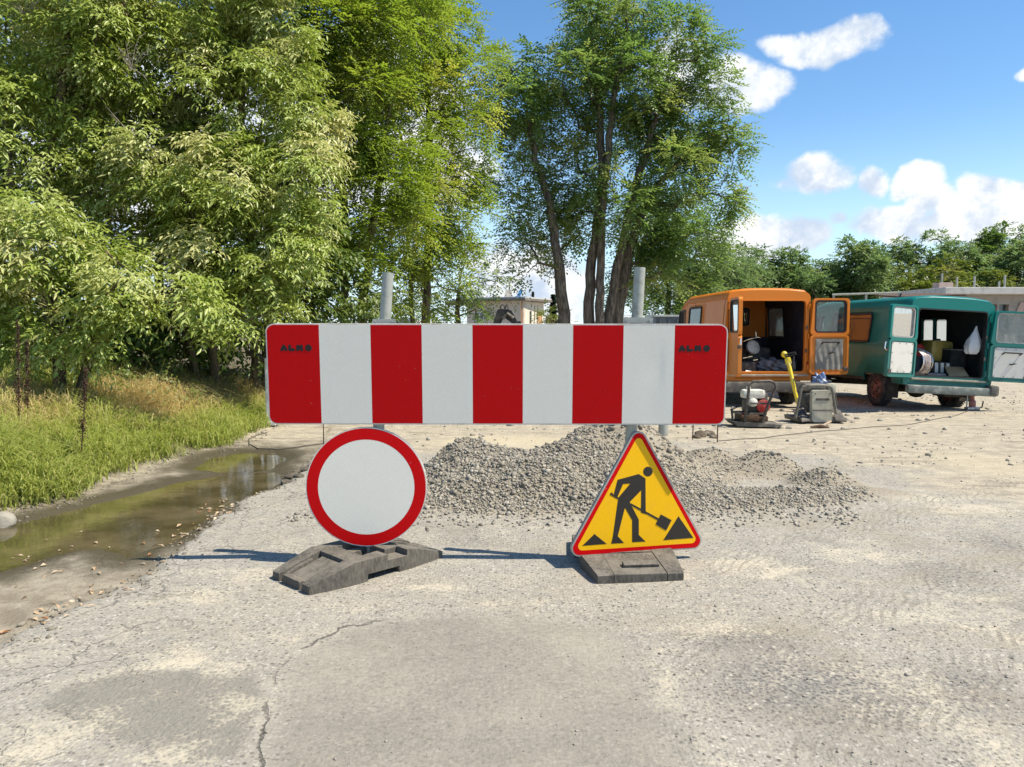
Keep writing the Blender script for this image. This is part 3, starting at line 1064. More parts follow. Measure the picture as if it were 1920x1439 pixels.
def foot(label, loc, rz, L, Wd, Hm=0.125, end=0.055, flat=.21, cut=True):
    def w(u):
        return Wd / 2 * (1 - .14 * max(0.0, (abs(u) - .30) / .20))

    def top(u):
        return end + (Hm - end) * min(1.0, max(0.0, (.485 - abs(u)) / (.485 - flat)))
    mb = MB()
    us = [-.5, -.485, -flat - .02, -flat, -.12, -.118, 0.0, .118, .12, flat, flat + .02, .485, .5]
    for sgn in (-1, 1):
        st = []
        for u in us + ([.03, .032, .178, .18] if cut and sgn < 0 else []):
            z = top(u) - (.006 if abs(u) > .49 else 0)
            if cut and sgn < 0 and .031 < u < .179:
                z -= .034
            zb = .042 if abs(u) < .119 else 0.0
            v = sorted((sgn * Wd * .27, sgn * w(u)))
            st.append((u * L, v[0], v[1], zb, z))
        st.sort(key=lambda q: q[0])
        mb.add(*loft(st, .007))
        # inner rib running down each ramp, with a hand hole left open at its head
        for s2 in ((-1, 1) if cut else ()):
            st = []
            for u in (flat + .075, .40, .47):
                st.append((s2 * u * L, *sorted((sgn * Wd * .20, sgn * Wd * .268)), 0.0, top(u) - .008 - .006 * (u > .45)))
            mb.add(*loft(st, .006))
    for s2 in (-1, 1):
        wc_ = .198 if cut else .267
        st = [(s2 * u * L, -Wd * wc_, Wd * wc_, 0.0, top(u) - ((.022 if u < .46 else .010 if u < .48 else .004) if cut else .003)) for u in (flat + .012, .44, .466, .484, .498)]
        mb.add(*loft(st, .005))
        st = [(s2 * u * L, -Wd * .268, Wd * .268, .042 if u < .119 else 0.0, Hm - .002) for u in (.085, .118, .121, flat + .006)]
        mb.add(*loft(st, .006))
    for sgn in (-1, 1):
        v = sorted((sgn * Wd * .10, sgn * Wd * .268))
        mb.add(*loft([(-.083 * L, v[0], v[1], .042, Hm - .03), (.083 * L, v[0], v[1], .042, Hm - .03)], .005))
    if not cut:
        mb.box((-L * .36, -Wd * .05, top(.36) + .004), (.05, .20, .03), (0, R(-12), 0), .006)
    # a few chips knocked off the edges
    rr_ = random.Random(int(L * 1000))
    for i, p in enumerate(mb.v):
        k = vnoise(np.array([p[0] * 16 + rz * 7]), np.array([p[1] * 16]), 3)[0]
        if k > .72 and p[2] > .03:
            q = (k - .72) * .05
            mb.v[i] = (p[0] * (1 - q * .4), p[1] * (1 - q), p[2] - q * .5)
    r_ = thing('rubber_foot', label, 'sign base', (loc[0], loc[1], loc[2]), (0, 0, rz))
    mb.build('block', M_RUBBER, r_)
    return r_


pl, pr_ = G(590, 1113), G(832, 1046)
pl2 = G(503, 1076)
dv = (pr_ - pl).normalized()
wv = (pl2 - pl)
Lf = (pr_ - pl).length + 0.03
Wf = 0.44
cen = pl + (pr_ - pl) * 0.5 + Vector((-dv.y, dv.x, 0)) * (Wf * 0.5)
cen.z = H(cen.x, cen.y) - 0.004
foot('dusty grey rubber foot set slantwise under the ringed sign', cen, math.atan2(dv.y, dv.x), Lf, Wf)
fa, fb = G(1107, 1096), G(1293, 1086)
dw = (fb - fa).normalized()
dl = Vector((-dw.y, dw.x, 0))
Wr = (fb - fa).length
cen = fa + (fb - fa) * 0.5 + (dl + dw * 0.07).normalized() * 0.41
cen.z = H(cen.x, cen.y) - 0.004
vv = (dl + dw * 0.07)
foot('dusty grey rubber foot set end-on under the triangle sign', cen, math.atan2(vv.y, vv.x), 0.82, Wr * 0.99, 0.083, 0.056, .05, False)

# ================================================================== vans
def paint(name, col, dust, rough=0.38):
    m, nn, b = principled(name, col, rough, 0, 0.35)
    co = nn.new('ShaderNodeTexCoord').outputs['Object']
    n1 = nn.noise(co, 2.5, 6, 0.65)
    n2 = nn.noise(co, 30, 3, 0.6)
    sp = nn.new('ShaderNodeSeparateXYZ')
    nn.l.new(co, sp.inputs[0])
    low = nn.step(sp.outputs[2], 0.95, 0.35, 0.0, 0.35)       # road dirt thrown up by the wheels
    k = nn.math('ADD', nn.step(nn.math('ADD', n1, nn.math('MULTIPLY', n2, 0.25)), 0.6, 0.95, 0.0, 0.22), low)
    nn.put(b.inputs['Base Color'], nn.mix(k, col, dust))
    nn.put(b.inputs['Roughness'], nn.math('ADD', rough, nn.math('MULTIPLY', k, 0.5)))
    b.inputs['Coat Weight'].default_value = 0.08
    b.inputs['Coat Roughness'].default_value = 0.25
    nn.put(b.inputs['Normal'], nn.bump(nn.noise(co, 1.8, 2), 0.12, 0.02))
    return m


M_ORANGE = paint('orange_paint', (0.72, 0.205, 0.012), (0.52, 0.22, 0.06))
M_TEAL = paint('teal_paint', (0.003, 0.175, 0.150), (0.10, 0.16, 0.135))
M_NAVY = worn('navy_lining', (0.015, 0.02, 0.04), (0.05, 0.05, 0.06), 5, 0.8)
M_DARKIN = worn('dark_lining', (0.012, 0.018, 0.02), (0.035, 0.04, 0.04), 5, 0.85)
M_TYRE = worn('tyre_rubber', (0.022, 0.021, 0.02), (0.12, 0.10, 0.08), 9, 0.85)
M_RIM_RUST = worn('rusty_rim', (0.22, 0.085, 0.05), (0.36, 0.20, 0.13), 14, 0.8, 0.2)
M_RIM_GREY = worn('grey_rim', (0.20, 0.19, 0.18), (0.33, 0.28, 0.22), 14, 0.6, 0.4)
M_UNDER = worn('underbody_grime', (0.03, 0.027, 0.024), (0.10, 0.085, 0.065), 6, 0.9)
M_BUMPER = worn('grey_bumper', (0.10, 0.092, 0.08), (0.25, 0.225, 0.185), 6, 0.7)
M_BUMPER_G = worn('green_grey_bumper', (0.13, 0.15, 0.135), (0.33, 0.33, 0.29), 7, 0.65)
M_PANEL = worn('pale_hardboard', (0.62, 0.60, 0.55), (0.40, 0.38, 0.34), 6, 0.8, lo=0.5, hi=0.85)
M_CLOTH = worn('grey_lining_cloth', (0.24, 0.225, 0.20), (0.35, 0.33, 0.29), 7, 0.9)
M_SEAL = principled('rubber_seal', (0.012, 0.012, 0.012), 0.6)[0]
M_STEEL = worn('bare_steel', (0.45, 0.44, 0.42), (0.25, 0.22, 0.19), 12, 0.4, 0.8)
M_DKSTEEL = worn('dark_dirty_steel', (0.10, 0.092, 0.08), (0.26, 0.23, 0.185), 9, 0.6, 0.3)
M_LAMP = principled('red_lamp_lens', (0.28, 0.006, 0.006), 0.2)[0]
M_PLATEW = worn('floor_boards', (0.30, 0.27, 0.21), (0.46, 0.42, 0.34), 6, 0.85)
M_CHROME = principled('chrome', (0.75, 0.74, 0.72), 0.15, 1.0)[0]


def glass_mat(name, tint, alpha=0.25, rough=0.02, dust=(0.45, 0.45, 0.42), dk=0.0):
    m, nn, b = principled(name, tint, rough, 0, 0.5)
    nn.n.remove(b)
    gl = nn.new('ShaderNodeBsdfGlossy')
    gl.inputs['Roughness'].default_value = rough
    tr = nn.new('ShaderNodeBsdfTransparent')
    tr.inputs['Color'].default_value = (*tint, 1)
    fr = nn.new('ShaderNodeFresnel')
    fr.inputs['IOR'].default_value = 1.5
    mx = nn.new('ShaderNodeMixShader')
    nn.put(mx.inputs[0], nn.math('ADD', nn.math('MULTIPLY', fr.outputs[0], 0.9), 0.03))
    nn.l.new(tr.outputs[0], mx.inputs[1])
    nn.l.new(gl.outputs[0], mx.inputs[2])
    out = nn.n['Material Output']
    if dk > 0:
        df = nn.new('ShaderNodeBsdfDiffuse')
        df.inputs['Color'].default_value = (*dust, 1)
        co = nn.new('ShaderNodeTexCoord').outputs['Object']
        m2 = nn.new('ShaderNodeMixShader')
        nn.put(m2.inputs[0], nn.step(nn.noise(nn.vmath('MULTIPLY', co, (7, 7, 2)), 2.0, 6, 0.65), 0.3, 0.8, dk * 0.4, dk * 1.5))
        nn.l.new(mx.outputs[0], m2.inputs[1])
        nn.l.new(df.outputs[0], m2.inputs[2])
        nn.l.new(m2.outputs[0], out.inputs[0])
    else:
        nn.l.new(mx.outputs[0], out.inputs[0])
    return m


M_GLASS = glass_mat('clear_window_glass', (0.80, 0.86, 0.84), dk=0.10)
M_GLASS_DK = glass_mat('tinted_window_glass', (0.30, 0.34, 0.28), dk=0.08)
M_GLASS_DUST = glass_mat('dusty_window_glass', (0.65, 0.72, 0.70), dk=0.45)


def frosted():
    m, nn, b = principled('frosted_pane', (0.80, 0.80, 0.76), 0.5)
    co = nn.new('ShaderNodeTexCoord').outputs['Object']
    nn.put(b.inputs['Base Color'], nn.mix(nn.noise(co, 14, 5, 0.6), (0.62, 0.62, 0.60), (0.88, 0.88, 0.85)))
    tr = nn.new('ShaderNodeBsdfTranslucent')
    tr.inputs['Color'].default_value = (0.85, 0.87, 0.86, 1)
    mx = nn.new('ShaderNodeMixShader')
    mx.inputs[0].default_value = 0.65
    nn.l.new(b.outputs[0], mx.inputs[1])
    nn.l.new(tr.outputs[0], mx.inputs[2])
    nn.l.new(mx.outputs[0], nn.n['Material Output'].inputs[0])
    return m


M_FROST = frosted()


def van_section(y, P):
    """half outline (x, z) from sill to roof crown at distance y from the rear"""
    Wd, Hh, L = P['W'], P['H'], P['L']
    hw = Wd / 2
    fr = max(0.0, (y - (L - 0.95)) / 0.95)
    drop = 0.16 * fr ** 1.6
    tuck = 0.05 * fr ** 2
    rear = 0.035 * max(0.0, 1 - y / 0.10)
    b, g, tp = P['belt'], P['gutter'], Hh - drop - rear * 1.1
    g = g - drop * 0.9 - rear * .3
    pts = [(hw * .965 - tuck, P['sill']), (hw * .985 - tuck, P['sill'] + .14), (hw - tuck, b - .05), (hw * .992 - tuck, b), (hw * .985 - tuck, b + .05),
           (hw * .935 - tuck * 1.5, g - .10), (hw * .915 - tuck * 1.6, g), (hw * .925 - tuck * 1.6, g + .012),
           (hw * .90 - tuck * 2, g + (tp - g) * .50), (hw * .81 - tuck * 2, g + (tp - g) * .82), (hw * .45, g + (tp - g) * .97), (0, tp)]
    return pts


def build_van(P, root):
    Wd, Hh, L = P['W'], P['H'], P['L']
    hw = Wd / 2
    paint_m = P['paint']
    ys = [0.0, 0.04, 0.10, 0.35] + P['ybreaks'] + [L - 0.95, L - 0.70, L - 0.45, L - 0.2, L - 0.08, L]
    ys = sorted(set(round(v, 3) for v in ys))
    secs = [van_section(y, P) for y in ys]
    m = len(secs[0])
    V, Fc = [], []
    full = []
    for y, s in zip(ys, secs):
        row = [(x, y, z) for x, z in s] + [(-x, y, z) for x, z in reversed(s[:-1])]
        full.append(row)
    n = len(full[0])
    for row in full:
        V += row
    holes = P['windows']
    for i in range(len(ys) - 1):
        for k in range(n - 1):
            side = 1 if k < m - 1 else -1
            kk = k if side == 1 else n - 2 - k
            mid = (ys[i] + ys[i + 1]) / 2
            if kk == 4 and any(h[0] == side and h[1] < mid < h[2] for h in holes):
                continue
            # wheel arches: leave the lower two rows open above each axle
            if kk in (0, 1) and any(abs(mid - a) < 0.36 for a in P['axles']) and kk == 0:
                continue
            a = i * n + k
            Fc.append((a, a + 1, a + 1 + n, a + n))
    # front: windscreen band left open, the rest closed by strips between both sides
    o = (len(ys) - 1) * n
    for k in range(m - 1):
        if k == 5 - 0:
            continue
        if k == 4:
            continue
        Fc.append(tuple(dict.fromkeys((o + k + 1, o + k, o + n - 1 - k, o + n - 2 - k))))
    me = bpy.data.meshes.new('body_shell')
    me.from_pydata(V, [], Fc)
    me.update()
    bm = bmesh.new()
    bm.from_mesh(me)
    bmesh.ops.recalc_face_normals(bm, faces=bm.faces[:])
    for f in bm.faces:
        f.smooth = True
    bm.to_mesh(me)
    bm.free()
    me.set_sharp_from_angle(angle=R(40))
    sh = link('body_shell', me, [paint_m, P['lining']], root)
    so = sh.modifiers.new('thickness', 'SOLIDIFY')
    so.thickness = 0.035
    so.offset = -1
    so.material_offset = 1
    so.use_rim = True
    so.material_offset_rim = 0
    # gutter strip along both eaves
    for sgn in (-1, 1):
        pts = [(sgn * (s[6][0] + .006), y, s[6][1] + .006) for y, s in zip(ys, secs) if y > 0.03]
        MB().tube(pts, 0.013, 6).build('gutter', paint_m, root, True)
    # windows: seal and pane
    for (side, y0, y1, *gm) in holes:
        s = van_section((y0 + y1) / 2, P)
        (xa, za), (xb, zb) = s[4], s[5]
        c = Vector((side * (xa + xb) / 2, (y0 + y1) / 2, (za + zb) / 2))
        upv = Vector((side * (xb - xa), 0, zb - za))
        hgt = upv.length
        upv.normalize()
        fwd = Vector((0, 1, 0)) if side < 0 else Vector((0, -1, 0))
        fwd = Vector((0, -side, 0))
        nrm = fwd.cross(upv)
        Mw = Matrix((fwd.to_4d(), upv.to_4d(), nrm.to_4d(), (0, 0, 0, 1))).transposed()
        for r_ in range(3):
            Mw[r_][3] = c[r_]
        Mw[3] = (0, 0, 0, 1)
        w_ = y1 - y0
        sl = MB().ring(rrect(w_ + .03, hgt + .03, .07), rrect(w_ - .05, hgt - .05, .05), -0.022, 0.012, Mw).build('window_seal', M_SEAL, root)
        MB().prism(rrect(w_ - .045, hgt - .045, .05), -0.006, 0.0, Mw).build('window', gm[0] if gm else M_GLASS_DK, root)
    # pressed panel on the near side behind the rear window
    for (side, y0, y1) in P.get('pressings', []):
        s = van_section((y0 + y1) / 2, P)
        (xa, za), (xb, zb) = s[4], s[5]
        for yy in (y0, y1):
            MB().tube([(side * (xa + .002), yy, za + .03), (side * (xb + .002), yy, zb - .02)], 0.009, 6).build('panel_ridge', paint_m, root, True)
    for side in (-1, 1):
        s = van_section(1.5, P)
        MB().tube([(side * (s[3][0] + .003), 0.08, s[3][1]), (side * (s[3][0] + .003), L - 0.5, s[3][1])], 0.010, 6).build('belt_ridge', paint_m, root, True)
        MB().box((side * (s[2][0] + .002), L - 1.0 + .0, (s[1][1] + s[5][1]) / 2), (0.006, 0.012, s[5][1] - s[1][1])).build('door_gap', M_SEAL, root)
    # seams, fuel flap, handles, sill trim and tail pressings
    for side in (-1, 1):
        for ys_ in ((.14, L - 1.62) if side < 0 else (1.05, 2.42)):
            for k in range(1, 6):
                s = van_section(ys_, P)
                (xa, za), (xb, zb) = s[k], s[k + 1]
                if abs(zb - za) < .02:
                    continue
                MB().tube([(side * (xa + .0015), ys_, za), (side * (xb + .0015), ys_, zb)], .0045, 4, caps=False).build('panel_seam', M_SEAL, root)
        s = van_section(L - 1.1, P)
        MB().box((side * (s[2][0] + .018), L - 1.12, s[2][1] - .06), (.03, .13, .03), None, .008).build('side_handle', M_CHROME, root, True)
        s = van_section(1.8, P)
        MB().box((side * (s[0][0] + .004), L / 2 - .05, s[0][1] + .03), (.012, 1.35, .05), None, .004).build('sill_trim', M_UNDER, root)
    s = van_section(1.35, P)
    MB().prism(rrect(.17, .17, .03, 4), 0, .006, Matrix.Translation((-(s[2][0] - .004), 1.42, s[2][1] - .13)) @ Matrix.Rotation(R(-90), 4, 'Y')).build('fuel_flap', paint_m, root)
    zt_ = (P['sill'] + P['floor'] - .07) / 2 + .01
    hp_ = P['floor'] - P['sill'] - .13
    if hp_ > .02:
        MB().ring(rrect(Wd * .74, hp_, .015, 3, 0, zt_), rrect(Wd * .74 - .03, hp_ - .025, .008, 3, 0, zt_), .0, .007, Matrix(((1, 0, 0, 0), (0, 0, -1, -.005), (0, 1, 0, 0), (0, 0, 0, 1)))).build('tail_pressing', paint_m, root)
    for sx in (-1, 1):
        for zz in (.30, .62):
            z_ = P['floor'] + (P['top'] - P['floor']) * zz
            MB().box((sx * (P['open'] / 2 + .005), -.02, z_), (.03, .03, .07), None, .006).build('latch_plate', M_DKSTEEL, root)
        MB().box((sx * (P['open'] / 2 + .055), -.02, (P['floor'] + P['top']) / 2), (.010, .012, P['top'] - P['floor'] - .06)).build('post_seal', M_SEAL, root)
    MB().box((-.30, P['bulk'] - .03, P['top'] - .10), (.30, .02, .10), None, .006).build('vent_plate', M_PANEL, root)
    # windscreen
    s0, s1 = van_section(L, P), van_section(L, P)
    (xa, za), (xb, zb) = s0[4], s0[6]
    MB().add([(-xa + .04, L - .02, za + .02), (xa - .04, L - .02, za + .02), (xb - .05, L - .02, zb - .02), (-xb + .05, L - .02, zb - .02)], [(0, 1, 2, 3)]).build('windscreen', M_GLASS, root)
    # rear frame: posts, header and tail panel, with a rounded opening
    oz0, oz1, ow = P['floor'], P['top'], P['open'] / 2
    s = secs[0]
    outer = [(x, z) for x, z in s] + [(-x, z) for x, z in reversed(s[:-1])]
    inner = rrect(2 * ow, oz1 - oz0, 0.06, 5, 0, (oz0 + oz1) / 2)

    def ray_out(p):
        c = Vector((0, (oz0 + oz1) / 2))
        d = (Vector(p) - c)
        best = None
        for i in range(len(outer)):
            a, b2 = Vector(outer[i]), Vector(outer[(i + 1) % len(outer)])
            e = b2 - a
            den = d.x * e.y - d.y * e.x
            if abs(den) < 1e-9:
                continue
            t = ((a.x - c.x) * e.y - (a.y - c.y) * e.x) / den
            u = ((a.x - c.x) * d.y - (a.y - c.y) * d.x) / den
            if t > 0 and -1e-6 <= u <= 1 + 1e-6 and (best is None or t < best):
                best = t
        q = c + d * (best or 1.0)
        return (q.x, q.y)
    dense = []
    for i in range(len(inner)):
        a, b2 = inner[i], inner[(i + 1) % len(inner)]
        L_ = math.hypot(b2[0] - a[0], b2[1] - a[1])
        kx = max(1, int(L_ / 0.08))
        for q in range(kx):
            dense.append((a[0] + (b2[0] - a[0]) * q / kx, a[1] + (b2[1] - a[1]) * q / kx))
    outs = [ray_out(p) for p in dense]
    Mr = Matrix(((1, 0, 0, 0), (0, 0, -1, 0.0), (0, 1, 0, 0), (0, 0, 0, 1)))     # (x, y) -> (x, z), out of the plane -> -y
    MB().ring(outs, dense, -0.05, 0.012, Mr).build('rear_frame', paint_m, root)
    MB().ring([(p[0] * 1.0, p[1]) for p in rrect(2 * ow + .012, oz1 - oz0 + .012, .06, 5, 0, (oz0 + oz1) / 2)],
              rrect(2 * ow - .03, oz1 - oz0 - .03, .05, 5, 0, (oz0 + oz1) / 2), -0.06, 0.02, Mr).build('door_seal', P.get('sealmat', M_SEAL), root)
    # floor, bulkhead, tail
    MB().box((0, L * .34, oz0 - .03), (2 * hw * .93, L * .67, .05)).build('floor', M_PLATEW, root)
    MB().box((0, -0.02, oz0 - .055), (2 * ow + .1, .07, .035), None, .008).build('door_sill', P['sillmat'], root)
    MB().box((0, 0.02, (P['sill'] + oz0 - .07) / 2 + .01), (Wd * .9, .05, oz0 - P['sill'] - .09), None, .015).build('tail_panel', paint_m, root)
    yb = P['bulk']
    bx = hw * .90
    win = P['bulk_window']          # (x0, x1, z0, z1)
    zt = P['gutter'] - .0
    mb = MB()
    zmid = P['belt'] + .06
    for (x0, x1, z0, z1) in ((-bx, bx, oz0, win[2]), (-bx, win[0], win[2], win[3]), (win[1], bx, win[2], win[3]), (-bx, bx, win[3], Hh - .12)):
        mb.box(((x0 + x1) / 2, yb, (z0 + z1) / 2), (x1 - x0, .03, z1 - z0))
    mb.build('bulkhead', P['bulkmat'], root)
    if P.get('bulk_low'):
        MB().box((0, yb - .03, (oz0 + zmid) / 2), (2 * bx, .02, zmid - oz0)).build('bulkhead_lining', M_NAVY, root)
    Mb = Matrix(((1, 0, 0, 0), (0, 0, -1, yb - .016), (0, 1, 0, 0), (0, 0, 0, 1)))
    wc = ((win[0] + win[1]) / 2, (win[2] + win[3]) / 2)
    ww, wh = win[1] - win[0], win[3] - win[2]
    MB().ring(rrect(ww + .06, wh + .06, .06, 4, *wc), rrect(ww - .03, wh - .03, .05, 4, *wc), -.02, .02, Mb).build('bulkhead_window_seal', M_SEAL, root)
    for j in range(P['bulk_panes']):
        kx = P['bulk_panes']
        pw = ww / kx
        MB().box((win[0] + pw * (j + .5), yb - .02 + .012 * j, wc[1]), (pw - .03, .008, wh - .02)).build('bulkhead_window', P['bulkglass'], root)
    # chassis
    mb = MB()
    for sx in (-.38, .38):
        mb.box((sx, L * .48, P['sill'] - .02), (.09, L * .9, .12))
    mb.box((0, L * .5, P['sill'] + .07), (Wd * .86, L * .95, .03))
    for ya in P['axles']:
        mb.tube([(-hw + .1, ya, P['wr']), (hw - .1, ya, P['wr'])], .045, 8)
    mb.ball((0, P['axles'][0], P['wr'] + .01), (.17, .16, .15))
    mb.tube([(-.25, -.02, P['sill'] - .1), (-.25, 1.2, P['sill'] - .06)], .03, 8)
    mb.box((.30, .30, P['sill'] - .12), (.5, .35, .14), None, .03)
    mb.build('chassis', M_UNDER, root)
    # bumper
    bz0, bz1 = P['bumper']
    mb = MB().box((P.get('bump_dx', 0), -.10, (bz0 + bz1) / 2), (P['bump_w'], .11, bz1 - bz0), None, .03)
    mb.build('bumper', P['bumpmat'], root, True)
    for sx in P.get('bump_ends', []):
        MB().box((sx * (P['bump_w'] / 2 - .03), -.09, (bz0 + bz1) / 2 + .03), (.16, .18, (bz1 - bz0) * 1.35), None, .045).build('bumper_end', M_BUMPER, root, True)
    # tail lamps and reflectors
    for sx in (-1, 1):
        MB().box((sx * (hw - .075), -.018, oz0 + .12), (.07, .03, .16), None, .01).build('tail_lamp', M_LAMP, root)
    MB().box((P['reflector'], -.022, P['sill'] + .10), (.13, .02, .035), None, .004).build('reflector', M_LAMP, root)
    # wheels
    for ya in P['axles']:
        for sx in (-1, 1):
            wr, wwid = P['wr'], .175
            Mx = Matrix.Translation((sx * (hw - .13), ya, wr)) @ Matrix.Rotation(R(90) * sx, 4, 'Y')
            w_ = bpy.data.objects.new('wheel', None)
            COL.objects.link(w_)
            w_.parent = root
            h = wwid / 2
            prof = [(wr * .60, -h + .01), (wr * .66, -h), (wr * .90, -h), (wr * .97, -h * .75), (wr, -h * .45), (wr, h * .45), (wr * .97, h * .75), (wr * .90, h), (wr * .66, h), (wr * .60, h - .01)]
            ty = MB().lathe(prof, 32, Mx, caps=False).build('tyre', M_TYRE, w_, True)
            tm = MB()
            for k in range(40):
                a = 2 * math.pi * k / 40
                for s2 in (-1, 1):
                    tm.box((0, 0, 0), (.012, .03, .065))
                    Mk = Mx @ Matrix.Rotation(a + s2 * .04, 4, 'Z') @ Matrix.Translation((wr + .001, 0, s2 * .04))
                    tm.v[-8:] = [tuple(Mk @ Vector(q)) for q in tm.v[-8:]]
            tm.build('tread', M_TYRE, w_)['kind'] = 'stuff'
            rp_ = [(wr * .61, h - .015), (wr * .58, h - .005), (wr * .55, h - .03), (wr * .44, h - .055), (wr * .36, h - .02), (wr * .22, h - .015), (wr * .18, h + .02), (.001, h + .03)]
            rim = MB().lathe(rp_, 28, Mx, caps=False)
            rim.lathe([(wr * .60, -h + .01), (wr * .58, 0), (wr * .3, .01), (.001, 0.02)], 20, Mx, caps=False)
            rim.build('rim', P['rims'], w_, True)
            hm = MB()
            for k in range(8):
                a = 2 * math.pi * k / 8
                hm.ball((wr * .49 * math.cos(a), wr * .49 * math.sin(a), h - .038), (.022, .022, .012), 8, 4, Mx)
            for k in range(5):
                a = 2 * math.pi * k / 5
                hm.tube([Mx @ Vector((wr * .27 * math.cos(a), wr * .27 * math.sin(a), h - .02)), Mx @ Vector((wr * .27 * math.cos(a), wr * .27 * math.sin(a), h + .005))], .012, 6)
            hm.build('hub_bolts', M_UNDER, w_)['kind'] = 'stuff'
    # mud flaps
    for sx in (-1, 1):
        MB().box((sx * (hw - .14), P['axles'][0] - P['wr'] - .06, P['sill'] - .12), (.22, .012, .30)).build('mud_flap', M_UNDER, root)


def van_door(P, root, side, ang, wid, panel_mat, glass, name_extra=None, outer=None):
    """one rear door hung on the corner post; ang = how far it is swung open (0 = shut)"""
    z0, z1 = P['floor'] - .035, P['top'] + .03
    hgt = z1 - z0
    hx = side * (P['open'] / 2 + .05)
    dr = bpy.data.objects.new('rear_door', None)
    COL.objects.link(dr)
    dr.parent = root
    dr.location = (hx, -.035, z0)
    # shut: the door runs from the hinge towards the middle (-side), inner face to +y
    dr.rotation_euler = (0, 0, -side * R(ang) if side < 0 else R(-ang) * 1.0)
    if side < 0:
        dr.rotation_euler = (0, 0, -R(ang))
    else:
        dr.rotation_euler = (0, 0, R(ang))
    s = -side
    Md = Matrix(((s, 0, 0, 0), (0, 0, 1, 0), (0, 1, 0, 0), (0, 0, 0, 1)))   # local x -> along the door, y -> up, z -> inner side (+y)
    th = .045
    slant = .05
    wz = hgt * .52
    out = rrect(wid, hgt, .07, 5, wid / 2, hgt / 2)
    out = [(x + (slant * (y / hgt) ** 2 if x < wid * .3 else 0), y) for x, y in out]
    wh = hgt * .40
    wpane = rrect(wid - .17, wh, .06, 5, wid / 2 + .015, wz + wh / 2 + .0)
    # frame as a solid with a hole: ring above plus slab below
    lower = rrect(wid, wz - .0, .06, 5, wid / 2, wz / 2)
    top_o = rrect(wid, hgt - wz, .06, 5, wid / 2, wz + (hgt - wz) / 2)
    top_o = [(x + (slant * ((y - wz) / (hgt - wz)) ** 2 if x < wid * .3 else 0), y) for x, y in top_o]
    m_ = MB().prism(lower, 0.0, th, Md)
    m_.ring(top_o, rrect(wid - .16, wh, .06, 5, wid / 2 + .015, wz + (hgt - wz) / 2), 0.0, th, Md)
    m_.ring(lower, rrect(wid - .07, wz - .06, .05, 5, wid / 2, wz / 2), th, th + .018, Md)
    m_.ring(top_o, rrect(wid - .11, hgt - wz - .06, .06, 5, wid / 2 + .01, wz + (hgt - wz) / 2), th, th + .018, Md)
    m_.box(Md @ Vector((wid / 2, wz - .002, th / 2)), (wid - .12, th * .9, .05))
    fr = m_.build('door_frame', P['paint'], dr)
    bm = bmesh.new()
    bm.from_mesh(fr.data)
    bmesh.ops.recalc_face_normals(bm, faces=bm.faces[:])
    bm.to_mesh(fr.data)
    bm.free()
    wc = wz + (hgt - wz) / 2
    MB().ring(rrect(wid - .13, wh + .03, .07, 5, wid / 2 + .015, wc), rrect(wid - .18, wh - .02, .05, 5, wid / 2 + .015, wc), -.006, th + .006, Md).build('window_seal', M_SEAL if outer is None else M_ALU, dr)
    MB().prism(rrect(wid - .17, wh - .01, .05, 5, wid / 2 + .015, wc), th * .4, th * .5, Md).build('window', glass, dr)
    pw, ph = wid - .20, wz - .16
    if panel_mat is M_CLOTH:
        nx, ny = 40, 24
        X, Y = np.meshgrid(np.linspace(-pw / 2, pw / 2, nx), np.linspace(-ph / 2, ph / 2, ny))
        Z = 0.010 + 0.006 * np.sin(X * 60 + 2 * np.sin(Y * 7)) * np.clip(.55 - Y / ph, 0, 1) + fbm(X, Y, 9, 3, 5) * .01
        P3 = [tuple(Md @ Vector((wid / 2 + x, wz / 2 + y + .01 + .012 * math.sin(x * 60) * (1 if y < -ph * .45 else 0), th + z))) for x, y, z in zip(X.ravel(), Y.ravel(), Z.ravel())]
        idx = (np.arange(ny - 1)[:, None] * nx + np.arange(nx - 1)[None, :]).ravel()
        me = fast_mesh('lining_cloth', P3, 4, np.stack([idx, idx + 1, idx + 1 + nx, idx + nx], 1), True)
        link('lining_cloth', me, M_CLOTH, dr)
    else:
        MB().prism(rrect(pw + .04, ph + .04, .025, 3, wid / 2, wz / 2 + .015), th, th + .010, Md).build('hardboard_panel', panel_mat, dr)
        sb = MB()
        for i in range(4):
            for (a, b2) in ((i / 3, 0.0), (i / 3, 1.0), (0.0, i / 3), (1.0, i / 3)):
                sb.ball(Md @ Vector((wid / 2 - pw / 2 + pw * a, wz / 2 + .015 - ph / 2 + ph * b2, th + .012)), .008, 6, 4)
        sb.build('screws', M_SEAL, dr)['kind'] = 'stuff'
    # pull handle standing off the inner face, near the free edge
    if side > 0:
        hz = wz - .16
        p0, p1 = Vector((wid * .30, hz, th + .01)), Vector((wid * .72, hz, th + .01))
        q = Vector((0, .03, .07))
        MB().tube([Md @ p0, Md @ (p0 + q), Md @ (p1 + q), Md @ p1], .013, 6).build('pull_handle', M_SEAL, dr, True)
        MB().tube([Md @ Vector((wid * .5, hz - .17, th)), Md @ Vector((wid * .5, hz - .17, th + .05)), Md @ Vector((wid * .62, hz - .15, th + .05))], .011, 6).build('latch', M_SEAL, dr, True)
    else:
        MB().tube([Md @ Vector((wid - .02, wz - .05, th * .6)), Md @ Vector((wid + .05, wz - .06, th * .6)), Md @ Vector((wid + .06, wz - .16, th * .6)), Md @ Vector((wid + .01, wz - .19, th * .6))], .011, 6).build('pull_handle', M_CHROME, dr, True)
    lm = MB().box(Md @ Vector((wid - .01, wz * .72, th * .5)), (.05, .07, .06), None, .01)
    lm.box(Md @ Vector((wid - .05, .10, th + .015)), (.07, .035, .07), None, .01)
    lm.build('lock', M_DKSTEEL, dr)['kind'] = 'stuff'
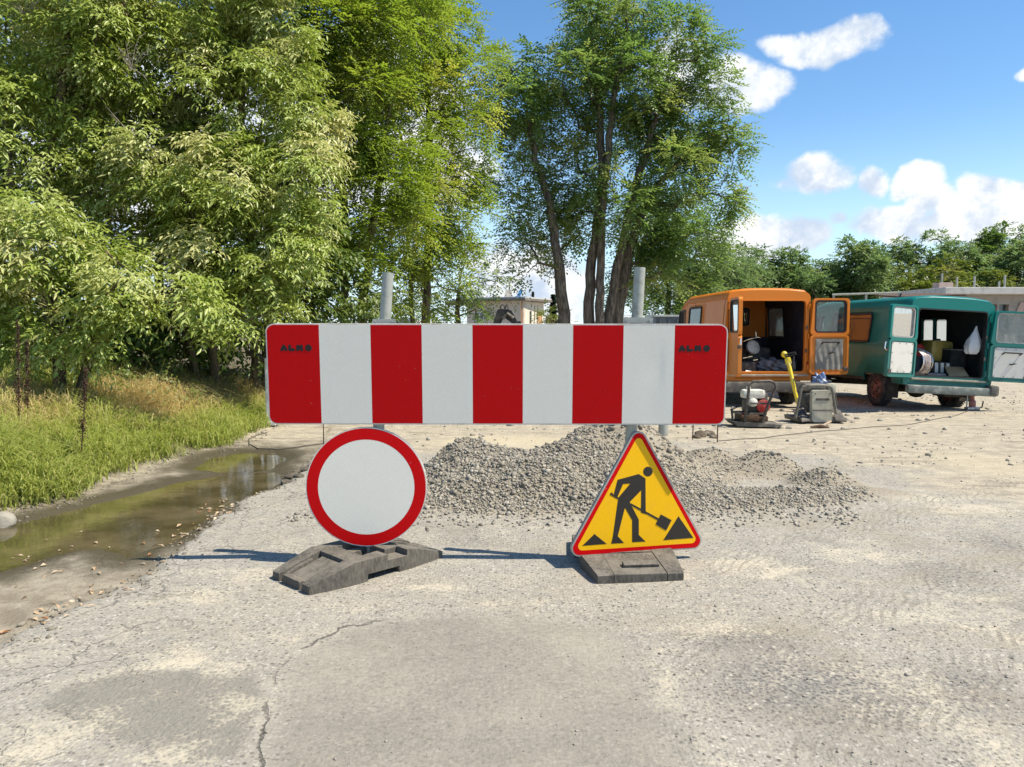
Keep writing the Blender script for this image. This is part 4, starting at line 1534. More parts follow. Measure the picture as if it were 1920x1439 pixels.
    for zz in (.12, hgt * .5, hgt - .15):
        MB().tube([Md @ Vector((-.012, zz - .05, 0)), Md @ Vector((-.012, zz + .05, 0))], .018, 8).build('hinge', P['paint'], dr)
    return dr


# ---- the orange van
xo, yo = (1356 + 1521) / 2, 14.0
po = W(1438.5, 700, yo)
zo = -0.085
Po = dict(W=1.63, H=2.185, L=3.95, sill=.50, belt=1.22, gutter=1.99, floor=.655, top=1.965, open=1.36, axles=[.85, 3.1], wr=.32, paint=M_ORANGE,
          lining=M_NAVY, windows=[(-1, 1.75, 2.75), (-1, 3.15, 3.75), (1, 1.35, 2.3, M_GLASS), (1, 3.15, 3.75)], ybreaks=[1.35, 1.75, 2.3, 2.75], pressings=[(-1, .16, 1.6)],
          bulk=2.35, bulk_window=(.06, .36, 1.54, 1.86), bulk_panes=1, bulkglass=M_GLASS, bulkmat=M_ORANGE, bulk_low=True, bumper=(.30, .49), bump_w=1.72,
          bumpmat=M_BUMPER, reflector=-.52, rims=M_RIM_GREY, sillmat=M_PLATEW, sealmat=M_ORANGE)
van_o = thing('orange_van', 'orange panel van with both rear doors open and tools inside', 'van', (po.x, yo, zo), (0, 0, R(.6)))
build_van(Po, van_o)
van_door(Po, van_o, -1, 93, .70, M_CLOTH, M_GLASS)
van_door(Po, van_o, 1, 180, .70, M_CLOTH, M_GLASS)

# ---- the green van, leaning a little to the right
Pg = dict(W=1.66, H=2.02, L=3.95, sill=.45, belt=1.12, gutter=1.80, floor=.615, top=1.775, open=1.27, axles=[.85, 3.1], wr=.32, paint=M_TEAL,
          lining=M_DARKIN, windows=[(-1, 1.15, 2.6), (-1, 3.1, 3.75), (1, 1.25, 1.61, M_FROST), (1, 1.66, 2.02, M_FROST), (1, 3.1, 3.75)], ybreaks=[1.15, 1.25, 1.61, 1.66, 2.02, 2.6], pressings=[],
          bulk=2.35, bulk_window=(-.62, -.20, 1.18, 1.60), bulk_panes=1, bulkglass=M_GLASS_DK, bulkmat=M_DARKIN, bumper=(.315, .455), bump_w=1.62, bump_dx=.02,
          bumpmat=M_BUMPER_G, bump_ends=[1], reflector=-.45, rims=M_RIM_RUST, sillmat=M_PLATEW)
van_g = thing('green_van', 'teal green panel van with both rear doors open and a yellow canister inside', 'van', (7.54, 13.36, -0.09), (0, R(3.0), R(5)))
build_van(Pg, van_g)
van_door(Pg, van_g, -1, 160, .68, M_PANEL, M_GLASS_DUST, outer=1)
van_door(Pg, van_g, 1, 172, .70, M_PANEL, M_GLASS_DUST, outer=1)
# roof bars
for (x, y) in ((-.70, .55), (-.68, 2.3), (.70, .55), (.68, 2.3)):
    MB().tube([(x, y, 1.80), (x * 1.0, y, 1.90), (x * .9, y, 2.05)], .016, 6).build('rack_bracket', M_SEAL, van_g)


def in_van(v, p):
    return v.matrix_basis @ Vector(p)

# ================================================================== plants
def leaf_mat(name, c0, c1, c2, trans=0.45, rough=0.42):
    m, nn, b = principled(name, c0, rough, 0, 0.5)
    t = nn.attr('tint')
    t2 = nn.attr('clump')
    col = nn.mix(t, c0, c1)
    col = nn.mix(nn.step(t2, 0.35, 1.0), col, c2)
    nn.put(b.inputs['Base Color'], col)
    tr = nn.new('ShaderNodeBsdfTranslucent')
    hs_ = nn.new('ShaderNodeHueSaturation')
    hs_.inputs['Saturation'].default_value = 1.08
    hs_.inputs['Value'].default_value = 1.45
    nn.l.new(col, hs_.inputs['Color'])
    nn.l.new(hs_.outputs[0], tr.inputs['Color'])
    mx = nn.new('ShaderNodeMixShader')
    mx.inputs[0].default_value = trans
    nn.l.new(b.outputs[0], mx.inputs[1])
    nn.l.new(tr.outputs[0], mx.inputs[2])
    nn.l.new(mx.outputs[0], nn.n['Material Output'].inputs[0])
    return m


def bark_mat(name, c0, c1):
    m, nn, b = principled(name, c0, 0.9, 0, 0.2)
    co = nn.new('ShaderNodeTexCoord').outputs['Object']
    n = nn.noise(nn.vmath('MULTIPLY', co, (9, 9, 1.6)), 2.0, 6, 0.7)
    nn.put(b.inputs['Base Color'], nn.mix(nn.step(n, 0.35, 0.7), c0, c1))
    nn.put(b.inputs['Normal'], nn.bump(n, 1.0, 0.05))
    return m


M_BARK = bark_mat('grey_brown_bark', (0.075, 0.060, 0.046), (0.26, 0.215, 0.165))
M_BARK2 = bark_mat('pale_brown_bark', (0.09, 0.07, 0.045), (0.22, 0.17, 0.11))
M_TWIG = worn('dead_twig', (0.36, 0.31, 0.24), (0.22, 0.17, 0.12), 14, 0.9)
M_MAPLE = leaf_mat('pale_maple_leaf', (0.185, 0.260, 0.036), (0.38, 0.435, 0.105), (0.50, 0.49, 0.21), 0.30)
M_MAPLE_D = leaf_mat('shaded_maple_leaf', (0.085, 0.135, 0.026), (0.14, 0.20, 0.045), (0.19, 0.23, 0.06), 0.40)  # darker copy of the maple leaf: the shade inside the foliage is in its colour
M_LOCUST = leaf_mat('locust_leaf', (0.145, 0.215, 0.030), (0.25, 0.32, 0.052), (0.34, 0.36, 0.075), 0.52)
M_BIG = leaf_mat('dark_locust_leaf', (0.10, 0.172, 0.042), (0.19, 0.28, 0.075), (0.28, 0.32, 0.09), 0.50)
M_FAR = leaf_mat('far_leaf', (0.105, 0.17, 0.060), (0.17, 0.245, 0.085), (0.21, 0.26, 0.09), 0.45)  # thin distance haze put into the leaf colour: raised and a little blue
M_FARY = leaf_mat('far_yellow_leaf', (0.10, 0.14, 0.025), (0.17, 0.20, 0.035), (0.20, 0.21, 0.05), 0.4)
M_CONIF = leaf_mat('conifer_needles', (0.016, 0.036, 0.018), (0.028, 0.055, 0.026), (0.03, 0.05, 0.025), 0.15)
M_LOCUST_F = leaf_mat('light_locust_leaf', (0.085, 0.15, 0.030), (0.14, 0.21, 0.05), (0.17, 0.22, 0.06), 0.45)


def leaf_arrays(P, A, N, ln, wd, fold=0.18):
    """diamond leaves folded along the midrib: 4 points, 2 triangles each"""
    A = A / (np.linalg.norm(A, axis=1, keepdims=True) + 1e-9)
    B = np.cross(N, A)
    B = B / (np.linalg.norm(B, axis=1, keepdims=True) + 1e-9)
    Nn = np.cross(A, B)
    ln, wd = ln[:, None], wd[:, None]
    mid = P + A * ln * 0.45
    tip = P + A * ln - Nn * ln * 0.10
    l = mid + B * wd * 0.5 + Nn * wd * fold
    r = mid - B * wd * 0.5 + Nn * wd * fold
    n = len(P)
    V = np.stack([P, r, tip, l], 1).reshape(-1, 3)
    k = np.arange(n)[:, None] * 4
    T = np.concatenate([k + np.array([[0, 1, 2]]), k + np.array([[0, 2, 3]])], 1).reshape(-1)
    return V, T


def unit(n, rg):
    v = rg.normal(size=(n, 3))
    return v / np.linalg.norm(v, axis=1, keepdims=True)


def sprays(C, rad, out, rg, kind, nspr, nleaf, ln, wd, lf=4.2):
    """leaf sprays round clump centres C; out = outward direction of each clump"""
    n = len(C)
    k = n * nspr
    ci = np.repeat(np.arange(n), nspr)
    d = unit(k, rg) * 0.85 + out[ci] * 0.55 + np.array([0, 0, 0.15])
    d /= np.linalg.norm(d, axis=1, keepdims=True)
    st = C[ci] + d * rad[ci][:, None] * (rg.random((k, 1)) ** 0.6) * 0.95
    if kind == 'maple':
        L = 0.26 * (0.6 + 0.8 * rg.random(k))
        d2 = d * np.array([1, 1, 0.35]) + np.array([0, 0, -0.12])
    else:
        L = ln * lf * (0.6 + 0.7 * rg.random(k))
        d2 = d * np.array([1, 1, 0.55]) + np.array([0, 0, -0.10])
    d2 /= np.linalg.norm(d2, axis=1, keepdims=True)
    m = k * nleaf
    si = np.repeat(np.arange(k), nleaf)
    j = np.tile(np.arange(nleaf), k)
    t = (j + 0.6) / nleaf
    side = np.where(j % 2 == 0, 1.0, -1.0)
    up = np.array([0, 0, 1.0]) + unit(k, rg) * 0.45
    lat = np.cross(d2, up)
    lat /= np.linalg.norm(lat, axis=1, keepdims=True) + 1e-9
    nrm = np.cross(lat, d2)
    droop = np.array([0, 0, -1.0])
    P = st[si] + d2[si] * (L[si] * t)[:, None] + droop * ((L[si] * t * t * 0.35)[:, None])
    if kind == 'maple':
        A = d2[si] * 0.5 + lat[si] * (side * 0.65)[:, None] + droop * (0.0 + 0.8 * rg.random((m, 1))) + unit(m, rg) * 0.25
        N = nrm[si] + unit(m, rg) * 0.40 + out[ci][si] * 0.25 + np.array([0.35, -0.1, 0.3])
        l_ = ln * (0.45 + 0.9 * rg.random(m))
    else:
        last = j == nleaf - 1
        A = d2[si] * np.where(last, 1.0, 0.45)[:, None] + lat[si] * np.where(last, 0, side * 0.95)[:, None] + droop * 0.15 + unit(m, rg) * 0.18
        N = nrm[si] + unit(m, rg) * 0.28
        l_ = ln * (0.8 + 0.4 * rg.random(m)) * np.where(last, 1.15, 1.0)
    w_ = wd * (0.8 + 0.4 * rg.random(m))
    V, T = leaf_arrays(P, A, N, l_, w_)
    tint = np.repeat(np.clip(rg.random(k)[si] * 0.6 + rg.random(m) * 0.4, 0, 1), 4)
    return V, T, tint, np.repeat(ci[si], 4)


def skeleton(trunks, att, rg, wob=0.06, lift=0.25):
    """trunks: list of polylines (points); att: clump centres. Returns nodes, parents, load"""
    nodes, par, istr = [], [], []
    for ti, tr in enumerate(trunks):
        prev = -1
        pts = [np.array(p, dtype=float) for p in tr]
        for a, b2 in zip(pts[:-1], pts[1:]):
            st = max(1, int(np.linalg.norm(b2 - a) / 0.35))
            for q in range(st):
                nodes.append(a + (b2 - a) * q / st + (rg.normal(size=3) * wob * 0.35 if prev >= 0 else 0))
                par.append(prev)
                prev = len(nodes) - 1
                istr.append(ti)
        nodes.append(pts[-1])
        par.append(prev)
        istr.append(ti)
    ntr = len(nodes)
    base = np.array(nodes)
    dmin = np.min(np.linalg.norm(att[:, None, :] - base[None], axis=2), axis=1)
    for i in np.argsort(dmin):
        a = att[i]
        N = np.array(nodes)
        dv = a - N
        dist = np.linalg.norm(dv, axis=1)
        cost = dist + 0.9 * np.clip(N[:, 2] - a[2] + 0.15 * dist, 0, 9)
        q = int(np.argmin(cost))
        p0 = N[q]
        st = max(2, int(dist[q] / 0.30))
        prev = q
        ctrl = (p0 + a) / 2 + np.array([0, 0, lift * dist[q] * 0.3]) + rg.normal(size=3) * wob * dist[q]
        for s in range(1, st + 1):
            t = s / st
            p = p0 * (1 - t) ** 2 + 2 * ctrl * t * (1 - t) + a * t * t
            nodes.append(p + rg.normal(size=3) * wob * 0.10 * (s < st))
            par.append(prev)
            istr.append(-1)
            prev = len(nodes) - 1
    load = np.zeros(len(nodes))
    kids = np.zeros(len(nodes), dtype=int)
    for p in par:
        if p >= 0:
            kids[p] += 1
    for i in range(len(nodes) - 1, -1, -1):
        if kids[i] == 0:
            load[i] = 1
        if par[i] >= 0:
            load[par[i]] += load[i]
    return np.array(nodes), np.array(par), load, np.array(istr)


def wood_mesh(nodes, par, rad, sel, sides=6):
    V, Fq = [], []
    ang = np.arange(sides) * 2 * np.pi / sides
    ca, sa = np.cos(ang), np.sin(ang)
    b0 = 0
    for i in sel:
        p = par[i]
        if p < 0:
            continue
        a, b2 = nodes[p], nodes[i]
        d = b2 - a
        L = np.linalg.norm(d)
        if L < 1e-6:
            continue
        d /= L
        u = np.cross(d, [0.31, 0.9, 0.2])
        u /= np.linalg.norm(u)
        w = np.cross(d, u)
        ra, rb = min(rad[p], rad[i] * 1.5), rad[i]
        e = 0.25 * rb
        V.append(a - d * e + (ca[:, None] * u + sa[:, None] * w) * ra)
        V.append(b2 + d * e + (ca[:, None] * u + sa[:, None] * w) * rb)
        k = np.arange(sides)
        k2 = (k + 1) % sides
        Fq.append(np.stack([b0 + k, b0 + k2, b0 + sides + k2, b0 + sides + k], 1))
        b0 += 2 * sides
    return fast_mesh('wood', np.concatenate(V), 4, np.concatenate(Fq), True)


NLEAF = [0]


def blob_points(blobs, rg, spacing, dens, shell=0.55, depth=1.0):
    C, O = [], []
    for bl in blobs:
        px_, py_, Y, r_ = bl[:4]
        c = np.array(W(px_, py_, Y))
        rw = r_ / F * Y
        n = max(2, int(dens * (rw / spacing) ** 2))
        u = unit(n, rg)
        rr_ = rw * (shell + (1 - shell) * rg.random(n)) ** 0.8
        C.append(c + u * rr_[:, None] * np.array([1, depth, 0.92]))
        O.append(u)
    return np.concatenate(C), np.concatenate(O)


def make_tree(name, label, cat, base, trunks, blobs, mat, bark, seed, kind='locust', spacing=0.33, dens=2.2, nspr=20, nleaf=9, ln=0.055, wd=0.026, r0=0.12, group=None,
              shell=0.5, depth=1.0, rtip=0.006, zmin=None, expo=0.46, lf=4.2, flare=0.25):
    rg = np.random.default_rng(seed)
    C, O = blob_points(blobs, rg, spacing, dens, shell, depth)
    keep = C[:, 2] > (zmin if zmin is not None else base[2] + 0.25)
    C, O = C[keep], O[keep]
    root = thing(name, label, cat, base, (0, 0, 0), group)
    nodes, par, load, istr = skeleton(trunks, C, rg)
    mx = load[par < 0].max() if (par < 0).any() else load.max()
    rad = np.maximum(rtip, r0 * (load / mx) ** expo)
    rad = np.where(istr >= 0, rad * (1 + flare * np.exp(-np.clip(nodes[:, 2] - base[2], 0, 99) / 1.6)), rad)
    b_ = np.array(base)
    for ti in range(len(trunks)):
        me = wood_mesh(nodes - b_, par, rad, np.where(istr == ti)[0], 9)
        link('trunk' if len(trunks) < 3 else 'stem', me, bark, root)
    me = wood_mesh(nodes - b_, par, rad, np.where(istr < 0)[0], 5)
    link('branches', me, bark, root)['kind'] = 'stuff'
    # clump hues differ from spray to spray over the crown
    V, T, tint, ci = sprays(C, np.full(len(C), spacing * 1.05), O, rg, kind, nspr, nleaf, ln, wd, lf)
    cl = rg.random(len(C)) ** 1.6
    me = fast_mesh('crown', V - b_, 3, T)
    add_attr(me, 'tint', tint)
    add_attr(me, 'clump', cl[ci])
    cr = link('crown', me, mat, root)
    cr['kind'] = 'stuff'
    NLEAF[0] += len(T) // 3
    return root


def P3(px_, py_, Y):
    return tuple(W(px_, py_, Y))


def on_ground(px_, Y):
    x = (px_ - 960) / F * Y
    return (x, Y, H(x, Y) - 0.03)


# ---- box elders beside the puddle, left
MK = dict(kind='maple', spacing=0.27, nspr=52, nleaf=7, ln=0.098, wd=0.032, r0=0.06, shell=0.45, rtip=0.004, expo=0.55)
b = on_ground(110, 9.0)
make_tree('maple_bush', 'low pale green bush leaning out over the tall grass', 'bush', b, [[b, P3(105, 590, 9.0), P3(90, 520, 8.9)], [(b[0] + .1, b[1], b[2]), P3(190, 600, 8.9), P3(220, 560, 8.7)]],
          [(60, 470, 8.6, 95), (170, 520, 8.5, 95), (275, 555, 8.5, 70), (10, 540, 8.6, 90), (110, 600, 8.7, 80), (345, 560, 8.8, 50), (230, 480, 8.8, 50), (-60, 480, 8.6, 100), (-20, 420, 8.8, 70), (240, 610, 8.7, 50)],
          M_MAPLE, M_BARK2, 101, dens=1.7, zmin=1.16, **MK)
b = on_ground(400, 11.9)
make_tree('maple_tree', 'broad pale green tree overhanging the dry grass', 'tree', b, [[b, P3(395, 560, 11.8), P3(410, 440, 11.5), P3(440, 330, 11.4)], [(b[0] - .2, b[1], b[2]), P3(330, 520, 11.7), P3(300, 400, 11.4), P3(280, 300, 11.3)]],
          [(430, 430, 10.8, 115), (350, 350, 11.0, 105), (480, 330, 11.0, 100), (300, 290, 11.1, 105), (560, 300, 11.4, 75), (400, 545, 10.6, 85), (475, 585, 10.7, 60), (520, 440, 11.1, 80), (190, 330, 11.1, 80),
           (250, 390, 10.9, 70), (590, 390, 11.5, 45), (330, 470, 10.7, 60), (440, 620, 10.8, 35), (500, 520, 10.9, 50)],
          M_MAPLE, M_BARK2, 102, dens=1.6, zmin=1.02, **MK)
b = on_ground(480, 12.5)
make_tree('maple_tree', 'pale green tree rising behind the overhanging one', 'tree', b, [[b, P3(470, 450, 12.4), P3(455, 250, 12.2), P3(450, 80, 12.1)]],
          [(430, 190, 11.7, 115), (545, 230, 11.9, 80), (330, 130, 11.7, 100), (480, 70, 11.8, 105), (580, 330, 11.9, 50), (540, 150, 11.9, 55), (400, 20, 11.9, 100), (530, 10, 12.1, 90), (600, 250, 12.1, 45), (470, -80, 12.1, 130)],
          M_MAPLE, M_BARK2, 103, dens=1.45, **MK)
b = on_ground(75, 10.8)
make_tree('maple_tree', 'tall leafy tree at the left edge with bare twigs', 'tree', b, [[b, P3(80, 400, 10.7), P3(100, 230, 10.6), P3(130, 40, 10.6)], [(b[0] - .3, b[1], b[2]), P3(20, 350, 10.6), P3(0, 120, 10.5)]],
          [(90, 110, 10.6, 115), (50, 260, 10.4, 95), (210, 60, 10.8, 105), (200, 200, 10.8, 85), (20, 30, 10.6, 120), (120, 350, 10.3, 65), (-60, 180, 10.5, 120), (290, 10, 11, 80), (-40, 340, 10.4, 70), (120, -70, 10.7, 130)],
          M_MAPLE, M_BARK2, 104, dens=1.35, **MK)
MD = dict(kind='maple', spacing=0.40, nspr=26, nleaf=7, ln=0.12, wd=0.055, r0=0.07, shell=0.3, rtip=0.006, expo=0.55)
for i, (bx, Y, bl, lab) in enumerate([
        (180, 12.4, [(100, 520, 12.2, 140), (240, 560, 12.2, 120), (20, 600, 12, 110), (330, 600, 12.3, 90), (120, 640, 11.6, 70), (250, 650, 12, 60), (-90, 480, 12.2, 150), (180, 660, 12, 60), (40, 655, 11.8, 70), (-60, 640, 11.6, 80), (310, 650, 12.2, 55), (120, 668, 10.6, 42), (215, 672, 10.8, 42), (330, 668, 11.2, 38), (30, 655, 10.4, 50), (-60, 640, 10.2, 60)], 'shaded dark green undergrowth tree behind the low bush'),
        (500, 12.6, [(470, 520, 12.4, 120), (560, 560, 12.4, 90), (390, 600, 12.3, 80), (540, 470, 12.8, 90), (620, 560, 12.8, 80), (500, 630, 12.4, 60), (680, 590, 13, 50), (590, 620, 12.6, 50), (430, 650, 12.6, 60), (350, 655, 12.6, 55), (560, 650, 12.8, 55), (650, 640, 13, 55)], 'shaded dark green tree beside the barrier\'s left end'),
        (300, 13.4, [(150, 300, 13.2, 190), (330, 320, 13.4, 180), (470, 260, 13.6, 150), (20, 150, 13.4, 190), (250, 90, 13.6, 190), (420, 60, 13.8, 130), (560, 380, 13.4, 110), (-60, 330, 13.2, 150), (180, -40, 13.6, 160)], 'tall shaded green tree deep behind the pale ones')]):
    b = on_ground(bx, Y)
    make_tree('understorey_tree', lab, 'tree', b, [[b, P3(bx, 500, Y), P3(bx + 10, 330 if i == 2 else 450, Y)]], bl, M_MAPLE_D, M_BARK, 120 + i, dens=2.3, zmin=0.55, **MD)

# bare dead twigs in the left-hand crowns
for k_, (px_, py_, Y_, lab) in enumerate([(45, 30, 10.2, 'pale bare dead branch high in the left-edge tree'), (245, 130, 10.4, 'pale bare dead twigs between the left-edge tree and its neighbour'), (255, 275, 10.4, 'small brown dead twigs in the middle of the pale foliage')]):
    rt = random.Random(900 + k_)
    o0 = W(px_, py_, Y_)
    mb = MB()
    for q in range(9):
        d = Vector((rt.uniform(-.5, .5), rt.uniform(-.3, .1), rt.uniform(-.15, .5)))
        p1 = d * .5 + Vector((rt.uniform(-.05, .05), 0, .03))
        mb.tube([(0, 0, 0), p1, d], [.007, .005, .002], 5)
        for w_ in range(3):
            t = .3 + .25 * w_
            mb.tube([d * t, d * t + Vector((rt.uniform(-.14, .14), rt.uniform(-.1, .05), rt.uniform(-.12, .16)))], [.0035, .0015], 4)
    o = mb.build('dead_branch', M_TWIG)
    o.location = o0
    tag(o, lab, 'branch')

# ---- locusts behind the barrier's left half
LK = dict(kind='locust', spacing=0.36, nspr=44, nleaf=9, ln=0.078, wd=0.040, r0=0.085, shell=0.3, rtip=0.006, expo=0.6)
b = on_ground(640, 15.0)
make_tree('locust_tree', 'feathery bright green locust tree behind the left post', 'tree', b,
          [[b, P3(645, 480, 15), P3(640, 300, 14.8), P3(625, 100, 14.6)], [(b[0] + .25, b[1], b[2]), P3(690, 470, 14.8), P3(720, 300, 14.6), P3(735, 120, 14.6)]],
          [(620, 80, 14, 120), (560, 30, 14.3, 95), (680, 200, 14, 110), (625, 280, 14.4, 95), (700, 330, 14, 100), (650, 420, 14, 95), (600, 490, 13.8, 75), (725, 60, 14.6, 110), (565, 140, 14.5, 85),
           (700, 500, 14, 70), (650, 570, 13.8, 45), (745, 420, 14, 70), (690, -60, 14.4, 130), (580, 390, 14, 60), (760, 250, 14.6, 70)],
          M_LOCUST, M_BARK, 201, dens=2.1, **LK)
b = on_ground(800, 17.2)
make_tree('locust_tree', 'feathery green locust tree at the left of the sky gap', 'tree', b,
          [[b, P3(800, 480, 17), P3(805, 300, 16.8), P3(800, 100, 16.6)], [(b[0] - .25, b[1], b[2]), P3(765, 450, 16.8), P3(750, 250, 16.6)]],
          [(800, 60, 16.4, 95), (835, 170, 16.4, 75), (780, 240, 16.2, 95), (865, 260, 16.4, 50), (800, 340, 16, 90), (850, 400, 16.2, 65), (895, 420, 16.2, 30), (780, 450, 16, 80), (835, 490, 16.4, 45),
           (750, 530, 16.2, 55), (800, 550, 16.6, 45), (850, 70, 16.6, 40), (705, 140, 16.6, 90), (740, -20, 16.6, 110), (880, 330, 16.4, 35), (720, 420, 16.4, 70), (905, 120, 17, 32), (880, 180, 16.8, 36)],
          M_LOCUST, M_BARK, 202, dens=2.0, **LK)
b = on_ground(860, 23.0)
make_tree('locust_tree', 'small thin locust tree in front of the house', 'tree', b, [[b, P3(858, 570, 23), P3(862, 520, 23)]],
          [(850, 520, 23, 55), (885, 500, 23, 38), (905, 545, 23, 32), (820, 545, 23, 48), (880, 585, 23, 22), (785, 575, 23, 45), (845, 585, 23, 36), (925, 525, 23, 16), (810, 600, 23, 30)],
          M_BIG, M_BARK, 203, dens=1.5, **{**LK, 'r0': 0.08, 'spacing': 0.42, 'nspr': 22, 'ln': .10, 'wd': .052})

# ---- the big many-stemmed tree in the middle
YT = 24.0
b = on_ground(1105, YT)


def tk(pts, dy=0.0):
    g = on_ground(pts[0][0], YT + dy)
    return [(g[0], g[1], g[2])] + [P3(p[0], p[1], YT + dy + (p[2] if len(p) > 2 else 0)) for p in pts[1:]]


big_trunks = [tk([(1062, 700), (1055, 590), (1045, 480), (1030, 380), (1005, 300), (985, 210)], -.3),
              tk([(1108, 700), (1104, 590), (1108, 490), (1122, 400), (1128, 300), (1122, 200), (1110, 80)], -.2),
              tk([(1122, 700), (1122, 600), (1126, 500), (1128, 430), (1135, 330), (1150, 180), (1175, 60)], -.45),
              tk([(1140, 700), (1142, 600), (1155, 500), (1176, 420), (1200, 320), (1225, 230), (1255, 130)], -.1),
              tk([(1152, 700), (1156, 600), (1172, 500), (1196, 410), (1235, 345), (1290, 290), (1350, 275)], .3)]
big_blobs = [(960, 110, 24, 42), (925, 185, 24, 45), (1100, 25, 24, 58), (1180, 35, 24, 52), (1265, 55, 24, 42), (1320, 85, 24, 36), (1345, 165, 24, 38), (1378, 235, 24, 34), (1375, 300, 24, 36),
             (1345, 375, 23.8, 42), (1300, 450, 24, 48), (1265, 330, 23.6, 62), (1185, 150, 23.6, 70), (1080, 140, 23.6, 66), (985, 215, 23.8, 58), (945, 320, 24, 44), (965, 400, 24, 40), (1075, 320, 23.6, 60),
             (1170, 400, 23.4, 50), (1225, 530, 24.6, 45), (965, 480, 23.8, 30), (990, 515, 23.8, 26), (950, 455, 24, 20), (1022, 135, 24.2, 36), (1225, 230, 23.6, 62), (1130, 250, 24.6, 60), (1010, 390, 24.6, 44),
             (1215, 440, 24.4, 46), (1300, 200, 24.4, 48), (1045, 230, 24.6, 50), (1260, 250, 25, 60), (1140, 90, 25, 60), (1100, 420, 25, 50), (1330, 270, 24.6, 40), (975, 270, 24.5, 44), (1290, 390, 24.8, 45), (1210, -10, 24.2, 45),
             (1290, 120, 24.4, 40), (905, 250, 24.4, 28), (1395, 270, 24, 16), (1050, 460, 25, 30), (1180, 490, 25, 36), (1255, 480, 24.6, 40)]
big_blobs = [(1160 + (q[0] - 1160) * .945, 300 + (q[1] - 300) * .97, q[2], q[3] * .86) for q in big_blobs]
make_tree('big_tree', 'big dark green tree with many stems in the middle', 'tree', b, big_trunks, big_blobs, M_BIG, M_BARK, 301, kind='locust', spacing=0.46, dens=3.7, nspr=38, nleaf=9, ln=0.112, wd=0.060,
          r0=0.185, shell=0.38, depth=1.5, rtip=0.010, expo=0.70, flare=.7)
# lighter trees beyond it
for i, (bx, Y, bl, lab, m) in enumerate([
        (1250, 34.0, [(1262, 440, 34, 62), (1310, 480, 34, 50), (1235, 530, 34, 50), (1295, 560, 33.6, 42), (1340, 545, 34, 34), (1220, 400, 34.4, 40), (1230, 590, 33.6, 30), (1330, 430, 34.4, 30), (1180, 560, 34.6, 34)], 'lighter green tree left of the orange van', M_LOCUST_F),
        (1345, 46.0, [(1345, 520, 46, 34), (1372, 540, 46, 30), (1325, 570, 45, 30), (1385, 500, 46.5, 26)], 'mid green tree over the orange van roof', M_FAR),
        (1026, 46.0, [(1022, 598, 45, 14), (1034, 604, 45, 12)], 'small yellow green bush at the house corner', M_FARY)]):
    b = on_ground(bx, Y)
    make_tree('far_tree', lab, 'tree' if i < 2 else 'bush', b, [[b, P3(bx, 600, Y), P3(bx + 4, 540 if i < 2 else 602, Y)]], bl, m, M_BARK, 310 + i, kind='locust', spacing=0.55, dens=2.6, nspr=24, nleaf=9, ln=0.16, wd=0.085, r0=0.13,
              shell=0.35, rtip=0.015, zmin=0.4)
# wood along the far side of the lot: every tree its own
FT = [(1385, 470, 58, 0, 'rounded dark tree behind the orange van roof'), (1450, 468, 52, 0, 'broad dark tree right of the orange van roof'), (1515, 478, 50, 0, 'low dark tree over the gap between the vans'),
      (1588, 446, 46, 0, 'taller pointed dark tree between the vans'), (1640, 470, 44, 0, 'dark tree left of the green van roof'), (1690, 452, 40, 2, 'narrow deep green tree above the green van'),
      (1730, 500, 46, 1, 'yellow green tree above the green van'), (1762, 438, 42, 2, 'tall dark tree behind the yellow green ones'), (1795, 492, 44, 1, 'yellow green tree beside the chimney block'),
      (1818, 446, 44, 0, 'dark tree left of the tallest far tree'), (1868, 420, 50, 3, 'tallest far tree with a lumpy lighter crown'), (1905, 452, 42, 0, 'dark tree at the right edge above the building'),
      (1950, 440, 52, 0, 'dark tree mostly beyond the right edge'), (1420, 500, 40, 0, 'small dark tree in front of the far wood'), (1560, 500, 40, 2, 'deep green bushy tree low behind the vans'),
      (1850, 515, 36, 1, 'small yellow green tree behind the building roof'), (2010, 450, 60, 0, 'dark tree beyond the frame right'), (1310, 500, 45, 0, 'dark tree behind the lighter tree')]
for i, (cx, top, hw_, k, lab) in enumerate(FT):
    Y = 66 + (i * 37 % 11) - (8 if k == 1 else 0)
    rg = np.random.default_rng(400 + i)
    bl = []
    hgt = 600 - top
    for q in range(9):
        t = (q + .5) / 9
        rr_ = hw_ * (0.46 + 0.26 * rg.random()) * (0.75 + 0.5 * math.sin(math.pi * min(1, t * 1.1)))
        bl.append((cx + (rg.random() - .5) * 1.5 * hw_ * (0.35 + 0.75 * math.sin(math.pi * (0.15 + 0.75 * t))), top + rr_ * .8 + t * (hgt - rr_ * 1.3), Y + (rg.random() - .5) * 3, rr_))
    b = on_ground(cx, Y)
    make_tree('far_tree', lab, 'tree', b, [[b, P3(cx, 570, Y), P3(cx + 4, top + 60, Y)]], bl, (M_FAR, M_FARY, M_CONIF, M_LOCUST_F)[k] if k != 2 else M_FAR, M_BARK, 430 + i, kind='locust', spacing=0.8, dens=2.4,
              nspr=40, nleaf=5, ln=0.24, wd=0.17, lf=1.8, r0=0.2, shell=0.7, rtip=0.02, zmin=0.6, group='trees of the far wood')
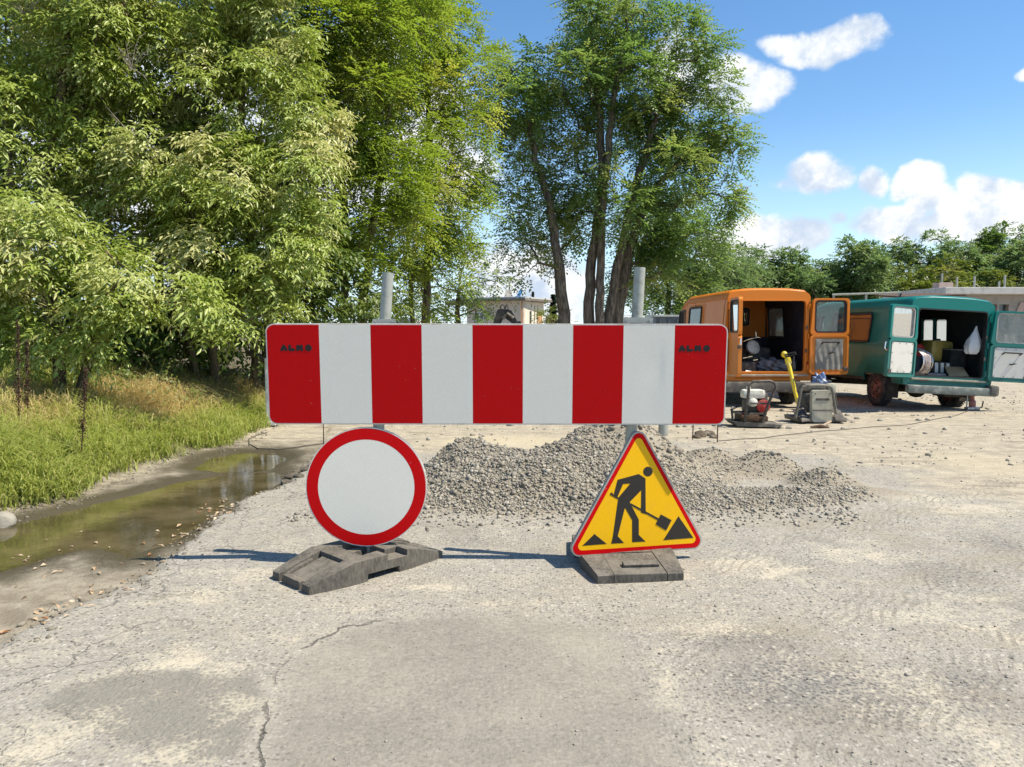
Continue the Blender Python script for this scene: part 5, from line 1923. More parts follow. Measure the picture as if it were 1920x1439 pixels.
# two conifers near the house
for (cx, top, Y, hw_, lab) in ((999, 547, 60.0, 9, 'thin far spruce tip above the house roof'), (1037, 552, 52.0, 15, 'dark spruce between the house and the big tree')):
    rg = np.random.default_rng(int(cx))
    b = on_ground(cx, Y)
    tp = W(cx, top, Y)
    root = thing('spruce_tree', lab, 'tree', b)
    hgt = tp.z - b[2]
    MB().tube([(0, 0, 0), (0, 0, hgt)], [.12, .02], 7).build('trunk', M_BARK, root)
    n = 2600
    t = rg.random(n) ** 0.7
    ph = rg.random(n) * 2 * np.pi
    rw = hw_ / F * Y * 1.25
    lay = 0.65 + 0.35 * np.sin(t * 60)
    rr_ = rw * (1 - t) * lay * rg.random(n) ** 0.5
    P = np.stack([rr_ * np.cos(ph), rr_ * np.sin(ph), hgt * (0.1 + 0.9 * t) - rr_ * .25], 1)
    A = np.stack([np.cos(ph), np.sin(ph), np.full(n, -.25)], 1) + unit(n, rg) * .3
    V, T = leaf_arrays(P, A, unit(n, rg) * .4 + np.array([0, 0, 1]), np.full(n, hw_ * .014), np.full(n, hw_ * .005))
    me = fast_mesh('crown', V, 3, T)
    add_attr(me, 'tint', np.repeat(rg.random(n), 4))
    add_attr(me, 'clump', np.repeat(rg.random(n) * .3, 4))
    link('crown', me, M_CONIF, root)['kind'] = 'stuff'


# ---- grass
def grass_mat(name, c0, c1, dry):
    return leaf_mat(name, c0, c1, dry, 0.40, 0.55)


def blades(n, x, y, hgt, wid, lean, rg, tint, clump, name, mat, label):
    z = height(x, y)
    ph = rg.random(n) * 2 * np.pi
    d = np.stack([np.cos(ph), np.sin(ph), np.zeros(n)], 1)
    s = np.stack([-np.sin(ph), np.cos(ph), np.zeros(n)], 1)
    # width mostly across the view so that thin blades still read
    b0 = np.stack([x, y, z - 0.02], 1)
    ln = (lean * (0.3 + rg.random(n)))[:, None]
    up = np.array([0, 0, 1.0])
    h_ = hgt[:, None]
    p1 = b0 + up * h_ * 0.55 + d * h_ * ln * 0.25
    p2 = b0 + up * h_ * (0.95 - 0.25 * ln) + d * h_ * ln * 0.75
    p3 = b0 + up * h_ * (1.0 - 0.45 * ln) + d * h_ * ln * 1.15
    w_ = wid[:, None] / 2
    V = np.stack([b0 - s * w_, b0 + s * w_, p1 + s * w_ * .9, p1 - s * w_ * .9, p2 + s * w_ * .55, p2 - s * w_ * .55, p3], 1).reshape(-1, 3)
    k = (np.arange(n) * 7)[:, None]
    T = np.concatenate([k + np.array([[0, 1, 2]]), k + np.array([[0, 2, 3]]), k + np.array([[3, 2, 4]]), k + np.array([[3, 4, 5]]), k + np.array([[5, 4, 6]])], 1).ravel()
    me = fast_mesh(name, V, 3, T)
    add_attr(me, 'tint', np.repeat(tint, 7))
    add_attr(me, 'clump', np.repeat(clump, 7))
    NLEAF[0] += n * 5
    o = link(name, me, mat)
    tag(o, label, None, None, 'stuff')
    return o


M_GRASS = grass_mat('green_grass', (0.225, 0.275, 0.045), (0.40, 0.44, 0.12), (0.60, 0.52, 0.25))
M_DRY = grass_mat('dry_grass', (0.50, 0.375, 0.18), (0.66, 0.53, 0.29), (0.30, 0.32, 0.09))
rg = np.random.default_rng(77)


def scatter(n, x0, x1, y0, y1, fn):
    X, Y = [], []
    tot = 0
    while tot < n:
        x = rg.uniform(x0, x1, 20000)
        y = rg.uniform(y0, y1, 20000)
        k = rg.random(20000) < fn(x, y)
        X.append(x[k])
        Y.append(y[k])
        tot += k.sum()
    return np.concatenate(X)[:n], np.concatenate(Y)[:n]


def dryness(x, y):
    px_ = x / y * F + 960
    d = sstep(y + (px_ - 250) * 0.004 + fbm(x, y, 0.9, 3, 91) * 2.2, 8.0, 9.1) * sstep(px_, 130, 260) * sstep(grass_s(x, y), 0.25, 0.8)
    d2 = sstep(fbm(x, y, 0.8, 3, 92), -0.08, 0.2) * 0.7 * sstep(px_, 330, 120) * sstep(grass_s(x, y), 0.5, 1.2)
    return np.clip(d + d2, 0, 1)


def green_fn(x, y):
    gs = grass_s(x, y)
    return sstep(gs, -0.06, 0.15) * (0.35 + 0.65 * sstep(gs, 2.4, 1.2)) * (1 - 0.75 * dryness(x, y)) * sstep(fbm(x, y, 3, 2, 93), -.35, -.1) * np.clip(7.5 / y, .35, 1.3) * .8


x, y = scatter(62000, -8.2, -2.7, 4.2, 12.5, green_fn)
gs = grass_s(x, y)
tall = 0.23 + 0.27 * sstep(gs, 0.1, 1.2) + 0.25 * sstep(gs, 1.2, 2.2) * sstep(fbm(x, y, .7, 2, 94), -.2, .2)
n = len(x)
blades(n, x, y, tall * (0.45 + 0.75 * rg.random(n)), 0.007 + 0.006 * rg.random(n), 0.7 + 0.45 * rg.random(n), rg, np.clip(rg.random(n) * .7 + fbm(x, y, 1.2, 3, 95) * .8 + .1, 0, 1),
       np.clip(rg.random(n) ** 3 * .8 + 0.7 * dryness(x, y), 0, 1), 'green_grass', M_GRASS, 'long green grass hanging over the mud')
x, y = scatter(32000, -7.5, -2.6, 7.0, 13.5, lambda a, b_: sstep(grass_s(a, b_), 0.05, 0.4) * dryness(a, b_) + 0.02 * sstep(grass_s(a, b_), 0.6, 1.0))
n = len(x)
blades(n, x, y, (0.18 + 0.34 * sstep(grass_s(x, y), .3, 1.5)) * (0.5 + 0.8 * rg.random(n)), 0.0045 + 0.004 * rg.random(n), np.full(n, 1.0), rg, rg.random(n), rg.random(n) ** 3 * .9, 'dry_grass', M_DRY, 'bleached dry grass under the overhanging tree')
# thin seed stalks standing above the rest
x, y = scatter(420, -7.8, -3.9, 5.6, 11.5, lambda a, b_: sstep(grass_s(a, b_), 0.9, 1.6) * .5)
n = len(x)
blades(n, x, y, 0.65 + 0.4 * rg.random(n), np.full(n, 0.005), np.full(n, 0.35), rg, rg.random(n), 0.5 + .5 * rg.random(n), 'seed_stalks', M_DRY, 'thin dry seed stalks above the grass')
# leafy weeds at the wood's foot
C = []
for _ in range(110):
    x_, y_ = rg.uniform(-6.8, -3.0), rg.uniform(9.6, 13.0)
    if float(grass_s(np.array([x_]), np.array([y_]))[0]) > 0.7:
        C.append((x_, y_, H(x_, y_) + rg.uniform(.15, .55)))
C = np.array(C)
V, T, tint, ci = sprays(C, np.full(len(C), .20), np.tile(np.array([[0, 0, 1.0]]), (len(C), 1)), rg, 'maple', 9, 6, .055, .032)
me = fast_mesh('weeds', V, 3, T)
add_attr(me, 'tint', tint)
add_attr(me, 'clump', rg.random(len(C))[ci])
tag(link('weeds', me, M_MAPLE_D), 'leafy weeds among the grass at the foot of the trees', None, None, 'stuff')
# brown dock stems gone to seed
M_DOCK = worn('dock_seed', (0.055, 0.024, 0.014), (0.13, 0.07, 0.04), 30, 0.9)
for i, (px_, py0, py1, Y, lab) in enumerate([(148, 845, 690, 6.9, 'dark brown dock seed head standing in the green grass'), (30, 760, 600, 7.4, 'tall brown dock seed head near the left edge'), (47, 770, 640, 7.6, 'shorter brown dock seed head near the left edge')]):
    a = W(px_, py0, Y)
    b_ = W(px_ + (12 if i == 0 else 3), py1, Y)
    z0 = H(a.x, Y)
    root = thing('dock_plant', lab, 'plant', (a.x, Y, z0))
    tp = Vector((b_.x - a.x, 0, b_.z - z0))
    MB().tube([(0, 0, 0), tp * .5 + Vector((.01, 0, 0)), tp], [.006, .005, .002], 6).build('stem', M_DOCK, root)
    P = []
    for k in range(700):
        t = 0.30 + 0.70 * rg.random()
        if 0.52 < t < 0.6 and i == 0:
            continue
        w_ = .034 * (1 - t) ** .5 * (1.0 + .6 * math.sin(t * 40)) + .006
        P.append(np.array(tp) * t + rg.normal(size=3) * w_ * .55)
    P = np.array(P)
    V, T = leaf_arrays(P, unit(len(P), rg), unit(len(P), rg), np.full(len(P), .016), np.full(len(P), .012))
    link('seed_head', fast_mesh('seed_head', V, 3, T), M_DOCK, root)['kind'] = 'stuff'

# ================================================================== heaps of grit, stones, litter
M_GRIT = None


def grit_material():
    m, nn, b = principled('grit_stone', None, 0.95, 0, 0.2)
    t = nn.attr('tint')
    co = nn.new('ShaderNodeTexCoord').outputs['Object']
    n = nn.noise(co, 40, 4, 0.6)
    c = nn.mix(t, (0.18, 0.165, 0.138), (0.40, 0.37, 0.315))
    nn.put(b.inputs['Base Color'], nn.mix(nn.step(n, 0.4, 0.7, 0, .5), c, (0.32, 0.285, 0.22)))
    nn.put(b.inputs['Normal'], nn.bump(n, 0.5, 0.004))
    return m


M_GRIT = grit_material()
M_CLAY = worn('brown_clay', (0.19, 0.165, 0.13), (0.33, 0.295, 0.235), 12, 0.95, bump=.5)
rg = np.random.default_rng(5)
# a few lumpy prototypes of about 20 triangles
_t = (1 + 5 ** .5) / 2
ICO_V = np.array([(-1, _t, 0), (1, _t, 0), (-1, -_t, 0), (1, -_t, 0), (0, -1, _t), (0, 1, _t), (0, -1, -_t), (0, 1, -_t), (_t, 0, -1), (_t, 0, 1), (-_t, 0, -1), (-_t, 0, 1)]) / math.hypot(1, _t)
ICO_F = np.array([(0, 11, 5), (0, 5, 1), (0, 1, 7), (0, 7, 10), (0, 10, 11), (1, 5, 9), (5, 11, 4), (11, 10, 2), (10, 7, 6), (7, 1, 8), (3, 9, 4), (3, 4, 2), (3, 2, 6), (3, 6, 8), (3, 8, 9), (4, 9, 5), (2, 4, 11), (6, 2, 10), (8, 6, 7), (9, 8, 1)])


CUB_V = np.array([(-1, -1, -1), (1, -1, -1), (1, 1, -1), (-1, 1, -1), (-1, -1, 1), (1, -1, 1), (1, 1, 1), (-1, 1, 1)]) * .62
CUB_F = np.array([(0, 2, 1), (0, 3, 2), (4, 5, 6), (4, 6, 7), (0, 1, 5), (0, 5, 4), (1, 2, 6), (1, 6, 5), (2, 3, 7), (2, 7, 6), (3, 0, 4), (3, 4, 7)])


def stones_mesh(name, x, y, size, sink, label, mat, rg):
    n = len(x)
    z = height(x, y)
    small = size.max() < .034
    SV, SF = (CUB_V, CUB_F) if small else (ICO_V, ICO_F)
    m = len(SV)
    V = SV[None] * (0.72 + 0.5 * rg.random((n, m, 1))) + (rg.normal(size=(n, m, 3)) * .16 if small else 0)
    if small:       # tumble each chip
        q = unit(n, rg)
        a_ = rg.random(n) * 3.1
        c_, s_ = np.cos(a_)[:, None, None], np.sin(a_)[:, None, None]
        qq = q[:, None, :]
        V = V * c_ + np.cross(np.broadcast_to(qq, V.shape), V) * s_ + qq * (V * qq).sum(2, keepdims=True) * (1 - c_)
    V = V * (np.array([1, 1, .8]) * (0.75 + 0.5 * rg.random((n, 1, 3))))
    ph = rg.random(n) * 2 * np.pi
    c, s = np.cos(ph)[:, None], np.sin(ph)[:, None]
    X = V[:, :, 0] * c - V[:, :, 1] * s
    Y = V[:, :, 0] * s + V[:, :, 1] * c
    V = np.stack([X, Y, V[:, :, 2]], 2) * size[:, None, None]
    V += np.stack([x, y, z + size * sink], 1)[:, None, :]
    T = (SF[None] + (np.arange(n) * m)[:, None, None]).reshape(-1)
    me = fast_mesh(name, V.reshape(-1, 3), 3, T)
    add_attr(me, 'tint', np.repeat(np.clip(rg.random(n), 0, 1), m))
    return tag(link(name, me, mat), label, None, None, 'stuff')


def scat2(n, x0, x1, y0, y1, fn):
    X, Y, tot = [], [], 0
    while tot < n:
        x = rg.uniform(x0, x1, 30000)
        y = rg.uniform(y0, y1, 30000)
        k = rg.random(30000) < fn(x, y)
        X.append(x[k])
        Y.append(y[k])
        tot += k.sum()
    return np.concatenate(X)[:n], np.concatenate(Y)[:n]


def heap_density(x, y):
    h = heap_h(x, y)
    front = sstep(y, 7.1, 6.1)
    smooth_top = sstep((x - .95) ** 2 / .35 + (y - 6.75) ** 2 / .30, 0.4, 1.3)       # the crest is bare clay
    flat = 1 - 0.75 * np.exp(-((x - 1.85) / .55) ** 2 - ((y - 6.6) / .35) ** 2)
    return sstep(h, .02, .08) * sstep(x, 2.95, 2.4) * (0.25 + .75 * front) * (0.25 + 0.75 * smooth_top) * flat


x, y = scat2(29000, -1.5, 3.6, 5.1, 8.0, heap_density)
sz = np.exp(rg.normal(-5.05, .45, len(x)))
sz *= np.where(x < .8, 1.12, .95)
stones_mesh('heap_grit', x, y, np.clip(sz, .004, .032), .3, 'coarse grey grit lying over the dug-out heap', M_GRIT, rg)
x, y = scat2(1300, -1.6, 2.5, 4.9, 6.2, lambda a, b_: np.clip(np.exp(-((b_ - 5.45 - .06 * np.abs(a - .8)) / .22) ** 2), 0, 1))
stones_mesh('spilled_grit', x, y, np.clip(np.exp(rg.normal(-4.7, .4, len(x))), .004, .025), .3, 'loose grit spilled at the foot of the heap', M_GRIT, rg)
# lumps of clay along the crest and on the right-hand ridge
x, y = scat2(900, .2, 3.0, 6.0, 7.9, lambda a, b_: np.clip(sstep(heap_h(a, b_), .12, .3), 0, 1))
stones_mesh('clay_lumps', x, y, np.clip(np.exp(rg.normal(-4.5, .45, len(x))), .006, .038), .25, 'brown clay lumps on the crest of the heap', M_CLAY, rg)
M_RUBBLE = worn('muddy_rubble', (0.17, 0.15, 0.115), (0.34, 0.305, 0.245), 9, 0.95, bump=.4)
# pebbles everywhere else
x, y = scat2(3200, -2.4, 6, 1.9, 8, lambda a, b_: sstep(edge_s(a, b_), 0.05, .3) * np.clip(2.4 / b_, .1, 1) * (.15 + .85 * sstep(a, -.6, 1.4)))
stones_mesh('road_pebbles', x, y, np.clip(np.exp(rg.normal(-5.75, .45, len(x))), .0015, .012), .3, 'fine pebbles strewn over the road', M_GRIT, rg)
x, y = scat2(3400, -2.4, 13, 7.5, 19, lambda a, b_: sstep(edge_s(a, b_), 0.3, .8) * sstep(fbm(a, b_, .7, 3, 111), -.2, .25))
stones_mesh('lot_pebbles', x, y, np.clip(np.exp(rg.normal(-4.7, .55, len(x))), .004, .05), .25, 'stones strewn over the sandy ground', M_GRIT, rg)
x, y = scat2(900, -3.9, -1.2, 2.6, 9, lambda a, b_: np.exp(-(edge_s(a, b_) / .10) ** 2))
stones_mesh('edge_rubble', x, y, np.clip(np.exp(rg.normal(-5.1, .5, len(x))), .003, .02), .1, 'crumbled asphalt along the broken road edge', M_RUBBLE, rg)
x, y = scat2(500, -5, -2, 4, 11, lambda a, b_: np.exp(-((grass_s(a, b_) + .1) / .12) ** 2))
stones_mesh('bank_pebbles', x, y, np.clip(np.exp(rg.normal(-4.9, .5, len(x))), .004, .022), .1, 'pebbles along the foot of the grass', M_RUBBLE, rg)

# fallen leaves beside the puddle
M_FALLEN = leaf_mat('fallen_leaf', (0.50, 0.36, 0.22), (0.62, 0.52, 0.38), (0.36, 0.17, 0.08), 0.2)
x, y = scat2(170, -4.2, -1.6, 3.0, 6.3, lambda a, b_: np.clip(np.exp(-((edge_s(a, b_) + .12) / .16) ** 2) + .6 * np.exp(-(((a + 3.0) / .35) ** 2 + ((b_ - 4.5) / .45) ** 2)), 0, 1) * (edge_s(a, b_) < .25))
n = len(x)
A = unit(n, rg) * np.array([1, 1, .15])
P = np.stack([x, y, np.maximum(height(x, y), WATER_Z) + .008], 1)
V, T = leaf_arrays(P, A, np.array([0, 0, 1.0]) + unit(n, rg) * .4, .028 + .034 * rg.random(n), .010 + .014 * rg.random(n), .3)
me = fast_mesh('fallen_leaves', V, 3, T)
add_attr(me, 'tint', np.repeat(rg.random(n), 4))
add_attr(me, 'clump', np.repeat(rg.random(n) ** 2, 4))
tag(link('fallen_leaves', me, M_FALLEN), 'dry fallen leaves along the broken road edge', None, None, 'stuff')

M_STONE = worn('pale_boulder', (0.30, 0.275, 0.225), (0.17, 0.16, 0.13), 7, 0.9, bump=.6)


def rock(name, label, px_, py_, size, seed, group=None, mat=M_STONE):
    g = G(px_, py_, -.05 if px_ > 1300 else 0)
    z = H(g.x, g.y)
    bm = bmesh.new()
    bmesh.ops.create_icosphere(bm, subdivisions=3, radius=1)
    rr_ = random.Random(seed)
    ps = [Vector((rr_.gauss(0, 1), rr_.gauss(0, 1), rr_.gauss(0, 1))).normalized() for _ in range(9)]
    cut = [.72 + .2 * rr_.random() for _ in ps]
    for v in bm.verts:
        for p, c in zip(ps, cut):
            d = v.co.dot(p)
            if d > c:
                v.co -= p * (d - c) * .9
        v.co *= 1 + .03 * rr_.random()
        v.co = Vector((v.co.x * size[0], v.co.y * size[1], v.co.z * size[2]))
    me = bpy.data.meshes.new(name)
    bm.to_mesh(me)
    bm.free()
    o = link(name, me, mat)
    o.location = (g.x, g.y, z + size[2] * .35)
    o.rotation_euler = (0, 0, rr_.random() * 6)
    return tag(o, label, 'stone', group)


STL = ['front stone of the pair left of the mattock', 'right-hand stone of the pair left of the mattock', 'largest stone right of the khaki machine', 'stone just right of the largest one by the khaki machine',
       'small stone below the mattock', 'pale stone between the two machines', 'rear stone right of the khaki machine', 'rearmost small stone right of the khaki machine', 'pale stone in the green van shadow edge',
       'stone on the sand left of the green van\'s wheel', 'stone beside the cord under the green van bumper', 'lone stone nearest the viewer below the green van', 'stone on the cord left of the lone one',
       'flat stone right of the mattock head', 'stone right of the jack']
rock('boulder', 'pale boulder at the foot of the grass at the left edge', 4, 972, (.10, .085, .07), 2)
for i, (a, b_, s) in enumerate([(1462, 806, .055), (1478, 806, .05), (1585, 788, .06), (1598, 793, .04), (1545, 803, .04), (1466, 769, .05), (1588, 778, .05), (1606, 786, .045), (1648, 770, .05), (1650, 789, .05),
                               (1722, 789, .045), (1771, 809, .04), (1738, 788, .04), (1580, 806, .035), (1850, 765, .035)]):
    rock('loose_stone', STL[i], a, b_, (s, s * .8, s * .62), 20 + i, 'loose stones before the vans')
M_CLOD = worn('dark_clod', (0.09, 0.075, 0.055), (0.20, 0.17, 0.13), 9, 0.95, bump=.8)
for i, (a, b_, s) in enumerate([(548, 886, .07), (560, 894, .05), (536, 898, .055), (575, 880, .06)]):
    rock('asphalt_lump', ['largest dark lump at the crumbled road edge', 'front dark lump at the crumbled road edge', 'leftmost dark lump at the crumbled road edge', 'rear dark lump against the round sign\'s left side'][i], a, b_, (s * 1.3, s, s * .5), 60 + i, 'lumps at the crumbled road edge', M_CLOD)

# ================================================================== stakes, cord, odd bits
M_RUST = worn('rusty_iron', (0.09, 0.05, 0.03), (0.16, 0.10, 0.06), 20, 0.8, 0.4)
M_CORD = principled('grey_cord', (0.10, 0.085, 0.065), 0.9)[0]
for (a, y0, y1, lab) in ((606, 775, 838, 'thin iron stake behind the barrier\'s left end'), (1298, 770, 829, 'thin iron stake behind the triangle sign, left of the pair'), (1344, 770, 833, 'thin iron stake under the barrier\'s right corner')):
    g = G(a, y1, -.02)
    g.z = H(g.x, g.y)
    hgt = W(a, y0, g.y).z - g.z
    o = MB().tube([(0, 0, -.1), (.004, 0, hgt * .5), (0, 0, hgt)], .007, 6).build('iron_stake', M_RUST)
    o.location = g
    tag(o, lab, 'stake', 'iron stakes holding the cord')


def cord(pts, label, r_=.006):
    P = []
    for (a, b_) in pts:
        g = G(a, b_, -.03)
        P.append(Vector((g.x, g.y, H(g.x, g.y) + r_ + .002)))
    Q = []
    for i in range(len(P) - 1):
        for t in range(6):
            q = P[i].lerp(P[i + 1], t / 6)
            q.z = H(q.x, q.y) + r_ + .003
            Q.append(q)
    Q.append(P[-1])
    tag(MB().tube(Q, r_, 6).build('cord', M_CORD, None, True), label, 'cord')


cord([(1345, 833), (1385, 829), (1430, 826), (1480, 818), (1540, 809), (1610, 803), (1700, 797), (1790, 776), (1830, 762)], 'thin cord trailing over the sand from the right stake', .005)
cord([(606, 832), (560, 840), (520, 843), (485, 842), (467, 835), (466, 826), (480, 818), (500, 813)], 'loop of thin cord lying by the far puddle', .006)
# short grey pipe standing behind the triangle's top
g = G(1243, 822, -.02)
o = MB().tube([(0, 0, -.05), (0, 0, .62)], .062, 20).build('pipe_stub', M_GALV, None, True)
o.location = (g.x, g.y, H(g.x, g.y))
tag(o, 'short thick grey pipe standing behind the top of the triangle sign', 'pipe')
# bricks and dug earth between the stakes
M_EARTH = worn('dug_earth', (0.10, 0.075, 0.05), (0.30, 0.26, 0.20), 6, 0.95, bump=.8)
for i, (a, b_, s) in enumerate([(1312, 826, .10), (1328, 824, .09), (1337, 829, .06), (1306, 830, .06)]):
    rock('earth_clod', ['largest brown earth clod between the two stakes', 'upper right earth clod between the two stakes', 'small earth clod at the right stake', 'small earth clod at the left stake'][i], a, b_, (s, s * .8, s * .6), 80 + i, 'earth clods between the stakes', M_EARTH)
# fallen log and white post beside the barrier's left end
a, b_ = W(462, 660, 11.4), W(505, 684, 11.0)
o = MB().tube([a, a.lerp(b_, .5) + Vector((0, 0, .02)), b_], [.03, .038, .04], 10).build('fallen_log', M_BARK2, None, True)
tag(o, 'pale fallen branch sticking out behind the barrier\'s left end', 'branch')
g = Vector((W(503, 700, 10.9).x, 10.9, 0))
z0 = H(g.x, g.y)
root = thing('marker_post', 'short white marker post on a white foot behind the barrier\'s left edge', 'post', (g.x, g.y, z0))
zt = W(503, 672, 10.9).z - z0
M_WPLAST = worn('white_plastic', (0.72, 0.71, 0.67), (0.5, 0.47, 0.4), 9, 0.5)
MB().box((0, 0, zt / 2), (.10, .05, zt), None, .02).build('post_body', M_WPLAST, root)
MB().box((-.05, 0, .03), (.32, .2, .06), None, .02).build('post_foot', M_WPLAST, root)

# ================================================================== tools in front of the vans
M_FRAME = worn('brown_grey_frame', (0.060, 0.052, 0.044), (0.16, 0.14, 0.11), 12, 0.6, 0.2)
M_FRAMEL = worn('olive_grey_frame', (0.14, 0.13, 0.105), (0.28, 0.25, 0.19), 12, 0.6, 0.2)
M_ENGW = worn('pale_engine_shroud', (0.62, 0.60, 0.53), (0.42, 0.38, 0.30), 14, 0.5)
M_ENGR = worn('red_engine_cover', (0.40, 0.015, 0.015), (0.30, 0.12, 0.09), 14, 0.45)
M_KHAKI = worn('khaki_plastic', (0.42, 0.40, 0.31), (0.32, 0.29, 0.22), 7, 0.6)
M_YEL = worn('yellow_enamel', (0.72, 0.55, 0.03), (0.50, 0.42, 0.14), 10, 0.45)
M_BLKP = worn('black_plastic', (0.02, 0.02, 0.02), (0.10, 0.09, 0.075), 12, 0.6)


def stand(px_, py_, z=-.06):
    g = G(px_, py_, z)
    return (g.x, g.y, H(g.x, g.y))


def at_depth(loc, pts):
    """photo pixels -> points relative to loc; each (px, py, dy)"""
    out = []
    for (a, b_, dy) in pts:
        w_ = W(a, b_, loc[1] + dy)
        out.append(w_ - Vector(loc))
    return out


# left machine: plate compactor with a pale petrol engine
lc = stand(1412, 805)
root = thing('plate_compactor', 'small plate compactor with a white and red engine under a bent handle', 'compactor', lc)
pts = at_depth(lc, [(1396, 792, -.2), (1403, 735, -.28), (1404, 722, -.29), (1411, 716, -.29), (1443, 715, -.29), (1452, 719, -.29), (1454, 727, -.29), (1441, 755, -.26), (1429, 792, -.2)])
MB().tube(pts, .021, 8).build('handle', M_FRAME, root, True)
pts = at_depth(lc, [(1400, 757, -.26), (1441, 757, -.26)])
MB().tube(pts, .012, 8).build('handle_brace', M_FRAME, root, True)
c = at_depth(lc, [(1403, 807, 0)])[0]
MB().add([Vector((-.29, -.22, .035)), (.27, -.22, .025), (.27, .26, .025), (-.29, .26, .035), (-.35, -.22, .10), (.35, -.22, .055), (.35, .26, .055), (-.35, .26, .10)],
         [(0, 3, 2, 1), (4, 5, 6, 7), (0, 1, 5, 4), (1, 2, 6, 5), (2, 3, 7, 6), (3, 0, 4, 7)]).build('base_plate', M_DKSTEEL, root)
mb = MB().box((-.10, 0, .14), (.26, .34, .10), None, .02)
mb.box((.08, 0, .13), (.16, .30, .08), None, .02)
mb.build('vibrator_housing', M_RUST, root, True)
MB().box((-.06, 0, .20), (.40, .30, .03), None, .008).build('engine_bed', M_FRAME, root)
MB().lathe([(.03, -.08), (.085, -.07), (.095, 0), (.09, .04), (.04, .05)], 20, Matrix.Translation((.10, -.08, .30)) @ Matrix.Rotation(R(90), 4, 'X')).build('recoil_starter', M_ENGR, root, True)
MB().box((-.02, .02, .30), (.24, .22, .18), None, .03).build('engine_block', M_BLKP, root, True)
mb = MB().box((-.02, .0, .47), (.32, .20, .13), None, .05)
mb.tube([(-.08, 0, .53), (-.08, 0, .57)], .03, 10)
mb.build('fuel_tank', M_ENGW, root, True)
MB().lathe([(.02, -.05), (.05, -.05), (.06, -.03), (.06, .04), (.035, .05), (.01, .055)], 18, Matrix.Translation((-.06, -.13, .36)) @ Matrix.Rotation(R(80), 4, 'X')).build('air_filter', M_ENGW, root, True)
MB().box((.13, .05, .42), (.12, .16, .12), None, .02).build('silencer', M_DKSTEEL, root, True)
MB().box((-.18, -.12, .17), (.08, .06, .10), None, .015).build('rubber_mount', M_ENGR, root, True)
MB().tube([(-.22, 0, .30), (-.34, -.1, .26), (-.33, -.12, .12), (-.22, -.1, .1)], .02, 6).build('belt_guard', M_BLKP, root, True)

# right machine: khaki-fronted compactor under a broad bent frame
lr = stand(1530, 793)
root = thing('khaki_machine', 'khaki boxed machine between the legs of a broad bent tube frame', 'machine', lr)
pts = at_depth(lr, [(1491, 784, -.25), (1496, 760, -.27), (1502, 730, -.28), (1506, 725, -.28), (1513, 723, -.28), (1554, 724, -.28), (1559, 728, -.28), (1561, 737, -.28), (1567, 776, -.25)])
MB().tube(pts, .021, 8).build('tube_frame', M_FRAMEL, root, True)
pts = at_depth(lr, [(1499, 728, .4), (1503, 722, .4), (1556, 722, .4), (1563, 729, .4), (1568, 760, .42)])
MB().tube(pts, .018, 8).build('rear_frame', M_FRAME, root, True)
MB().prism(rrect(.30, .475, .05, 5), -.05, .05, Matrix.Translation((0.0, -.16, .265)) @ Matrix.Rotation(R(90), 4, 'X')).build('front_cover', M_KHAKI, root)
MB().box((0, -.212, .37), (.20, .012, .035), None, .005).build('cover_recess', M_FRAME, root)
MB().box((0, -.2105, .21), (.29, .006, .012)).build('cover_ridge', M_FRAME, root)
for sx in (-.11, .11):
    MB().ball((sx, -.212, .455), (.010, .006, .010), 8, 4).build('cover_bolt', M_BLKP, root)
MB().box((0, .10, .31), (.40, .32, .28), None, .05).build('engine_housing', M_BLKP, root, True)
MB().box((-.02, .10, .53), (.30, .24, .12), None, .05).build('fuel_tank', M_FRAMEL, root, True)
MB().box((.22, .04, .52), (.12, .14, .14), None, .03).build('side_filter', M_KHAKI, root, True)
MB().add([(-.36, -.20, .03), (.36, -.20, .03), (.36, .34, .03), (-.36, .34, .03), (-.37, -.20, .09), (.37, -.20, .09), (.37, .34, .09), (-.37, .34, .09)],
         [(0, 3, 2, 1), (4, 5, 6, 7), (0, 1, 5, 4), (1, 2, 6, 5), (2, 3, 7, 6), (3, 0, 4, 7)]).build('base_plate', M_DKSTEEL, root)
for sx in (-1, 1):
    MB().add([(sx * .19, -.24, .06), (sx * .33, -.30, .04), (sx * .36, -.02, .16), (sx * .22, -.02, .24), (sx * .19, -.23, .08), (sx * .33, -.29, .06), (sx * .36, 0, .18), (sx * .22, 0, .26)],
             [(0, 1, 2, 3), (7, 6, 5, 4), (0, 4, 5, 1), (1, 5, 6, 2), (2, 6, 7, 3), (3, 7, 4, 0)]).build('side_flap', M_FRAME, root)
# yellow long-handled tool leaning on the van's bumper
ly = stand(1496, 770)
ly = (ly[0], ly[1] - .1, ly[2])
root = thing('yellow_tool', 'long yellow handled tool with a loop grip leaning against the orange van', 'tool', ly)
pp = at_depth(ly, [(1496, 758, 0), (1489, 730, .08), (1480, 690, .2), (1474, 672, .26)])
MB().tube([pp[0] + Vector((.02, -.02, -.12)), pp[0], pp[1], pp[2], pp[3]], [.018, .030, .032, .034, .036], 10).build('shaft', M_YEL, root, True)
h0 = at_depth(ly, [(1470, 665, .27)])[0]
mb = MB().ball(h0, (.055, .05, .058), 14, 8)
a, b_ = at_depth(ly, [(1473, 674, .25), (1478, 681, .24)])
mb.box((a + b_) / 2 + Vector((.01, -.02, 0)), (.10, .05, .12), (0, R(-14), 0), .015)
mb.build('head', M_YEL, root, True)
pts = at_depth(ly, [(1471, 666, .22), (1480, 663, .18), (1491, 661, .14), (1492, 664, .14), (1482, 667, .18), (1472, 669, .22)])
MB().tube(pts, .014, 8, closed=True).build('loop_grip', M_BLKP, root, True)
MB().tube(at_depth(ly, [(1488, 710, .1), (1493, 722, .05), (1494, 735, .0)]), .008, 6).build('cable', M_BLKP, root, True)
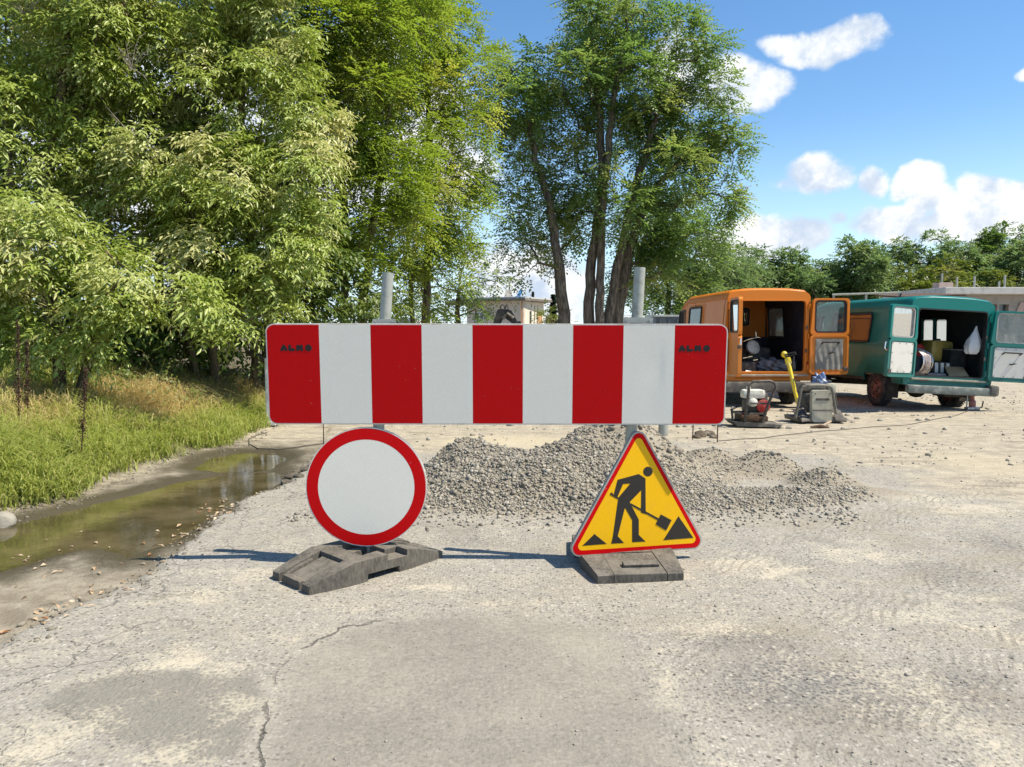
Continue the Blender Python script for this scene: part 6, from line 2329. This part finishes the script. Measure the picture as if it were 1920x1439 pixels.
# pick lying on the sand
lp = stand(1540, 806)
root = thing('mattock', 'old mattock lying on the sand before the khaki machine', 'tool', lp)
MB().tube([(-.02, 0, .02), (.28, .38, .05)], .017, 8).build('handle', worn('old_wood', (0.36, 0.26, 0.17), (0.25, 0.20, 0.15), 9, 0.8), root, True)
MB().tube([(-.16, .0, .015), (-.02, 0, .03), (.10, -.01, .015)], [.012, .026, .010], 8).build('head', M_RUST, root, True)
# dark box and blue bag behind, by the van's corner
lb = (po.x + .82, 13.55, H(po.x + .82, 13.55))
zb = W(1525, 715, 13.55).z - lb[2]
M_DKBLUE = worn('dark_blue_plastic', (0.02, 0.03, 0.05), (0.06, 0.06, 0.07), 9, 0.6)
tag(MB().box((lb[0] - .02, lb[1], lb[2] + zb / 2), (.26, .30, zb + .05), None, .02).build('dark_crate', M_DKBLUE, None, True), 'dark crate standing upright at the orange van\'s right rear corner', 'crate')


def crumple(name, c, s, mat, seed, label, cat, parent=None):
    bm = bmesh.new()
    bmesh.ops.create_icosphere(bm, subdivisions=4, radius=1)
    for v in bm.verts:
        p = v.co.copy()
        k = 1 + .30 * (math.sin(p.x * 5 + seed) * math.sin(p.y * 6 + seed * 2) + .6 * math.sin(p.z * 9 + p.x * 7 + seed))
        v.co = Vector((p.x * s[0] * k, p.y * s[1] * k, max(-.75, p.z) * s[2] * k))
    me = bpy.data.meshes.new(name)
    bm.to_mesh(me)
    bm.free()
    for p in me.polygons:
        p.use_smooth = True
    o = link(name, me, mat)
    o.location = c
    return tag(o, label, cat)


M_BLUEBAG = worn('blue_white_bag', (0.10, 0.16, 0.32), (0.55, 0.57, 0.60), 9, 0.5, lo=.5, hi=.6)
bx = W(1536, 714, 13.2)
crumple('carrier_bag', (bx.x, 13.2, bx.z - .02), (.11, .10, .13), M_BLUEBAG, 3, 'crumpled blue and white bag behind the khaki machine', 'bag')
MB_ = MB().box((bx.x, 13.2, (bx.z - .14 + H(bx.x, 13.2)) / 2), (.34, .26, max(.1, bx.z - .14 - H(bx.x, 13.2))), None, .02)
tag(MB_.build('tool_box', M_DKSTEEL, None, True), 'dark box under the blue and white bag', 'box')

# ---- load of the orange van
def vin(v, label, cat, name, p, rz=0.0):
    M = Matrix.Translation(v.location) @ v.rotation_euler.to_matrix().to_4x4()
    q = M @ Vector(p)
    return thing(name, label, cat, q, (v.rotation_euler.x, v.rotation_euler.y, v.rotation_euler.z + rz))


fo = Po['floor'] - .005
M_BAG = worn('grey_sack', (0.14, 0.14, 0.15), (0.30, 0.30, 0.32), 8, 0.9)
for i, (x_, y_, s) in enumerate([(.12, .55, .20), (.36, .45, .19), (.30, .9, .22), (.52, .7, .17)]):
    t = vin(van_o, ['grey sack nearest the middle on the orange van floor', 'grey sack by the right door of the orange van', 'grey sack deeper in the orange van', 'grey sack against the right wall of the orange van'][i], 'sack', 'sack', (x_, y_, fo + s * .42))
    o = crumple('sack_cloth', (0, 0, 0), (s, s * .9, s * .6), M_BAG, i * 1.7, 'x', 'x')
    del o['label'], o['category']
    o.parent = t
t = vin(van_o, 'dark engine-like tool with shiny levers near the orange van sill', 'tool', 'power_tool', (-.33, .35, fo))
MB().box((0, 0, .10), (.38, .30, .18), None, .03).build('motor', M_BLKP, t, True)
MB().tube([(-.18, -.12, .03), (-.18, -.12, .26), (.18, -.12, .26), (.18, -.12, .03)], .012, 6).build('carry_frame', M_BLKP, t, True)
for k, (x_, z_) in enumerate([(-.06, .26), (.03, .28), (.13, .22)]):
    MB().tube([(x_, -.16, z_), (x_ + .07, -.19, z_ + .015)], .014, 6).build('lever', M_CHROME, t, True)
t = vin(van_o, 'pale sack-wrapped wheel with chrome bars inside the orange van', 'tool', 'wrapped_wheel', (-.02, .80, fo + .44))
MB().lathe([(.02, -.06), (.11, -.06), (.14, -.02), (.14, .03), (.10, .06), (.01, .06)], 22, Matrix.Rotation(R(70), 4, 'X') @ Matrix.Rotation(R(18), 4, 'Y')).build('wheel_cover', M_ENGW, t, True)
MB().tube([(-.24, -.06, .10), (-.12, -.12, .16), (.05, -.13, .20), (.14, -.1, .18)], .012, 6).build('bar', M_CHROME, t, True)
MB().tube([(-.02, .03, 0), (-.10, .05, -.5)], .03, 8).build('strut', M_BLKP, t, True)
MB().tube([(.03, -.1, .2), (.02, -.1, .30)], .01, 6).build('bolt', M_CHROME, t, True)
t = vin(van_o, 'grey board leaning inside the orange van at the left', 'board', 'leaning_board', (-.55, .9, fo))
MB().add([(-.03, -.5, 0), (.30, .4, 0), (.02, .42, .74), (-.05, -.2, .45), (-.05, -.48, .0), (.28, .42, 0), (.0, .44, .74), (-.07, -.18, .45)], [(0, 1, 2, 3), (7, 6, 5, 4), (0, 4, 5, 1), (1, 5, 6, 2), (2, 6, 7, 3), (3, 7, 4, 0)]).build('panel', worn('grey_board', (0.16, 0.17, 0.17), (0.26, 0.26, 0.25), 5, 0.8), t)
t = vin(van_o, 'dark seat-like bundle in the middle of the orange van', 'bundle', 'dark_bundle', (.10, 1.2, fo))
MB().box((0, 0, .22), (.6, .5, .44), None, .08).build('bundle', M_BLKP, t, True)
t = vin(van_o, 'clear bottle standing by the right side of the orange van opening', 'bottle', 'bottle', (.56, .22, fo))
MB().lathe([(.035, 0), (.042, .01), (.042, .17), (.018, .24), (.016, .29), (.001, .29)], 14).build('glass_body', M_GLASS, t, True)
t = vin(van_o, 'crumpled white paper on the orange van floor edge', 'paper', 'paper', (-.28, .10, fo))
MB().add([(-.12, -.05, .012), (.06, -.06, .03), (.12, .05, .01), (-.06, .06, .035)], [(0, 1, 2), (0, 2, 3)]).build('sheet', M_WPLAST, t)

# ---- load of the green van
fg = Pg['floor'] - .005
M_CAN = worn('yellowed_canister_plastic', (0.40, 0.30, 0.06), (0.52, 0.42, 0.14), 4, 0.45)
M_CARD = worn('brown_cardboard', (0.36, 0.25, 0.13), (0.46, 0.34, 0.19), 6, 0.85)
t = vin(van_g, 'big yellowed plastic canister in the green van', 'canister', 'canister', (.42, 1.0, fg))
MB().box((0, 0, .13), (.46, .42, .24), None, .06).build('stand_crate', M_BLKP, t, True)
MB().box((0, 0, .45), (.44, .40, .40), None, .08).build('tank', M_CAN, t, True)
for k in range(3):
    MB().box((-.12 + .12 * k, -.203, .45), (.02, .012, .28), None, .005).build('rib', M_CAN, t)
MB().tube([(0, 0, .64), (0, 0, .68)], .06, 14).build('cap', M_BLKP, t, True)
t = vin(van_g, 'brown cardboard box behind the hose reel in the green van', 'box', 'cardboard_box', (-.42, 1.15, fg + .30))
MB().box((0, 0, .17), (.40, .4, .34)).build('carton', M_CARD, t)
t2 = vin(van_g, 'dark crate under the cardboard box in the green van', 'crate', 'crate', (-.42, 1.15, fg))
MB().box((0, 0, .148), (.46, .44, .296), None, .02).build('crate_body', M_BLKP, t2)
t = vin(van_g, 'red bag behind the hose reel in the green van', 'bag', 'red_bag', (-.18, .75, fg + .42))
o = crumple('bag_cloth', (0, 0, 0), (.15, .12, .14), worn('red_cloth', (0.35, 0.012, 0.015), (0.22, 0.01, 0.012), 8, 0.8), 5, 'x', 'x')
del o['label'], o['category']
o.parent = t
t2 = vin(van_g, 'dark bucket carrying the red bag in the green van', 'bucket', 'bucket', (-.18, .75, fg))
MB().lathe([(.12, 0), (.16, .33), (.165, .335), (.15, .33), (.11, .01)], 20).build('pail', M_DKBLUE, t2, True)
t = vin(van_g, 'shiny coiled hose reel at the green van\'s sill', 'hose reel', 'hose_reel', (-.44, .27, fg + .235))
Mrl = Matrix.Rotation(R(28), 4, 'Z') @ Matrix.Rotation(R(90), 4, 'Y')
M_HOSE = worn('silvery_brown_hose', (0.55, 0.47, 0.43), (0.22, 0.13, 0.10), 30, 0.3, 0.3)
rr2 = random.Random(4)
for k in range(8):
    rad_ = .215 + .02 * rr2.random()
    off = -.10 + .03 * k
    pts = [Mrl @ Vector(((rad_ + .012 * math.sin(3 * a + k)) * math.cos(a), (rad_ + .012 * math.cos(2 * a + k)) * math.sin(a), off + .015 * math.sin(a * 2 + k))) for a in [2 * math.pi * q / 28 for q in range(28)]]
    MB().tube(pts, .014, 6, closed=True).build('hose_coil', M_HOSE, t, True)
for off in (-.15, .15):
    pts = [Mrl @ Vector((.232 * math.cos(a), .232 * math.sin(a), off)) for a in [2 * math.pi * q / 28 for q in range(28)]]
    MB().tube(pts, .009, 6, closed=True).build('reel_rim', M_CHROME, t, True)
t = vin(van_g, 'brown cardboard sheet lying at the green van\'s sill', 'cardboard', 'cardboard_sheet', (.33, .30, fg + .02))
MB().add([(-.20, -.16, 0), (.14, -.20, .01), (.24, .12, .16), (-.08, .16, .15), (-.20, -.155, .008), (.14, -.195, .018), (.24, .125, .168), (-.08, .165, .158)],
         [(0, 1, 2, 3), (7, 6, 5, 4), (0, 4, 5, 1), (1, 5, 6, 2), (2, 6, 7, 3), (3, 7, 4, 0)]).build('sheet', M_CARD, t)
t = vin(van_g, 'open dark tool bag with pale pockets in the green van', 'bag', 'tool_bag', (.22, .60, fg))
MB().box((0, 0, .13), (.36, .24, .26), None, .05).build('bag_body', M_BLKP, t, True)
for k in range(3):
    MB().box((-.12 + .11 * k, -.13, .15), (.06, .02, .18), (R(-8), 0, R(6 * k - 6)), .008).build('pocket', M_PANEL, t)
t = vin(van_g, 'grey plastic tray lying on the green van floor', 'tray', 'tray', (-.02, .38, fg))
MB().box((0, 0, .03), (.34, .26, .05), None, .015).build('tray_body', M_BAG, t, True)
t = vin(van_g, 'long shelf box along the right wall of the green van', 'box', 'side_box', (.56, 1.2, fg))
MB().box((0, 0, .24), (.30, 1.3, .48), None, .01).build('box_body', M_DARKIN, t)
MB().box((0, 0, .49), (.32, 1.32, .02)).build('lid', M_BAG, t)


def plastic():
    m, nn, b = principled('white_film', (0.80, 0.80, 0.80), 0.35)
    tr = nn.new('ShaderNodeBsdfTranslucent')
    tr.inputs['Color'].default_value = (.8, .8, .8, 1)
    mx = nn.new('ShaderNodeMixShader')
    mx.inputs[0].default_value = .35
    nn.l.new(b.outputs[0], mx.inputs[1])
    nn.l.new(tr.outputs[0], mx.inputs[2])
    nn.l.new(mx.outputs[0], nn.n['Material Output'].inputs[0])
    return m


t = vin(van_g, 'white plastic bag hanging by the right door post of the green van', 'bag', 'plastic_bag', (.52, .16, fg + .42))
prof = [(.001, 0), (.09, .005), (.13, .05), (.14, .14), (.12, .25), (.075, .34), (.035, .42), (.012, .50)]
mb = MB()
vs, fs = [], []
for (r_, z_) in prof:
    for k in range(28):
        a = 2 * math.pi * k / 28
        q = r_ * (1 + .13 * math.sin(5 * a + z_ * 9) + .07 * math.sin(9 * a - z_ * 14))
        vs.append((q * math.cos(a) * .95 + z_ * .10, q * math.sin(a) * .7, z_))
for i in range(len(prof) - 1):
    for k in range(28):
        k2 = (k + 1) % 28
        fs.append((i * 28 + k, i * 28 + k2, (i + 1) * 28 + k2, (i + 1) * 28 + k))
mb.add(vs, fs).build('film', plastic(), t, True)
# trolley jack and bar behind the right rear wheel
jl = W(1822, 770, 13.5)
jl.z = H(jl.x, jl.y)
t = thing('jack', 'small red jack with a bent handle behind the green van\'s right rear wheel', 'jack', jl)
MB().box((0, 0, .03), (.22, .12, .05), None, .01).build('jack_base', M_STEEL, t, True)
MB().lathe([(.055, .05), (.055, .16), (.035, .18), (.03, .24), (.05, .26), (.001, .26)], 16).build('cylinder', worn('faded_red', (0.30, 0.10, 0.09), (0.40, 0.25, 0.22), 14, 0.6), t, True)
MB().tube([(-.10, 0, .0), (-.09, 0, .28), (-.06, 0, .30)], .012, 8).build('lever_post', M_STEEL, t, True)
MB().tube([(.08, 0, .04), (.16, -.02, .05), (.18, -.02, .16)], .012, 8).build('bent_handle', M_BLKP, t, True)

# ================================================================== buildings, fence, digger
M_PLASTER = worn('beige_plaster', (0.56, 0.48, 0.40), (0.46, 0.39, 0.32), 2.0, 0.9)
M_PLASTER_L = worn('pale_plaster', (0.66, 0.60, 0.50), (0.56, 0.50, 0.41), 2.0, 0.9)
M_EAVE = worn('grey_eave_board', (0.14, 0.12, 0.10), (0.22, 0.20, 0.17), 4, 0.8)
M_ROOFW = worn('whitish_roof_felt', (0.50, 0.50, 0.49), (0.38, 0.38, 0.37), 3, 0.9)
M_WINW = principled('white_window_frame', (0.75, 0.75, 0.74), 0.4)[0]
M_PANE = principled('dark_pane', (0.05, 0.07, 0.08), 0.05, 0, 0.8)[0]
M_OCHRE = worn('ochre_porch', (0.52, 0.27, 0.13), (0.44, 0.22, 0.11), 3, 0.9)
YH = 47.0
k = YH / F
hz0 = H(-1.0, YH)
corner = W(981, 600, YH)
wl = W(875, 600, YH + 2.0)
wr_ = W(1019, 600, YH + 3.2)
top_l = W(981, 564, YH).z


def wall_mesh(a, b_, z0, z1, holes, th=.25):
    """upright wall from a to b with rectangular holes (u0, u1, z0, z1) in metres along the wall"""
    a, b_ = Vector((a[0], a[1], 0)), Vector((b_[0], b_[1], 0))
    d = (b_ - a)
    L = d.length
    d.normalize()
    nrm = Vector((d.y, -d.x, 0))       # outward, towards the viewer for a left-to-right wall
    us = sorted({0, L, *[h[0] for h in holes], *[h[1] for h in holes]})
    zs = sorted({z0, z1, *[h[2] for h in holes], *[h[3] for h in holes]})
    mb = MB()
    for i in range(len(us) - 1):
        for j in range(len(zs) - 1):
            um, zm = (us[i] + us[i + 1]) / 2, (zs[j] + zs[j + 1]) / 2
            if any(h[0] < um < h[1] and h[2] < zm < h[3] for h in holes):
                continue
            c = a + d * um - nrm * th / 2
            mb.box((c.x, c.y, zm), (us[i + 1] - us[i], th, zs[j + 1] - zs[j]), (0, 0, math.atan2(d.y, d.x)))
    return mb, a, d, nrm


house = thing('flat_roofed_house', 'low beige flat roofed house between the trees', 'house', (0, 0, 0))
zw0, zw1 = W(0, 604, YH).z, W(0, 583, YH).z
z_floor = hz0 - .3
uw0 = (W(890, 600, YH + 1.7).x - wl.x)
mb, a, d, nrm = wall_mesh((wl.x, wl.y), (corner.x, corner.y), z_floor, top_l, [(uw0, uw0 + .75, zw0 + .05, zw1)])
mb.build('front_wall', M_PLASTER, house)
wc = a + d * (uw0 + .375)
f = bpy.data.objects.new('window', None)
COL.objects.link(f)
f.parent = house
MB().box((wc.x, wc.y + .12, (zw0 + zw1) / 2), (.74, .03, zw1 - zw0 - .06), (0, 0, math.atan2(d.y, d.x))).build('pane', M_PANE, f)
mb = MB()
for (du, dz, su, sz_) in ((-.35, 0, .06, zw1 - zw0), (.35, 0, .06, zw1 - zw0), (.06, 0, .09, zw1 - zw0), (0, (zw1 - zw0) / 2 - .06, .76, .07), (0, -(zw1 - zw0) / 2 + .06, .76, .09)):
    q = wc + d * du
    mb.box((q.x, q.y + .08, (zw0 + zw1) / 2 + dz), (su, .06, sz_), (0, 0, math.atan2(d.y, d.x)))
mb.build('frame', M_WINW, f)
mb, a2, d2, n2 = wall_mesh((corner.x, corner.y), (wr_.x, wr_.y), z_floor, top_l - .02, [(1.0, 1.35, zw0 - .1, zw1 + .0), (2.3, 3.15, z_floor + .2, zw1 - .0)])
mb.build('side_wall', M_PLASTER_L, house)
q = a2 + d2 * 1.17
MB().box((q.x, q.y + .15, (zw0 + zw1) / 2 - .05), (.34, .03, zw1 - zw0 + .05), (0, 0, math.atan2(d2.y, d2.x))).build('side_window', M_PANE, house)
q = a2 + d2 * 2.72 - n2 * .5
MB().box((q.x, q.y, (z_floor + zw1) / 2), (.84, .9, zw1 - z_floor), (0, 0, math.atan2(d2.y, d2.x))).build('porch_recess', M_OCHRE, house)
# roof slab with overhang
pts = [(wl.x - .5, wl.y - .35), (corner.x + .1, corner.y - .45), (wr_.x + .55, wr_.y - .1), (wr_.x - 2.0, wr_.y + 7), (wl.x - 2, wl.y + 7)]
MB().prism(pts, top_l, top_l + .14).build('eaves', M_EAVE, house)
MB().prism([(p[0] * .985, p[1] + .25) for p in pts], top_l + .14, top_l + .24).build('roof', M_ROOFW, house)
ch = W(953, 556, YH + 2)
MB().box((ch.x, ch.y, top_l + .42), (.42, .42, .6)).build('chimney', M_PLASTER_L, house)
MB().tube([(ch.x + .05, ch.y, top_l + .6), (ch.x + .05, ch.y, top_l + 1.25)], .05, 8).build('flue', M_GALV, house)
q = W(973, 558, YH + 1)
MB().box((q.x, q.y, top_l + .40), (.22, .04, .7), (0, R(28), 0)).build('blue_vent', principled('blue_sheet', (0.10, 0.30, 0.65), 0.5)[0], house)
MB().tube([(corner.x - .12, corner.y - .07, z_floor), (corner.x - .12, corner.y - .07, top_l)], .04, 8).build('downpipe', M_OCHRE, house)
# ladder against the side wall
la = W(998, 620, YH + 1.1)
root = thing('ladder', 'thin dark ladder leaning on the house wall beside the porch', 'ladder', (la.x, la.y - .5, z_floor))
for s in (0, .28):
    MB().tube([(s, 0, 0), (s * .6 + .14, .35, top_l - z_floor - .25)], .03, 6).build('rail', M_EAVE, root)
for q in range(7):
    t = (q + 1) / 8
    z_ = (top_l - z_floor - .25) * t
    MB().tube([(.14 * t, .35 * t, z_), (.28 + (.028) * t, .35 * t, z_)], .018, 6).build('rung', M_EAVE, root)

# small digger, only its folded arm shows over the board
ed = W(945, 640, 21.0)
ex = thing('mini_digger', 'dark digger arm folded up behind the barrier board', 'digger', (ed.x, 21.0, H(ed.x, 21.0)))


def dg(px_, py_, dy=0.0):
    return W(px_, py_, 21 + dy) - ex.location


M_DIG = worn('dark_digger_paint', (0.018, 0.019, 0.020), (0.06, 0.055, 0.05), 8, 0.6)


def dz(pts, th):
    """outline given in pixels of an enlarged crop of the photo -> a plate th thick standing in the digger's plane"""
    P = [dg(860 + x * 200 / 1920, 540 + y * 80 / 768) for x, y in pts]
    return MB().prism([(p.x, p.z) for p in P], -th / 2, th / 2, Matrix(((1, 0, 0, 0), (0, 0, -1, 0), (0, 1, 0, 0), (0, 0, 0, 1))))


dz([(540, 1000), (610, 668), (690, 400), (750, 380), (825, 385), (800, 545), (745, 668), (690, 1000)], .30).build('boom', M_DIG, ex)
dz([(800, 392), (880, 388), (945, 412), (1005, 520), (1045, 590), (1000, 660), (972, 660), (905, 600), (845, 560), (806, 470)], .20).build('stick', M_DIG, ex)
dz([(1030, 605), (1105, 600), (1118, 632), (1090, 662), (1060, 720), (990, 730), (985, 665)], .45).build('bucket', M_DIG, ex)
MB().tube([dg(942, 598, -.15), dg(951, 588, -.15), dg(962, 597, -.15)], .045, 8).build('hydraulic_ram', M_DKSTEEL, ex)
for pts in ([(938, 580), (939, 573), (942, 571), (945, 574), (946, 580)], [(947, 580), (948, 574), (950, 571.5), (952, 574), (952, 581)]):
    MB().tube([dg(p[0], p[1], -.1) for p in pts], .016, 6).build('hose', M_BLKP, ex, True)
MB().box((-.35, .6, .75), (1.0, 1.1, .6), None, .1).build('engine_cover', M_YEL, ex, True)
MB().box((-.35, .25, 1.1), (.5, .45, .12), None, .05).build('seat', M_BLKP, ex, True)
for sx in (-.55, .55):
    MB().box((-.3 + sx, .5, .23), (.26, 1.5, .44), None, .18).build('track', M_TYRE, ex, True)
MB().box((-.3, .5, .38), (.9, .7, .22), None, .03).build('undercarriage', M_DKSTEEL, ex)

# pale concrete panel fence receding behind the left post
M_CONC = worn('pale_concrete', (0.52, 0.50, 0.46), (0.40, 0.38, 0.34), 4, 0.9)
f0, f1 = W(742, 596, 24.0), W(812, 604, 33.0)
root = thing('panel_fence', 'pale concrete panel fence running off behind the left post', 'fence', (f0.x, f0.y, 0))
d = Vector((f1.x - f0.x, f1.y - f0.y, 0))
nseg = 6
ang = math.atan2(d.y, d.x)
for i in range(-1, nseg):
    p, q = d * (i / nseg), d * ((i + 1) / nseg)
    zt = f0.z + (f1.z - f0.z) * (i + .5) / nseg
    m_ = (p + q) / 2
    zb_ = H(f0.x + m_.x, f0.y + m_.y) - .05
    hh = (zt - zb_) / 3
    for r_ in range(3):
        MB().box((m_.x, m_.y, zb_ + hh * (r_ + .5)), ((q - p).length - .10, .06, hh - .012), (0, 0, ang), .008).build('panel', M_CONC, root)
    MB().box((p.x, p.y, (zt + zb_) / 2 + .02), (.11, .12, zt - zb_ + .06), (0, 0, ang)).build('fence_post', M_CONC, root)
# grey sheds behind the right post
M_SHEET = worn('ribbed_pale_sheet', (0.52, 0.55, 0.56), (0.38, 0.40, 0.41), 3, 0.6, 0.2)
M_SHEETD = worn('blue_grey_sheet', (0.10, 0.12, 0.15), (0.18, 0.20, 0.22), 3, 0.6, 0.2)
s0, s1 = W(1150, 600, 31.0), W(1240, 600, 30.0)
zt = W(1200, 594, 30).z
zg = H(s0.x + 1, 30.5) - .05
root = thing('metal_shed', 'low pale ribbed metal shed behind the right post', 'shed', ((s0.x + s1.x) / 2, 31.5, zg))
wd_ = s1.x - s0.x
MB().box((0, .2, (zt - zg) / 2 - .05), (wd_, 2.2, zt - zg - .1)).build('shed_body', M_SHEET, root)
mb = MB()
for i in range(16):
    mb.box((-wd_ / 2 + wd_ * (i + .5) / 16, -.92, (zt - zg) / 2 - .05), (wd_ / 40, .04, zt - zg - .12))
mb.build('ribs', M_SHEET, root)['kind'] = 'stuff'
MB().box((0, .2, zt - zg + .0), (wd_ + .3, 2.6, .08), (R(3), 0, 0)).build('shed_roof', M_SHEET, root)
s2 = W(1240, 602, 27.0)
root = thing('dark_container', 'dark blue grey container beside the orange van\'s nose', 'container', (s2.x + .55, 27.8, zg))
zt2 = W(1240, 594, 27).z
MB().box((0, 0, (zt2 - zg) / 2), (1.5, 1.6, zt2 - zg), None, .02).build('container_body', M_SHEETD, root)
MB().box((0, 0, zt2 - zg + .03), (1.6, 1.7, .06)).build('container_roof', M_SHEET, root)
for i in range(5):
    MB().box((-.6 + i * .3, -.82, (zt2 - zg) / 2), (.05, .05, zt2 - zg - .2)).build('rib', M_SHEETD, root)
# unfinished grey building on the right
YB2 = 42.0
M_BLOCK = worn('grey_concrete_wall', (0.33, 0.30, 0.27), (0.24, 0.22, 0.20), 2, 0.9)
M_PINK = worn('pinkish_block', (0.46, 0.34, 0.29), (0.38, 0.28, 0.24), 3, 0.9)
M_DARKOPEN = principled('dark_opening', (0.03, 0.03, 0.03), 0.9)[0]
b0_, b1_ = W(1770, 600, YB2), W(2150, 600, YB2)
zt, zs = W(0, 553, YB2).z, W(0, 540, YB2).z
zg = H(b0_.x + 3, YB2) - .2
root = thing('grey_building', 'low grey unfinished building with a pale roof slab behind the green van', 'building', (b0_.x, YB2, zg))
wd_ = b1_.x - b0_.x


def bx_(px_):
    return W(px_, 600, YB2).x - b0_.x


zo1 = W(0, 571, YB2).z - zg
zo0 = W(0, 640, YB2).z - zg
zo0 = max(zo0, .3)
mb = MB()
edges = [0, bx_(1850), bx_(1868), bx_(1872), bx_(1890), wd_]
for i in range(len(edges) - 1):
    if i in (1, 3):
        mb.box(((edges[i] + edges[i + 1]) / 2, .15, (zo1 + zt - zg) / 2), (edges[i + 1] - edges[i], .3, zt - zg - zo1))
        mb.box(((edges[i] + edges[i + 1]) / 2, .15, zo0 / 2), (edges[i + 1] - edges[i], .3, zo0))
    else:
        mb.box(((edges[i] + edges[i + 1]) / 2, .15, (zt - zg) / 2), (edges[i + 1] - edges[i], .3, zt - zg))
mb.build('wall', M_BLOCK, root)
for i in (1, 3):
    MB().box(((edges[i] + edges[i + 1]) / 2, .28, (zo0 + zo1) / 2), (edges[i + 1] - edges[i], .02, zo1 - zo0)).build('window', M_PANE, root)
MB().box((wd_ / 2 - .1, 2.8, (zt + zs) / 2 - zg), (wd_ + .6, 7.0, zs - zt), None, .03).build('roof_slab', M_CONC, root)
p = W(1897, 563, YB2 - .3) - Vector((b0_.x, YB2, zg))
MB().add([(bx_(1888), -.10, zo0 + .6), (bx_(1898), -.10, zo0 + .6), (bx_(1922), -.10, zo1 + .1), (bx_(1910), -.10, zo1 + .1), (bx_(1888), -.02, zo0 + .6), (bx_(1898), -.02, zo0 + .6), (bx_(1922), -.02, zo1 + .1), (bx_(1910), -.02, zo1 + .1)],
         [(0, 1, 2, 3), (7, 6, 5, 4), (0, 4, 5, 1), (1, 5, 6, 2), (2, 6, 7, 3), (3, 7, 4, 0)]).build('sloping_slab', M_PINK, root)
c = W(1767, 538, YB2 + 1)
MB().box((c.x - b0_.x, 1, c.z - zg - .1), (.78, .7, .62), None, .02).build('chimney_block', M_PINK, root)
for (a, b_) in ((1766, 513), (1794, 520), (1827, 518), (1873, 528), (1884, 516)):
    q = W(a, b_, YB2 + 1.5)
    MB().tube([(q.x - b0_.x, 1.5, zs - zg - .05), (q.x - b0_.x, 1.5, q.z - zg)], .055, 8).build('roof_pipe', M_GALV, root)
# rusty low roof left of it
q0, q1 = W(1690, 552, 38), W(1790, 546, 38)
root = thing('rusty_roof_shed', 'low shed with a rusty tin roof left of the grey building', 'shed', (q0.x, 38, zg))
MB().box(((q1.x - q0.x) / 2, 1, (q0.z - zg) / 2 - .1), (q1.x - q0.x, 2.2, q0.z - zg - .1)).build('shed_wall', M_BLOCK, root)
MB().box(((q1.x - q0.x) / 2, .9, q0.z - zg - .02), (q1.x - q0.x + .4, 3, .08), (R(4), R(-2), 0)).build('tin_roof', M_RUST, root)
# plank roof seen over the green van
q0, q1 = W(1560, 553, 27), W(1700, 548, 26)
root = thing('rail_gate', 'long pale rail standing behind the green van roof', 'rail', (q0.x, 27, H(q0.x, 27)))
zz = q0.z - H(q0.x, 27)
MB().tube([(0, 0, zz), (q1.x - q0.x, -.6, zz + .05)], .035, 8).build('rail', M_GALV, root)
for t in (0.02, .5, .98):
    MB().tube([((q1.x - q0.x) * t, -.6 * t, -.1), ((q1.x - q0.x) * t, -.6 * t, zz + .05 * t)], .04, 8).build('rail_post', M_GALV, root)
